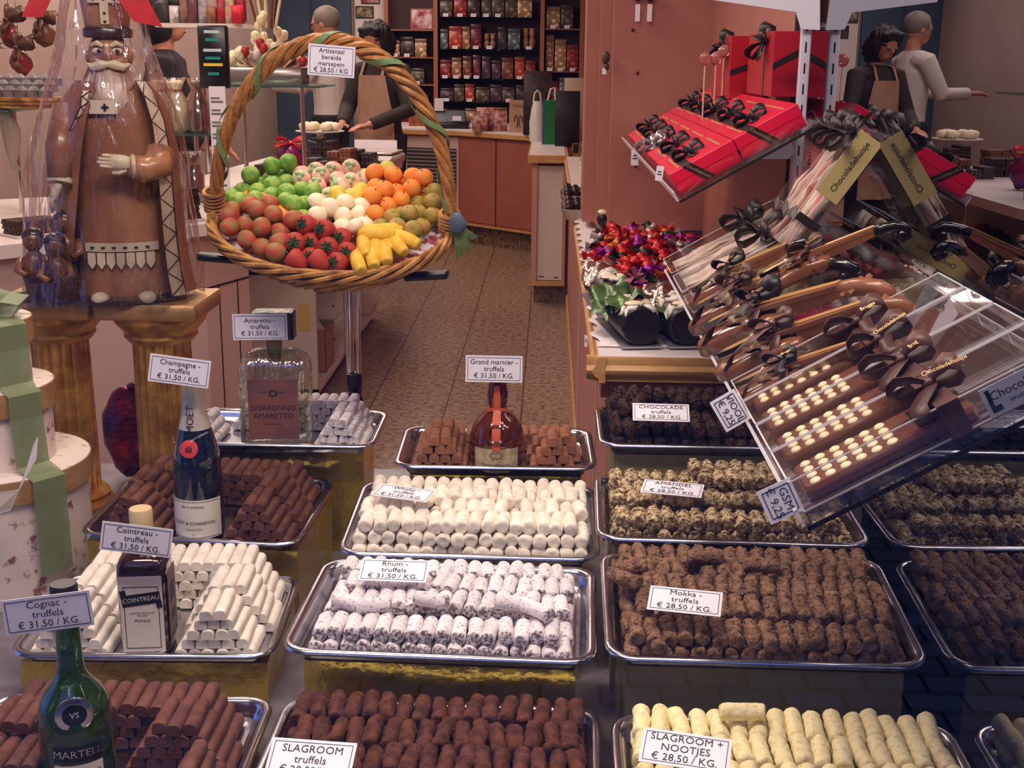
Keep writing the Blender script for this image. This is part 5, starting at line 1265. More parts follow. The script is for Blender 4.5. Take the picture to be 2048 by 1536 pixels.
# paper lace lining
LACE = mat('paper_lace', (240, 232, 232), .7, col2=(222, 210, 212), nscale=90)
b = MB()
def lace(u, v): return Vector((.008 + .35 * v + (.010 * math.sin(u * 90) if v == 0 else 0), .09 + 2.2 * u, 1.0012 + .0035 * abs(math.sin(u * 46)) * (1 - v) + .0015))
b.sheet(lace, 120, 4); o = b.build('paper_lace', LACE, None, 'all'); o.matrix_world = T(.10, 2.5, 0); tag(o, 'white paper lace lining along the edge of the counter', 'paper lace')
tagcard('price_tag', 'small white price tag on the oak counter edge beside the black logs', (.094, 2.86, .985), .012, .026, 90, 0, 0)
bpy.data.objects['price_tag.002'].matrix_world = T(.089, 2.67, .996) @ RZ(-60)
# chocolate logs with decoration
BLK = mat('black_chocolate', (20, 13, 12), .4, col2=(30, 20, 18), nscale=40); ICING = mat('white_icing', (232, 226, 214), .45)
def yule(M, lab, rose):
    t = thing('chocolate_yule_log', lab, 'yule log', M, 'decorated chocolate logs on the counter')
    def sec(y, k): return [(.044 * k * math.cos(a) * (1 + .03 * math.cos(8 * a)), y, .042 + .042 * k * math.sin(a)) for a in [2 * PI * (j + .5) / 24 for j in range(24)]]
    MB().loft([sec(y, k) for y, k in ((0, .93), (.004, 1), (.10, 1.02), (.20, .99), (.29, 1), (.294, .94))], True).jitter(.0015, 40).build('log', BLK, t, ang=35)
    MB().box((-.044, -.006, -.0035), (.044, .30, .0)).build('card_base', mat('silver_card', (190, 188, 190), .3, .7), t, False)
    b = MB(); rnd = random.Random(lab)
    for k in range(16):
        a = rnd.uniform(30, 150); y = rnd.uniform(.01, .16); R = .043; b.tube([(R * math.cos(math.radians(a + q * 12)), y + .012 * math.sin(q * 2 + k), .043 + R * math.sin(math.radians(a + q * 12))) for q in range(-2, 3)], [.002, .006, .007, .006, .002], 7)
    b.build('icing', ICING, t, 'all')
    b = MB(); b.ball((-.012, .03, .088), (.022, .014, .006), 10, 6).ball((.02, .06, .086), (.012, .02, .006), 10, 6).build('almond', CREAM, t)
    b = MB()
    for k in range(4): b.tube([(-.03 + k * .02, .05 + .02 * k, .084), (-.01 + k * .018, .035 + .02 * k, .090)], .0045, 7)
    b.build('stick', mat('cinnamon', (150, 66, 44), .4), t)
    if rose:
        b = MB()
        for q in range(9): 
            def pet(u, v, q=q): a = 2 * PI * q / 9 + (u - .5) * 1.2; r = (.006 + .021 * (q % 3 + 1) / 3) * (.3 + .7 * v); return Vector((r * math.cos(a), .075 + r * math.sin(a), .138 + .020 * v - .014 * (q % 3) * v))
            b.sheet(pet, 6, 4)
        b.build('rose', mat('rose_mauve', (138, 60, 92), .5, col2=(160, 84, 110), nscale=30), t, 'all')
        def wrap(u, v): a = PI * (.05 + .9 * u); R = .056 + .010 * math.sin(u * 17 + v * 8) + .006 * math.sin(u * 33); return Vector((R * 1.15 * math.cos(a) - .008, .05 + .20 * v, .035 + R * math.sin(a) + .012 * math.sin(v * 9)))
        MB().sheet(wrap, 24, 12).build('wrapper', mat('green_foil', (58, 92, 46), .25, .3, col2=(100, 132, 76), nscale=20, bump=.4, bscale=40), t, 'all')
    else:
        def wrap(u, v): a = PI * (.05 + .9 * u); R = .052 + .006 * math.sin(u * 17 + v * 8); return Vector((R * math.cos(a), .10 + .18 * v, .04 + R * math.sin(a)))
        MB().sheet(wrap, 24, 10).build('wrapper', clear('gift_film', (255, 240, 230), .2, .08, wrinkle=.8, wscale=30, edge=.7), t, 'all')
yule(T(.205, 2.575, 1.008) @ RZ(9), 'black chocolate log with mauve rose and green foil on the counter', True)
yule(T(.308, 2.585, 1.008) @ RZ(9), 'black chocolate log with white icing beside the rose log', False)
yule(T(.412, 2.60, 1.008) @ RZ(7), 'black chocolate log half hidden behind the sloping shelf', False)
yule(T(.165, 2.90, 1.008) @ RZ(6), 'black chocolate log with white icing behind the rose log', False)
# heap of foil sweets
FOILS = [(mat('foil_red', (186, 20, 22), .25, .45, bump=.5, bscale=90), 'red', 5), (mat('foil_purple', (150, 30, 140), .22, .5, bump=.5, bscale=90), 'purple', 2), (mat('foil_amber', (196, 96, 34), .25, .5, bump=.5, bscale=90), 'amber', 1), (mat('foil_dark_green', (34, 44, 30), .3, .3, bump=.4, bscale=90), 'dark green', 1), (mat('foil_silver', (176, 160, 156), .25, .6, bump=.4, bscale=90), 'silver', 1)]
SW = []
for k in range(4):
    b = MB(); b.ball((0, 0, .016), (.021, .017, .016), 10, 8); rnd = random.Random(k)
    for s in (-1, 1):
        rings = []
        for x_, r in ((.016, .006), (.022, .0045), (.030, .011), (.040, .018)): rings.append([(s * x_, r * math.cos(a) * (1 + .35 * math.sin(5 * a + k)), .016 + r * .7 * math.sin(a) * (1 + .35 * math.cos(4 * a))) for a in [2 * PI * j / 12 for j in range(12)]])
        b.loft(rings)
    b.jitter(.002, 70, k); o = b.build('foil_sweet', None, None, 'all'); SW.append(o.data); bpy.data.objects.remove(o)
SWM = {}
rnd = random.Random(11); pool = [i for i, f in enumerate(FOILS) for _ in range(f[2])]; sweets = []
for L_ in range(3):
    for iy in range(15):
        for ix in range(6):
            x = .16 + ix * .056 + rnd.uniform(-.012, .012) + .02 * (L_ % 2); y = 2.95 + iy * .076 + rnd.uniform(-.015, .015)
            if y < 3.22 and x < .26 and L_ == 0 or x > .49 or (L_ == 2 and (ix in (0, 5) or iy < 3)) or y > 4.08: continue
            sweets.append((rnd.choice(pool), Vector((x, y, 1.004 + L_ * .026))))
by = {}
for c, p in sweets: by.setdefault(c, []).append(p)
for c, ps in by.items():
    ps.sort(key=lambda p: p.y); n = 6; rows = [sorted(ps[i:i + n], key=lambda p: p.x) for i in range(0, len(ps), n)]
    for r, row in enumerate(rows):
        for i, p in enumerate(row):
            v = rnd.randrange(4)
            if (c, v) not in SWM: me = SW[v].copy(); me.materials.clear(); me.materials.append(FOILS[c][0]); SWM[(c, v)] = me
            o = bpy.data.objects.new('foil_sweet', SWM[(c, v)]); COL.objects.link(o); o.matrix_world = T(*p) @ RZ(rnd.uniform(0, 360)) @ RX(rnd.uniform(-25, 25)) @ RY(rnd.uniform(-20, 20))
            tag(o, '%s foil-wrapped sweet on the counter, %s from left, %s row of this colour' % (FOILS[c][1], nth(i + 1), nth(r + 1)), 'sweet', 'foil-wrapped sweets heaped on the counter')
# farther along the counter
for k, (y, z, lab) in enumerate(((4.92, 1.0, 'white dish of dark chocolates on the counter beyond the pillar'), (5.42, 1.0, 'rope-edged tray of dark chocolates further along the counter'))):
    t = thing('chocolate_dish', lab, 'dish', T(.165, y, z) @ Matrix.Scale(1.15, 4), 'dishes of dark chocolates on the counter')
    MB().loft([rrect(.17 + q, .24 + q, .03, zz) for q, zz in ((0, 0), (.02, .02), (.035, .035), (.03, .036), (.01, .012))], True).build('dish', mat('dish_pale', (204, 192, 186), .25, .4), t)
    b = MB()
    for i in range(6):
        for j in range(9): b.ball((-.07 + i * .028, -.10 + j * .025, .035 + .012 * math.sin(i * 1.7 + j)), (.016, .015, .015), 7, 5)
    o = b.build('dark_chocolates', DARK, t); o['kind'] = 'stuff'
def block(name, lab, cat, loc, d, m, group=None, rz=0, bevel=.002):
    o = MB().box((-d[0] / 2, -d[1] / 2, 0), (d[0] / 2, d[1] / 2, d[2]), bevel).build(name, m, None); o.matrix_world = T(*loc) @ RZ(rz); return tag(o, lab, cat, group)
t = thing('chocolate_puppet', 'small dark chocolate figure with pale cap at the foot of the pillar', 'figure', (.185, 4.22, 1.001))
MB().lathe([(.022, 0), (.026, .02), (.022, .045), (.012, .055), (.017, .068), (.018, .08), (.01, .092)], 14).build('body', DARK, t); MB().ball((0, 0, .098), (.016, .016, .010), 10, 6).build('cap', CREAM, t)
RBAG = mat('paper_red', (204, 22, 30), .35)
for k, (px, y, z, h, lab) in enumerate(((1196, 6.1, 1.0, .10, 'red paper gift bag low on the counter near the pillar'), (1192, 6.9, 1.0, .16, 'red bow bag standing further back on the counter'))):
    q = AY(px, 300, y); t = thing('red_gift_bag', lab, 'bag', (q.x, y, z), 'red bags on the counter')
    MB().loft([[(x * s, yy * s, zz) for x, yy in ((-.045, -.03), (.045, -.03), (.045, .03), (-.045, .03))] for zz, s in ((0, 1), (h * .7, .95), (h * .8, .35), (h, .8))], True).build('bag', RBAG, t, False); bow('bow', T(0, -.02, h * .78) @ RX(60), t, RBAG, .05, k)
for k, (px, py, y, w, h) in enumerate(((1152, 285, 8.3, .05, .07), (1166, 283, 8.0, .05, .07))):
    q = AY(px, py, y); t = thing('small_gold_frame', ('small dark frame with gold edge, left of a pair on the counter', 'small dark frame with gold edge, right of a pair on the counter')[k], 'frame', (q.x, y, 1.0), 'small gold frames on the counter')
    MB().box((-w / 2, 0, 0), (w / 2, .02, h)).build('panel', DARK, t, False); b = MB()
    for lo_, hi_ in (((-w / 2, 0), (-w / 2 + .006, h)), ((w / 2 - .006, 0), (w / 2, h)), ((-w / 2, 0), (w / 2, .006)), ((-w / 2, h - .006), (w / 2, h))): b.box((lo_[0], -.004, lo_[1]), (hi_[0], 0, hi_[1]))
    b.build('rim', GOLD, t, False)
t = thing('teddy_bear', 'small cream bear sitting on the counter by the pillar', 'toy', (AY(1176, 320, 7.3).x, 7.3, 1.0))
b = MB().ball((0, 0, .035), (.035, .03, .038), 12, 8).ball((0, -.006, .088), (.028, .026, .026), 12, 8).ball((-.02, 0, .112), .010, 8, 6).ball((.02, 0, .112), .010, 8, 6).ball((0, -.03, .083), (.011, .009, .009), 8, 6)
for s in (-1, 1): b.tube([(s * .028, 0, .055), (s * .05, -.02, .04)], [.011, .009], 7).tube([(s * .02, -.01, .014), (s * .03, -.055, .012)], [.015, .013], 8)
b.build('body', mat('plush_cream', (206, 188, 150), .9), t, 'all')
t = thing('scallop_shell_box', 'round shell-shaped box on the counter beside the pillar', 'box', (AY(1182, 240, 7.7).x, 7.72, 1.0)); MB().lathe([(.05, 0), (.06, .03), (.055, .10), (.03, .135), (.005, .145)], 18).build('shell', mat('shell_grey', (150, 136, 112), .4, col2=(96, 84, 70), nscale=20), t); MB().ball((0, -.055, .12), .02, 8, 6).build('knob', CREAM, t)
t = thing('hanging_ornament', 'dark hanging ornament on a hook at the edge of the pillar', 'ornament', AY(1212, 115, 4.28))
MB().tube([(0, 0, .03), (.004, .01, .035), (.006, .02, .03)], .0015, 5).build('hook', CHROME, t); MB().ball((0, 0, 0), (.014, .01, .022), 10, 8).ball((.004, -.004, -.03), (.009, .008, .012), 8, 6).jitter(.003, 60).build('body', mat('ornament_dark', (70, 60, 44), .4), t); MB().box((-.012, -.006, -.055), (.002, -.005, -.035)).build('tag', PAPER, t, False)
for k, px in enumerate((1276, 1300)):
    q = AY(px, -4, 4.28); t = thing('hanging_bell', ('left of two hanging trinkets at the top of the pillar', 'right of two hanging trinkets at the top of the pillar')[k], 'ornament', q, 'trinkets hanging on the pillar'); MB().ball((0, 0, .01), (.016, .012, .022), 10, 8).build('body', DARK, t); MB().box((-.008, -.004, -.075), (.008, -.003, -.02)).build('tag', PAPER, t, False)
# ================================================================ left-hand counters
LAC = mat('counter_lacquer', (206, 180, 172), .4, col2=(200, 174, 166), nscale=2); CTOP = mat('counter_top_white', (226, 214, 210), .35); GAP = mat('gap_dark', (30, 24, 24), .6)
OUT = [(-2.75, 2.98), (-1.78, 3.91), (-1.27, 4.52), (-1.10, 4.86), (-.98, 5.4), (-.90, 7.6), (-1.75, 7.7), (-1.85, 5.6), (-2.76, 4.9)]
def inset(P, d):
    c = Vector((sum(p[0] for p in P) / len(P), sum(p[1] for p in P) / len(P))); return [(p[0] + (c.x - p[0]) * d / (Vector(p) - c).length, p[1] + (c.y - p[1]) * d / (Vector(p) - c).length) for p in P]
t = thing('serving_counter', 'long angled white serving counter on the left of the shop', 'counter', (-1.8, 4.6, 0)); t.matrix_world = Matrix.Identity(4)
MB().prism(OUT, .955, 1.0).build('top', CTOP, t, False)
FR_ = [(-2.75, 3.02), (-1.80, 3.95), (-1.30, 4.56), (-1.20, 4.84), (-1.40, 5.1), (-2.76, 4.4)]
MB().prism(FR_, .0, .955).build('front', LAC, t, False)
b = MB()
for (x0, y0), (x1, y1) in zip(FR_[:3], FR_[1:4]):
    d = Vector((x1 - x0, y1 - y0, 0)); n = Vector((d.y, -d.x, 0)).normalized() * .002
    P = [Vector((x0, y0, 0)), Vector((x1, y1, 0))]
    b.loft([[p + n * k + Vector((0, 0, z)) for k, z in ((-1, .742), (1, .742), (1, .750), (-1, .750))] for p in P], True)
    for f in (.3, .72):
        p = P[0].lerp(P[1], f); u = d.normalized() * .003; b.loft([[p - u - n, p + u - n, p + u + n, p - u + n], [q + Vector((0, 0, .742)) for q in (p - u - n, p + u - n, p + u + n, p - u + n)]], True)
b.build('joint', GAP, t, False)
# open shelf unit under the far part
t = thing('open_cabinet', 'white open cabinet with pegged dividers under the far counter', 'cabinet', (-1.08, 5.6, 0))
SH = mat('shelf_white', (226, 214, 206), .45)
b = MB().box((-.55, 0, .05), (0, .022, .62)); b.build('end_panel', SH, t, False)
for k in range(3):
    o = MB().box((-.55, .75 + k * .62, .05), (0, .772 + k * .62, .95)).build('divider', SH, t, False); h = MB()
    for q in range(8): h.ball((-.05, .7495 + k * .62, .15 + q * .09), .005, 6, 4)
    h.build('peg_hole', GAP, o)
MB().box((-.55, 0, .05), (.0, 2.0, .075)).build('bottom_board', SH, t, False); MB().box((-.55, .772, .50), (-.005, 2.0, .515)).build('middle_board', SH, t, False); MB().box((-.57, 0, .05), (-.55, 2.0, .95)).build('back_panel', mat('back_brown', (96, 70, 60), .6), t, False); MB().box((-.5, .03, 0), (-.06, 2.0, .05)).build('plinth', GAP, t, False)
block('rubber_roll', 'dark rolled sheet lying on the open cabinet end', 'roll', (-1.32, 5.75, .622), (.3, .24, .06), mat('rubber', (34, 34, 46), .5), rz=20)
CARD = mat('cardboard', (170, 128, 88), .7)
t = thing('cardboard_box', 'open cardboard box on the bottom shelf of the white cabinet', 'box', (-1.20, 6.05, .076)); b = MB()
for lo_, hi_ in (((-.1, -.12, 0), (.1, .12, .003)), ((-.1, -.12, 0), (-.097, .12, .22)), ((.097, -.12, 0), (.1, .12, .22)), ((-.1, -.12, 0), (.1, -.117, .22)), ((-.1, .117, 0), (.1, .12, .22))): b.box(lo_, hi_)
b.build('carton', CARD, t, False); MB().strip([(-.098, -.11, .22), (-.06, -.13, .30)], (0, 0, .02)).add([(-.1, -.12, .22), (.1, -.12, .22), (.07, -.17, .29), (-.07, -.17, .29)], [(0, 1, 2, 3)]).add([(.1, -.12, .22), (.1, .12, .22), (.17, .09, .29), (.17, -.09, .29)], [(0, 1, 2, 3)]).build('flap', PAPER, t, False)
block('yellow_card', 'yellow note card stuck on the end panel of the open cabinet', 'card', (-1.135, 5.597, .36), (.055, .002, .13), mat('card_yellow', (226, 200, 110), .6), bevel=0)
for k, (y, z, c, lab) in enumerate(((6.05, .517, (24, 46, 38), 'dark green bag on the middle board of the open cabinet'), (6.30, .517, (110, 24, 30), 'dark red bag on the middle board of the open cabinet'), (7.0, .517, (230, 222, 216), 'white plastic bag hanging out of the open cabinet'), (7.35, .076, (226, 218, 212), 'white carrier bags low in the open cabinet'))):
    o = MB().ball((0, 0, .15), (.10, .08, .15), 14, 10).jitter(.03, 11, k); 
    for v in o.v: v.z = max(v.z, 0)
    o = o.build('folded_bag', mat('bag%d_cloth' % k, c, .6), None, 'all'); o.matrix_world = T(-1.14 if k < 2 else -1.12, y + .3 * (k < 2) * 0 + .75 * 0, z); tag(o, lab, 'bag', 'bags in the open cabinet')

# ---- things on the serving counter
TR = mat('tray_pale', (206, 196, 190), .4); CH2 = mat('block_milk', (120, 74, 52), .4); CH3 = mat('block_dark', (52, 32, 28), .4); CH4 = mat('block_nut', (176, 140, 100), .5)
def slab_stack(x, y, n, lab, m, d=(.11, .16, .016), rz=0, z=1.0, cols=1):
    t = thing('chocolate_stack', lab, 'chocolate stack', T(x, y, z) @ RZ(rz), 'stacks of chocolate slabs on the serving counter')
    MB().box((-d[0] * cols / 2 - .012, -d[1] / 2 - .012, 0), (d[0] * cols / 2 + .012, d[1] / 2 + .012, .008), .002).build('tray', TR, t)
    rnd = random.Random(lab)
    for c in range(cols):
        for k in range(n - rnd.randint(0, 1)):
            x0 = (c - (cols - 1) / 2) * d[0] + rnd.uniform(-.004, .004); y0 = rnd.uniform(-.004, .004); z0 = .0082 + k * (d[2] + .0004); b = MB()
            for i in range(3):
                for j in range(4): w, l = d[0] * .94 / 3, d[1] / 4; b.box((x0 - d[0] * .47 + i * w + .001, y0 - d[1] / 2 + j * l + .001, z0 + .004), (x0 - d[0] * .47 + (i + 1) * w - .001, y0 - d[1] / 2 + (j + 1) * l - .001, z0 + d[2]), .002)
            b.box((x0 - d[0] * .47, y0 - d[1] / 2, z0), (x0 + d[0] * .47, y0 + d[1] / 2, z0 + .006)); b.build('slab', m, t)
slab_stack(-2.02, 4.05, 4, 'milk chocolate slabs stacked at the left end of the counter', CH2, rz=-40, cols=2)
slab_stack(-1.78, 4.17, 4, 'dark chocolate slabs stacked left of the bishop figure', CH3, rz=-40, cols=1)
slab_stack(-2.06, 3.82, 3, 'nut chocolate slabs at the front of the left counter end', CH4, rz=-40, cols=1)
slab_stack(-1.66, 4.42, 3, 'pale nougat slabs behind the bishop figure', mat('block_cream', (214, 196, 164), .5), rz=-40)
slab_stack(-1.45, 4.62, 8, 'tall dark chocolate slabs between bishop figure and basket', CH3, rz=-40, cols=2)
for k, (px, y, n, m, lab) in enumerate(((590, 6.9, 7, CH3, 'dark slab stack left behind the basket'), (640, 6.75, 4, mat('block_grey', (70, 58, 60), .4), 'greyish slab stack in the middle behind the basket'), (684, 6.82, 7, CH2, 'milk slab stack right behind the basket'), (726, 6.95, 6, CH3, 'dark slab stack next to the scale'), (540, 6.3, 5, CH3, 'dark slab stack behind the basket handle'), (575, 7.35, 8, CH2, 'milk slab stack farthest back on the counter'), (650, 7.45, 8, CH3, 'dark slab stack farthest back beside the cream cakes'))):
    slab_stack(AY(px, 300, y).x, y, n, lab, m, (.07, .13, .016), -8, cols=2)
# cream cakes on a plate stand
t = thing('cake_plate', 'plate of cream topped cakes raised behind the slabs', 'cake plate', (AY(640, 260, 7.62).x, 7.62, 1.0)); MB().lathe([(.06, 0), (.02, .02), (.02, .15), (.15, .165), (.15, .17)], 24).build('stand', TR, t)
for k in range(6):
    a = k * 1.05; MB().ball((.09 * math.cos(a), .06 * math.sin(a), .195), (.042, .04, .028), 10, 7).jitter(.006, 50, k).build('cream_cake', CREAM, t, 'all')
# scale
q = AY(745, 305, 7.2); SCW = mat('scale_white', (214, 206, 202), .4)
t = thing('shop_scale', 'flat white shop scale with control panel on the counter', 'scale', T(q.x, 7.25, 1.0) @ RZ(-6))
MB().box((-.15, -.16, .01), (.15, .18, .06), .01).build('body', SCW, t); MB().box((-.14, -.13, .068), (.14, .17, .078), .004).build('plate', mat('scale_plate', (200, 186, 176), .3, .3), t)
o = MB().loft([[(-.15, -.161, .012), (.15, -.161, .012), (.15, -.161, .058), (-.15, -.161, .058)], [(-.14, -.185, .012), (.14, -.185, .012), (.14, -.185, .040), (-.14, -.185, .040)]], True).build('control_panel', SCW, t, False); b = MB()
for k in range(5): b.box((-.05 + k * .03, -.1865, .022), (-.03 + k * .03, -.1845, .032))
b.build('button', mat('button_dark', (50, 60, 70), .4), o, False); MB().box((-.05, .18, 0), (-.02, .19, .10)).box((-.16, .17, .078), (.10, .18, .13)).build('paper_holder', PAPER, t, False)
# glass shelf with lollipop display, pole display, price strip
GLS = clear('shelf_glass', (200, 230, 220), .08, .02, edge=.7, tint=(214, 228, 222))
def glass_shelf(lab, x0, x1, y0, y1, z, posts):
    t = thing('glass_shelf', lab, 'shelf', (x0, y0, z), 'glass shelves over the serving counter'); MB().box((0, 0, -.008), (x1 - x0, y1 - y0, 0)).build('pane', GLS, t, False); MB().box((0, -.001, -.008), (x1 - x0, .002, 0)).build('edge', mat('glass_edge', (60, 90, 84), .2), t, False)
    for px_, py_ in posts: MB().tube([(px_ - x0, py_ - y0, -.008), (px_ - x0, py_ - y0, 1.0 - z)], .010, 10).build('post', CHROME, t)
    return t
glass_shelf('glass shelf on posts under the lollipop display', -1.56, -1.02, 5.55, 5.95, 1.48, ((-1.40, 5.7), (-1.14, 5.75)))
glass_shelf('glass shelf at the left edge under the basket of grey pyramids', -2.70, -2.02, 4.62, 5.0, 1.40, ((-2.5, 4.85), (-2.08, 4.8)))
t = thing('lollipop_display', 'tall bouquet of wrapped white lollipops on the glass shelf', 'lollipop display', (AY(538, 170, 5.75).x, 5.75, 1.481))
MB().box((-.17, -.09, 0), (.17, .09, .075), .004).build('holder', mat('holder_silver', (150, 140, 136), .25, .6), t); rnd = random.Random(4); fm_ = clear('wrap_film', (255, 255, 255), .25, .08, edge=.8)
for k in range(64):
    x_, y_, h = rnd.uniform(-.17, .17), rnd.uniform(-.08, .07), 0; h = .085 + (.20 * (1 - abs(x_) / .175)) * rnd.uniform(.1, 1.0)
    b = MB(); b.tube([(x_ * .6, y_, .07), (x_, y_, h)], .003, 5); b.ball((x_, y_, h + .016), (.021, .016, .025), 8, 6).jitter(.006, 80, k).build('wrapped_lollipop', (CREAM, mat('wrap_white', (226, 214, 206), .25, coat=.5), mat('wrap_red', (176, 50, 50), .3))[0 if k % 3 else (1 if k % 2 else 2)], t, 'all')
for k in range(10):
    x_ = -.05 + .1 * (k % 5) / 4; b = MB(); b.tube([(x_ * .8, .0, .25), (x_ * 1.4, -.01 + .02 * (k // 5), .38)], .007, 6).ball((x_ * 1.4, -.01 + .02 * (k // 5), .385), (.012, .011, .014), 7, 5).build('chocolate_stick', CREAM if k % 3 else CHOC, t)
q = AY(428, 110, 4.98); t = thing('price_display', 'black customer price display with green digits on a pole', 'display', (q.x, 4.98, 1.0))
MB().box((-.058, -.02, .48), (.058, .02, .72), .006).build('screen_case', BLACK, t); MB().tube([(0, 0, .49), (0, 0, 0)], .016, 10).build('pole', BLACK, t); MB().lathe([(.07, 0), (.07, .012), (.02, .02)], 18).build('foot', BLACK, t)
EM = mat('digit_green', (20, 110, 96), .5, emit=.6); EMY = mat('digit_amber', (190, 150, 50), .5, emit=.7); EW = mat('digit_white', (170, 180, 180), .5, emit=.4)
for z, m, w in ((.69, EW, .03), (.66, EM, .026), (.62, EW, .036), (.59, EM, .03), (.565, EMY, .038), (.53, EM, .022)): MB().box((-w, -.0215, z), (w, -.0202, z + .011)).build('digits', m, t, False)
q = AY(438, 255, 4.84); t = thing('price_list', 'tall narrow white price list board beside the basket handle', 'price list', (q.x, 4.84, 1.0)); MB().box((-.032, -.003, .02), (.032, .003, .49)).build('board', PAPER, t, False); MB().box((-.04, -.03, 0), (.04, .03, .02)).build('foot', SCW, t, False); b = MB()
for k in range(9): b.box((-.026, -.0038, .06 + k * .046), (.022, -.003, .068 + k * .046)); b.box((-.026, -.0038, .074 + k * .046), (.010, -.003, .081 + k * .046))
b.build('print', mat('print_grey', (120, 112, 116), .6), t, False)
# red and purple gift figure between shelf and counter
t = thing('gift_parcel', 'red and purple gift parcel under the glass shelf', 'parcel', (AY(580, 255, 6.2).x, 6.2, 1.0)); MB().ball((0, 0, .09), (.075, .06, .09), 14, 10).jitter(.016, 25).build('parcel', mat('parcel_red', (150, 24, 46), .3, .2, col2=(90, 40, 110), nscale=12), t, 'all'); bow('bow', T(0, 0, .17), t, RBAG, .06, 3); MB().tube([(.05, 0, .15), (.09, -.01, .2), (.13, -.01, .19)], .005, 6).build('wire', BLACK, t)
# wrapped bags and bottles right of the bishop
for k in range(8):
    px = (302, 335, 362, 318, 346, 376, 396, 330)[k]; q = AY(px, 200, 5.1); zb = 1.0 if k < 3 else 1.30
    t = thing('wrapped_sweet_bag', ('tall wrapped bag of pale sweets nearest the bishop figure', 'wrapped bag of brown sweets behind the bishop figure', 'wrapped bag of mixed sweets by the price display', 'upper wrapped bag of white chocolates', 'upper wrapped bag of brown chocolates', 'upper wrapped bag below the price display', 'upper wrapped bag at the shelf end by the price list', 'upper wrapped bag standing behind the white chocolates')[k], 'bag', (q.x, (5.1 + .06 * (k % 3) if k < 7 else 5.22), zb), 'wrapped bags behind the bishop figure')
    MB().lathe([(.03, 0), (.042, .02), (.04, .11), (.022, .15), (.012, .165), (.03, .20), (.02, .205)], 14).jitter(.007, 40, k).build('sweets', (CREAM, PALE[0], CH2, PALE[0], CREAM, CH4, CH2, PALE[0])[k], t, 'all'); MB().lathe([(.046, .005), (.048, .02), (.046, .12), (.02, .165), (.036, .215)], 16, cap=False).jitter(.008, 40, k + 3).build('film', fm_, t, 'all'); MB().lathe([(.016, .155), (.018, .16), (.016, .17)], 12).build('tie', RBAG if k % 2 else GOLD, t)
glass_shelf('glass shelf behind the bishop figure carrying wrapped bags', -1.80, -1.36, 5.0, 5.3, 1.298, ((-1.75, 5.2), (-1.5, 5.25)))
# basket of grey pyramids, hanging fish, red bows at the far left
t = thing('pyramid_tray', 'wicker tray of grey pyramid sweets on the left glass shelf', 'tray', (AY(48, 205, 4.80).x, 4.80, 1.4005)); b = MB()
for k in range(3): b.loft([rrect(.30 + .012 * k, .20 + .012 * k, .09, .003 + .014 * k + dz) for dz in (0, .012)], True)
b.build('tray', WICK, t); GP = mat('pyramid_grey', (126, 118, 118), .5, col2=(92, 84, 86), nscale=20)
for r in range(3):
    for c in range(6):
        b = MB(); x_, y_, z_ = -.115 + c * .046, -.065 + r * .05, .042 + .022 * r; b.loft([[(x_ - s, y_ - s, z_ + z), (x_ + s, y_ - s, z_ + z), (x_ + s, y_ + s, z_ + z), (x_ - s, y_ + s, z_ + z)] for s, z in ((.021, 0), (.019, .028), (.006, .044))], True).build('pyramid_sweet', GP, t, False)
q = AY(20, 275, 4.75); t = thing('hanging_fish', 'pale moulded fish hanging under the left glass shelf', 'ornament', (q.x, 4.75, q.z)); b = MB(); b.tube([(-.02, 0, .12), (-.005, 0, .08), (.008, 0, .02), (.006, 0, -.05), (.004, 0, -.10), (.012, 0, -.125)], [.014, .030, .036, .026, .012, .020], 12); b.jitter(.004, 40).build('body', mat('fish_silver', (150, 136, 126), .35), t, 'all'); MB().tube([(-.02, 0, .12), (-.01, .03, 1.393 - q.z)], .001, 4).build('thread', BLACK, t)
for k, (px, py, c, lab) in enumerate(((40, 100, (150, 24, 34), 'red ribbon bow parcel hanging on the left wall'), (85, 40, (120, 70, 40), 'brown bow parcel at the top left of the wall'), (20, 45, (140, 40, 40), 'small red and brown parcel at the top left corner'))):
    q = AY(px, py, 5.9); t = thing('wall_parcel', lab, 'parcel', (q.x, 5.9, q.z), 'parcels hanging on the left wall'); m = mat('parcel%d_foil' % k, c, .3, col2=(90, 60, 50), nscale=20); MB().ball((0, 0, -.06), (.05, .04, .06), 12, 8).jitter(.012, 30, k).build('parcel', m, t, 'all'); bow('bow', T(0, -.03, 0) @ RX(50), t, mat('bow_brown', (96, 66, 50), .35), .07, k, loops=4); MB().tube([(0, 0, 0), (-.02, .01, .9)], .001, 4).build('thread', BLACK, t)
# wall shelf at upper left with boxes
q0, q1 = AY(330, 46, 6.3), AY(485, 42, 6.3)
t = thing('wall_shelf', 'white shelf high on the left wall with wrapped gifts', 'shelf', (q0.x, 6.3, q0.z)); MB().box((-.05, 0, -.02), (q1.x - q0.x, .3, 0)).build('board', SH, t, False); MB().tube([(.1, .28, 0), (.1, .28, -1.0 + 0)], .012, 8).build('upright', CHROME, t); MB().box((.09, .27, -1.0 - (q0.z - 1.0 - 1.0)), (.11, .29, -1)).build('upright_base', CHROME, t, False) if False else None
for k in range(8):
    c = ((214, 206, 204), (150, 110, 90), (110, 60, 70), (180, 176, 180), (140, 90, 60), (176, 30, 44), (190, 160, 130), (170, 26, 40))[k]
    block('gift_pack', '%s gift pack on the high white shelf, %s from left' % (('white', 'brown', 'plum', 'grey', 'tan', 'bright red', 'beige', 'red')[k], nth(k + 1)), 'gift', (q0.x + .03 + k * .047, 6.38 + .02 * (k % 2), q0.z + .0005), (.042, .06, .085 + .03 * ((k * 5) % 4)), mat('pack%d_paper' % k, c, .4, col2=tuple(int(v * .6) for v in c), nscale=20), 'gift packs on the high shelf')
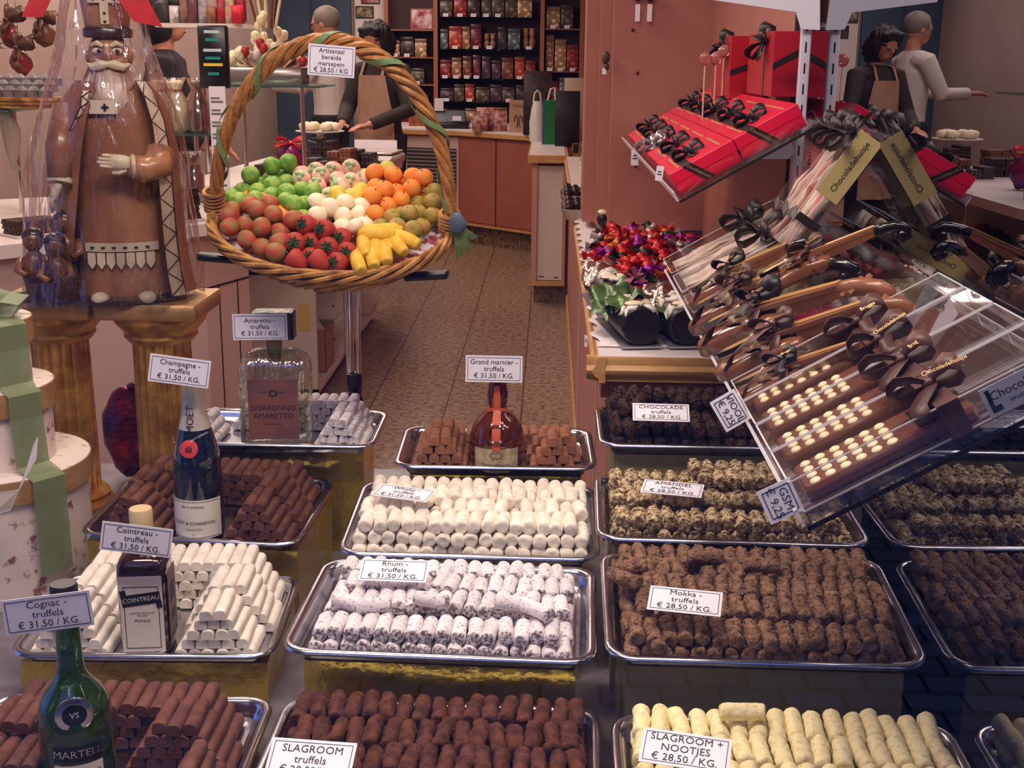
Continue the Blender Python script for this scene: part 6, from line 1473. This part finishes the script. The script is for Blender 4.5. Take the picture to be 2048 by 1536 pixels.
block('red_card_box', 'small bright red box hanging in front of the high shelf end', 'box', (q1.x - .02, 6.28, q0.z + .001), (.05, .04, .085), mat('card_red', (200, 24, 50), .4))

# ================================================================ back of the shop
struct('floor_raised', MB().box((-2.77, 7.75, 0), (-1.33, 12.6, .14)), mat('raised_floor', (120, 96, 80), .5))
DOORP = mat('door_pink', (166, 96, 80), .42, col2=(160, 90, 74), nscale=4)
t = thing('rear_counter', 'pink rear counter with oak edge, granite plinth and ventilation grille', 'counter', Matrix.Identity(4)); RC = [(-1.72, 11.28), (-.80, 11.0), (-.14, 10.38), (-.02, 9.66), (.46, 9.66), (.46, 12.3), (-1.72, 12.3)]
RB = [(-1.68, 11.34), (-.80, 11.06), (-.11, 10.42), (.02, 9.74), (.44, 9.74), (.44, 12.2), (-1.68, 12.2)]
MB().prism(RC, .985, 1.0).build('top', CTOP, t, False); MB().prism([(x, y) for x, y in RC], .95, .985).build('oak_edge', OAK, t, False); MB().prism(RB, .17, .95).build('body', DOORP, t, False)
MB().prism([(x + .02, y + .05) for x, y in RB], .0, .17).build('plinth', PLINTH, t, False)
MB().prism([(-1.70, 11.31), (-.80, 11.03), (-.12, 10.40), (-.12, 10.45), (-.80, 11.08), (-1.7, 11.36)], .165, .18).build('skirting', OAK, t, False)
def face(P0, P1, s0, s1, z0, z1, off, th=.004):
    P0, P1 = Vector((*P0, 0)), Vector((*P1, 0)); d = P1 - P0; n = Vector((d.y, -d.x, 0)).normalized(); a, c = P0 + d * s0 + n * off, P0 + d * s1 + n * off
    return MB().loft([[p + n * k + Vector((0, 0, z)) for k, z in ((0, z0), (th, z0), (th, z1), (0, z1))] for p in (a, c)], True)
face(RB[0], RB[1], .02, .99, .20, .93, .0).build('grille_panel', LAC, t, False)
g = face(RB[0], RB[1], .45, .97, .46, .83, .004).build('grille', mat('grille_dark', (52, 46, 48), .5), t, False)
for k in range(11): face(RB[0], RB[1], .45, .97, .475 + k * .033, .487 + k * .033, .008, .006).build('grille_slat', mat('grille_slat', (150, 132, 128), .4), g, False)
for k in range(2):
    o = face(RB[1], RB[2], .02 + k * .48, .49 + k * .48, .20, .93, .0, .008).build('cupboard_door', DOORP, t, False)
face(RB[1], RB[2], .498, .506, .19, .94, .002, .008).build('door_gap', GAP, t, False)
t = thing('white_display_case', 'white open fronted display case at the end of the rear counter', 'case', (0, 0, 0)); q0, q1 = AY(1071, 310, 8.15), AY(1131, 310, 8.15)
MB().box((q0.x, 8.16, .17), (q1.x, 8.2, .93)).build('front', mat('case_front', (216, 204, 194), .4), t, False); b = MB().box((q0.x - .02, 8.14, .15), (q0.x + .015, 8.2, .95)).box((q1.x - .012, 8.14, .15), (q1.x + .01, 8.2, .95)); b.build('side_frame', mat('case_pink', (196, 146, 130), .45), t, False); MB().box((q0.x - .02, 8.13, .135), (q1.x + .01, 8.21, .165)).build('oak_foot', OAK, t, False); MB().box((q0.x - .02, 8.2, .14), (q1.x + .4, 9.6, .95)).build('body', DOORP, t, False); MB().box((q0.x, 8.22, 0), (q1.x + .4, 9.6, .14)).build('plinth', PLINTH, t, False); MB().box((q0.x - .05, 8.10, .952), (q1.x + .02, 9.62, 1.0)).build('oak_top', OAK, t, False); MB().box((q0.x - .04, 8.12, 1.0), (q1.x + .0, 9.6, 1.004)).build('white_top', CTOP, t, False); MB().box((q0.x + .03, 8.158, .19), (q0.x + .07, 8.16, .196)).box((q1.x - .06, 8.158, .185), (q1.x - .03, 8.16, .191)).build('price_mark', GAP, t, False)
# white wall panel with pictures
BY = 12.40
o = MB().box((AY(709, 0, 12.6).x, 12.60, 0), (AY(771, 0, 12.6).x, 12.719, 2.8)).build('picture_panel', mat('panel_white', (222, 212, 208), .5), None, False); tag(o, 'white wall panel with photographs between teal door and shelving', 'panel')
PIC = [mat('picture_a', (64, 56, 40), .5, col2=(170, 150, 120), nscale=18), mat('picture_b', (90, 60, 50), .5, col2=(40, 30, 28), nscale=14), mat('picture_c', (150, 36, 50), .5, col2=(220, 200, 200), nscale=10)]
def picture(lab, px0, py0, px1, py1, Y, m, fr=None):
    a, c = AY(px0, py0, Y), AY(px1, py1, Y); t = thing('framed_picture', lab, 'picture', ((a.x + c.x) / 2, Y, c.z), 'pictures at the back of the shop'); w, h = c.x - a.x, a.z - c.z
    MB().box((-w / 2, -.008, 0), (w / 2, 0, h)).build('frame', fr or DARK, t, False); MB().box((-w / 2 + .012, -.0095, .012), (w / 2 - .012, -.008, h - .012)).build('print', m, t, False)
picture('dark photograph on the white panel, upper of two', 711, 12, 748, 37, 12.598, PIC[0]); picture('brown photograph on the white panel, lower of two', 728, 42, 765, 68, 12.598, PIC[1]); picture('small red picture at the top of the white panel', 722, -16, 760, 8, 12.598, PIC[2])
# wall shelving
t = thing('wall_shelving', 'dark wooden wall shelving full of gift tins at the back', 'shelving', Matrix.Identity(4)); OAKD = mat('shelving_oak', (150, 92, 64), .45); SHB = mat('shelving_back', (66, 36, 34), .6)
xs = [AY(px, 100, BY).x for px in (774, 872, 1084, 1163)]; xs[3] = min(xs[3], .49)
MB().box((xs[0], 12.66, 1.0), (xs[3], 12.70, 2.85)).build('back_board', SHB, t, False)
for x_ in xs: MB().box((x_ - .02, BY - .05, 1.0), (x_ + .02, 12.66, 2.85)).build('upright', OAKD, t, False)
LV = {0: [1.0, 1.36, 1.62, AY(843, 59, 12.39).z - .001], 1: [1.0, 1.20, 1.42, 1.70, 2.0], 2: [1.0, 1.21, 1.50, 1.90]}
tn = 0; TC = [(104, 60, 40), (120, 36, 36), (70, 60, 48), (140, 100, 70), (60, 40, 50), (150, 120, 90), (90, 30, 40), (76, 84, 96), (160, 60, 40), (46, 34, 30)]; CW = ['brown', 'dark red', 'olive', 'tan', 'plum', 'beige', 'wine red', 'grey blue', 'orange red', 'black brown']
rnd = random.Random(21); COLW = ['left', 'middle', 'right']; LVW = ['lowest', 'second', 'third', 'fourth', 'top']
for c, zs in LV.items():
    for li, z in enumerate(zs):
        x0, x1 = xs[c] + .03, xs[c + 1] - .03; hmax = (zs[li + 1] if li + 1 < len(zs) else z + .30) - z - .05
        if li: MB().box((x0 - .01, BY - .03, z - .012), (x1 + .01, 12.66, z)).build('shelf_board', GLS if c == 1 else OAKD, t, False)
        x = x0 + .01; n = 0
        if c == 0 and li == 3: x = x1
        while x < x1 - .08:
            w = rnd.uniform(.07, .14); w = min(w, x1 - x); h = hmax * rnd.uniform(.72, 1.0); k = rnd.randrange(10); n += 1
            lab = '%s gift tin, %s from left on the %s board of the %s bay' % (CW[k], nth(n), LVW[li], COLW[c])
            if rnd.random() < .22 and c == 1 and li in (2, 3):
                r = thing('teddy_tin', 'teddy bears, %s from left on the %s board of the %s bay' % (nth(n), LVW[li], COLW[c]), 'teddy bears', (x + w / 2, BY + .08, z + .0005), 'gift tins on the wall shelving')
                for s in (-1, 1): MB().ball((s * w * .22, 0, h * .25), (w * .22, .04, h * .26), 10, 7).ball((s * w * .22, -.01, h * .62), (w * .19, .035, h * .2), 10, 7).ball((s * w * .22 - w * .13, 0, h * .78), w * .07, 6, 5).ball((s * w * .22 + w * .13, 0, h * .78), w * .07, 6, 5).build('bear', mat('bear_plush', (150, 104, 70), .9, col2=(170, 130, 96), nscale=30), r, 'all')
            else:
                r = thing('gift_tin', lab, 'gift tin', (x + w / 2, BY + .09, z + .0005), 'gift tins on the wall shelving'); m = mat('tin%d' % k, TC[k], .35, col2=tuple(min(255, int(v * 1.7 + 20)) for v in TC[k]), nscale=22, lo=.5, hi=.62)
                MB().box((-w / 2, -.09, 0), (w / 2, .09, h * .8), .004).build('tin', m, r); MB().box((-w / 2 - .002, -.092, h * .8), (w / 2 + .002, .092, h), .004).build('lid', mat('tin%d_lid' % k, tuple(int(v * .8) for v in TC[k]), .35), r)
            if rnd.random() < .55 and not (c == 0 and li == 3):
                tagcard('shelf_price_tag', 'white price tag under the %s item on the %s board, %s bay' % (nth(n), LVW[li], COLW[c]), (x + w / 2, BY - .055 - .0006, z + .016), .05, .03)
            x += w + rnd.uniform(.006, .018)
picture('framed picture with a red design in the left bay of the shelving', 821, 17, 866, 59, 12.39, PIC[2], OAKD)
# bluish lit niche strip on the middle shelf
# things on the rear counter
def rc(px, ytop, Y, w, d): q = AY(px, ytop, Y); return (q.x, Y, 1.0005), (w * Y / FPX, d, q.z - 1.0005)
def rblock(name, lab, cat, px, w, ytop, Y, d, c, group=None, col2=None, rz=0):
    loc, dm = rc(px, ytop, Y, w, d); return block(name, lab, cat, loc, dm, mat(name + '_' + str(px), c, .5, col2=col2, nscale=25), group, rz)
rblock('orange_tin', 'orange biscuit tins standing left of the till', 'tin', 840, 42, 206, 11.6, .12, (176, 104, 66), None, (130, 70, 50))
t = thing('cash_register', 'black cash till with key pad on the rear counter', 'till', (AY(896, 240, 11.3).x, 11.3, 1.0005)); MB().box((-.19, -.14, 0), (.19, .14, .06), .008).build('base', BLACK, t); MB().loft([[(-.16, -.12, .06), (.16, -.12, .06), (.16, .12, .06), (-.16, .12, .06)], [(-.15, .0, .15), (.15, .0, .15), (.15, .11, .15), (-.15, .11, .15)]], True).build('keyboard', mat('till_grey', (60, 66, 72), .4), t, False); MB().box((.05, -.125, .07), (.13, -.115, .11)).build('keys', PAPER, t, False); MB().box((-.12, -.02, .15), (-.04, .0, .26)).build('receipt', PAPER, t, False)
for k, (px, yt, w) in enumerate(((972, 215, 36), (960, 232, 30), (1001, 225, 26))): rblock('floral_gift_box', '%s pink floral box on the rear counter by the picture sign' % ('tall', 'front left', 'right')[k], 'gift box', px, w, yt, 10.95 - .12 * (k == 1) - .05 * (k == 2), .10, (206, 160, 146), 'floral boxes on the rear counter', (150, 80, 80))
loc, dm = rc(1037, 200, 10.75, 35, .03); t = thing('standing_sign', 'beige standing sign with brown script on the rear counter', 'sign', loc); MB().box((-dm[0] / 2, -.015, 0), (dm[0] / 2, .015, dm[2])).build('board', mat('sign_beige', (190, 150, 116), .5), t, False); SB = mat('script_brown', (96, 60, 40), .5)
text('Verse', .045, SB, t, T(0, -.016, dm[2] * .82) @ RX(90)); b = MB()
for s in (-1, 1): b.tube([(s * .02 + .014 * math.cos(a / 3) * s, -.017, .09 + .05 * math.sin(a / 3)) for a in range(0, 15)], .005, 5)
b.build('emblem', SB, t)
t = thing('carrier_bag', 'white plastic carrier bag standing on the rear counter', 'bag', rc(1075, 170, 9.5, 30, .1)[0]); b = MB().loft([[(x * s, y * s2, z) for x, y in ((-.05, -.04), (.05, -.04), (.055, .04), (-.055, .04))] for z, s, s2 in ((0, 1, 1), (.15, 1.05, .8), (.25, .85, .4), (.30, .55, .2))]); b.jitter(.008, 20).build('bag', mat('plastic_white', (220, 214, 206), .4, alpha=.92), t, 'all'); MB().tube([(-.03, 0, .29), (-.02, 0, .36), (.0, 0, .38), (.02, 0, .36), (.03, 0, .29)], .006, 6).build('handle', mat('plastic_white2', (226, 220, 212), .4), t)
t = thing('green_bag', 'bright green paper bag with blue side on the rear counter', 'bag', rc(1101, 200, 9.2, 26, .1)[0]); h = rc(1101, 200, 9.2, 26, .1)[1][2]; MB().box((-.045, -.05, 0), (.045, .05, h)).build('bag', mat('green_paper', (10, 110, 56), .4), t, False); MB().box((-.058, -.052, 0), (-.0455, .052, h * .96)).build('side', mat('blue_paper', (70, 84, 130), .4), t, False); b = MB().tube([(-.02, -.03, h), (0, -.03, h + .08), (.03, -.03, h + .09), (.035, -.03, h)], .006, 6); b.build('handle', PAPER, t)
rblock('black_monitor', 'black monitor seen from behind on the rear counter', 'monitor', 1136, 48, 182, 9.0, .05, (12, 12, 14)); rblock('beige_box', 'beige box behind the black monitor', 'box', 1148, 36, 156, 9.75, .2, (176, 160, 140)); rblock('wicker_hamper', 'dark wicker hamper with oak lid on the rear counter', 'hamper', 1076, 54, 142, 10.5, .2, (66, 42, 34), None, (40, 26, 22))
for k, px in enumerate((1100, 1130, 1150)):
    block('cream_pack', 'low beige packet on the rear counter under the shelving, %s from left' % nth(k + 1), 'packet', (AY(px, 100, 12.25).x, 12.22, 1.0005), (.08, .1, .05), CREAM, 'beige packets')

# ================================================================ people
def remesh(o, v):
    m = o.modifiers.new('join', 'REMESH'); m.mode = 'VOXEL'; m.voxel_size = v; m.use_smooth_shade = True
    s = o.modifiers.new('smooth', 'SMOOTH'); s.factor = .5; s.iterations = 3
SKIN = mat('skin', (186, 128, 102), .5, sub=.1)
def person(name_lab, M, head_tilt, arms, skirt, hair, top, legs, hairlen, glasses=False, apron=None, hand_open=True, headyaw=0):
    """standing figure facing -Y in its own frame; arms: per side (elbow, wrist, fingertip direction)"""
    t = thing('person', name_lab, 'person', M); b = MB()
    b.tube([(0, .01, .88), (0, .005, 1.0), (0, 0, 1.15), (0, .0, 1.30), (0, .01, 1.40), (0, .012, 1.46)], [.14, .125, .13, .135, .09, .055], 16, flat=.75)
    HT = T(0, .005, 1.475) @ RZ(headyaw) @ RX(head_tilt)
    b.tube([(0, .012, 1.42), (0, .01, 1.50), HT @ Vector((0, 0, .06))], [.058, .052, .05], 12)
    b.m = HT; b.ball((0, -.005, .135), (.074, .092, .105), 18, 14).ball((0, -.045, .075), (.05, .05, .05), 12, 10).ball((0, -.098, .118), (.013, .02, .022), 8, 6)
    for s in (-1, 1): b.ball((s * .076, .005, .12), (.012, .02, .03), 8, 6).ball((s * .03, -.086, .142), (.02, .012, .008), 8, 6)
    b.ball((0, -.088, .078), (.026, .014, .010), 8, 6); b.m = Matrix.Identity(4)
    for s, (el, wr, ft) in zip((-1, 1), arms):
        sh = Vector((s * .165, .0, 1.385)); el, wr, ft = Vector(el), Vector(wr), Vector(ft).normalized()
        b.tube([(s * .10, .005, 1.39), sh, el, wr], [.06, .055, .042, .028], 12); pal = wr + ft * .05; side = ft.cross(Vector((0, 0, 1))).normalized(); nn = side.cross(ft)
        b.tube([wr, wr + ft * .03, pal + ft * .035], [.026, .036, .034], 10, flat=.55)
        for i, l in enumerate((.062, .074, .070, .054)):
            p0 = pal + ft * .03 + side * (.026 - i * .0175); b.tube([p0, p0 + ft * l * .5 - nn * .006, p0 + ft * l - nn * .022], [.0098, .009, .0075], 7)
        p0 = wr + ft * .02 + side * .03 * s; b.tube([p0, p0 + side * .03 * s + ft * .03, p0 + side * .03 * s + ft * .062 - nn * .01], [.012, .0105, .008], 7)
    for s in (-1, 1): b.tube([(s * .08, .01, .92), (s * .09, .0, .50), (s * .09, .02, .09)], [.09, .06, .042], 12).tube([(s * .09, .03, .05), (s * .09, -.06, .035), (s * .09, -.14, .03)], [.04, .042, .03], 10)
    o = b.build('body', SKIN, t, 'all'); remesh(o, .007)
    b = MB(); b.m = HT
    for s in (-1, 1): b.ball((s * .030, -.094, .132), (.011, .004, .0065), 8, 6)
    b.build('eye', mat('eye_dark', (40, 30, 26), .3), t); b = MB(); b.m = HT; b.ball((0, -.0985, .079), (.022, .006, .006), 8, 6).build('mouth', mat('lips', (150, 76, 70), .4), t)
    b = MB(); b.m = HT; b.ball((0, .018, .160), (.090, .096, .094), 30, 22); 
    if hairlen:
        b.ball((0, .035, .10), (.112, .09, .12 * hairlen), 30, 22).ball((-.075, .01, .12), (.045, .062, .10 * hairlen), 22, 16).ball((.075, .01, .12), (.045, .062, .10 * hairlen), 22, 16).ball((0, -.045, .21), (.085, .05, .042), 22, 14)
    b.jitter(.022 if hairlen > 1 else .006, 36 if hairlen > 1 else 20, 3); o = b.build('hair', hair, t, 'all')
    b = MB(); b.tube([(0, .01, .90), (0, .005, 1.02), (0, 0, 1.16), (0, .0, 1.30), (0, .01, 1.40), (0, .012, 1.455)], [.158, .145, .15, .155, .11, .068], 16, flat=.78)
    for s, (el, wr, ft) in zip((-1, 1), arms):
        wr2 = Vector(el).lerp(Vector(wr), .92); b.tube([(s * .09, .005, 1.385), (s * .17, 0, 1.385), el, wr2], [.075, .072, .060, .044], 12)
    o = b.build('top', top, t, 'all'); remesh(o, .009)
    b = MB()
    for s in (-1, 1): b.tube([(s * .075, .01, .95), (s * .09, .0, .50), (s * .09, .02, .06)], [.115, .082, .065], 12)
    b.tube([(0, .01, .86), (0, .01, .96)], [.15, .155], 14, flat=.8); o = b.build('trousers', legs, t, 'all'); remesh(o, .012)
    for s in (-1, 1): MB().tube([(s * .09, .05, .045), (s * .09, -.05, .042), (s * .09, -.16, .03)], [.05, .052, .034], 10, flat=.85).build('shoe', BLACK, t)
    if apron:
        def ap(u, v):
            z = .55 + .80 * v; w = (.17 if v < .55 else .17 - .06 * (v - .55) / .45); x = (u - .5) * 2 * w; R = .165 if v < .6 else .150
            return Vector((x, -(.80 * math.sqrt(max(.0004, R * R - (x * .82) ** 2))) - .012 - .012 * (1 - v) * math.sin(u * 14), z))
        MB().sheet(ap, 20, 16).build('apron', apron, t, 'all'); MB().strip([(-.09, -.115, 1.345), (-.085, -.07, 1.44), (-.05, .04, 1.475), (0, .075, 1.475), (.05, .04, 1.475), (.085, -.07, 1.44), (.09, -.115, 1.345)], (.02, 0, 0)).build('apron_strap', apron, t, False)
    if glasses:
        b = MB(); b.m = HT
        for s in (-1, 1): b.tube([(s * .033 + .024 * math.cos(a), -.104, .132 + .017 * math.sin(a)) for a in [2 * PI * j / 16 for j in range(16)]], .002, 5, loop=True); b.tube([(s * .058, -.10, .136), (s * .08, .0, .136)], .002, 5)
        b.build('glasses', BLACK, t)
    return t
q = AY(762, 150, 8.75)
person('woman with dark bushy hair in brown cardigan and beige apron, looking down', T(q.x, 8.75, .14) @ RZ(-28) @ Matrix.Scale(1.0, 4), 26, (((-.25, -.06, 1.12), (-.12, -.30, 1.02), (.35, -.9, -.1)), ((.27, -.06, 1.12), (.10, -.30, 1.02), (-.35, -.9, -.1))), 0, mat('hair_black', (22, 17, 16), .6, col2=(34, 26, 24), nscale=60), mat('cardigan_brown', (52, 42, 38), .8), mat('trousers_dark', (36, 34, 38), .8), 1.15, apron=mat('apron_beige', (178, 140, 116), .7, col2=(166, 128, 106), nscale=8))
q = AY(655, 60, 9.9)
person('grey-haired man with glasses in a white shirt at the teal door', T(q.x, 9.9, .14) @ RZ(-105) @ Matrix.Scale(1.075, 4), 10, (((-.22, -.12, 1.15), (-.16, -.38, 1.16), (0, -1, 0)), ((.22, -.12, 1.15), (.16, -.38, 1.16), (0, -1, 0))), 0, mat('hair_grey', (120, 108, 98), .7), mat('shirt_white', (206, 196, 190), .7), mat('trousers_dark', (36, 34, 38), .8), 0, glasses=True)
q = AY(338, 40, 6.9)
person('person with dark hair behind the bishop figure, facing right', T(q.x - .03, 6.9, .06) @ RZ(96) @ Matrix.Scale(1.085, 4), 8, (((-.24, -.02, 1.12), (-.20, -.2, .98), (0, -.8, -.5)), ((.24, -.02, 1.12), (.20, -.2, .98), (0, -.8, -.5))), 0, mat('hair_black', (22, 17, 16), .6), mat('jumper_dark', (44, 34, 36), .8), mat('trousers_dark', (36, 34, 38), .8), .95)
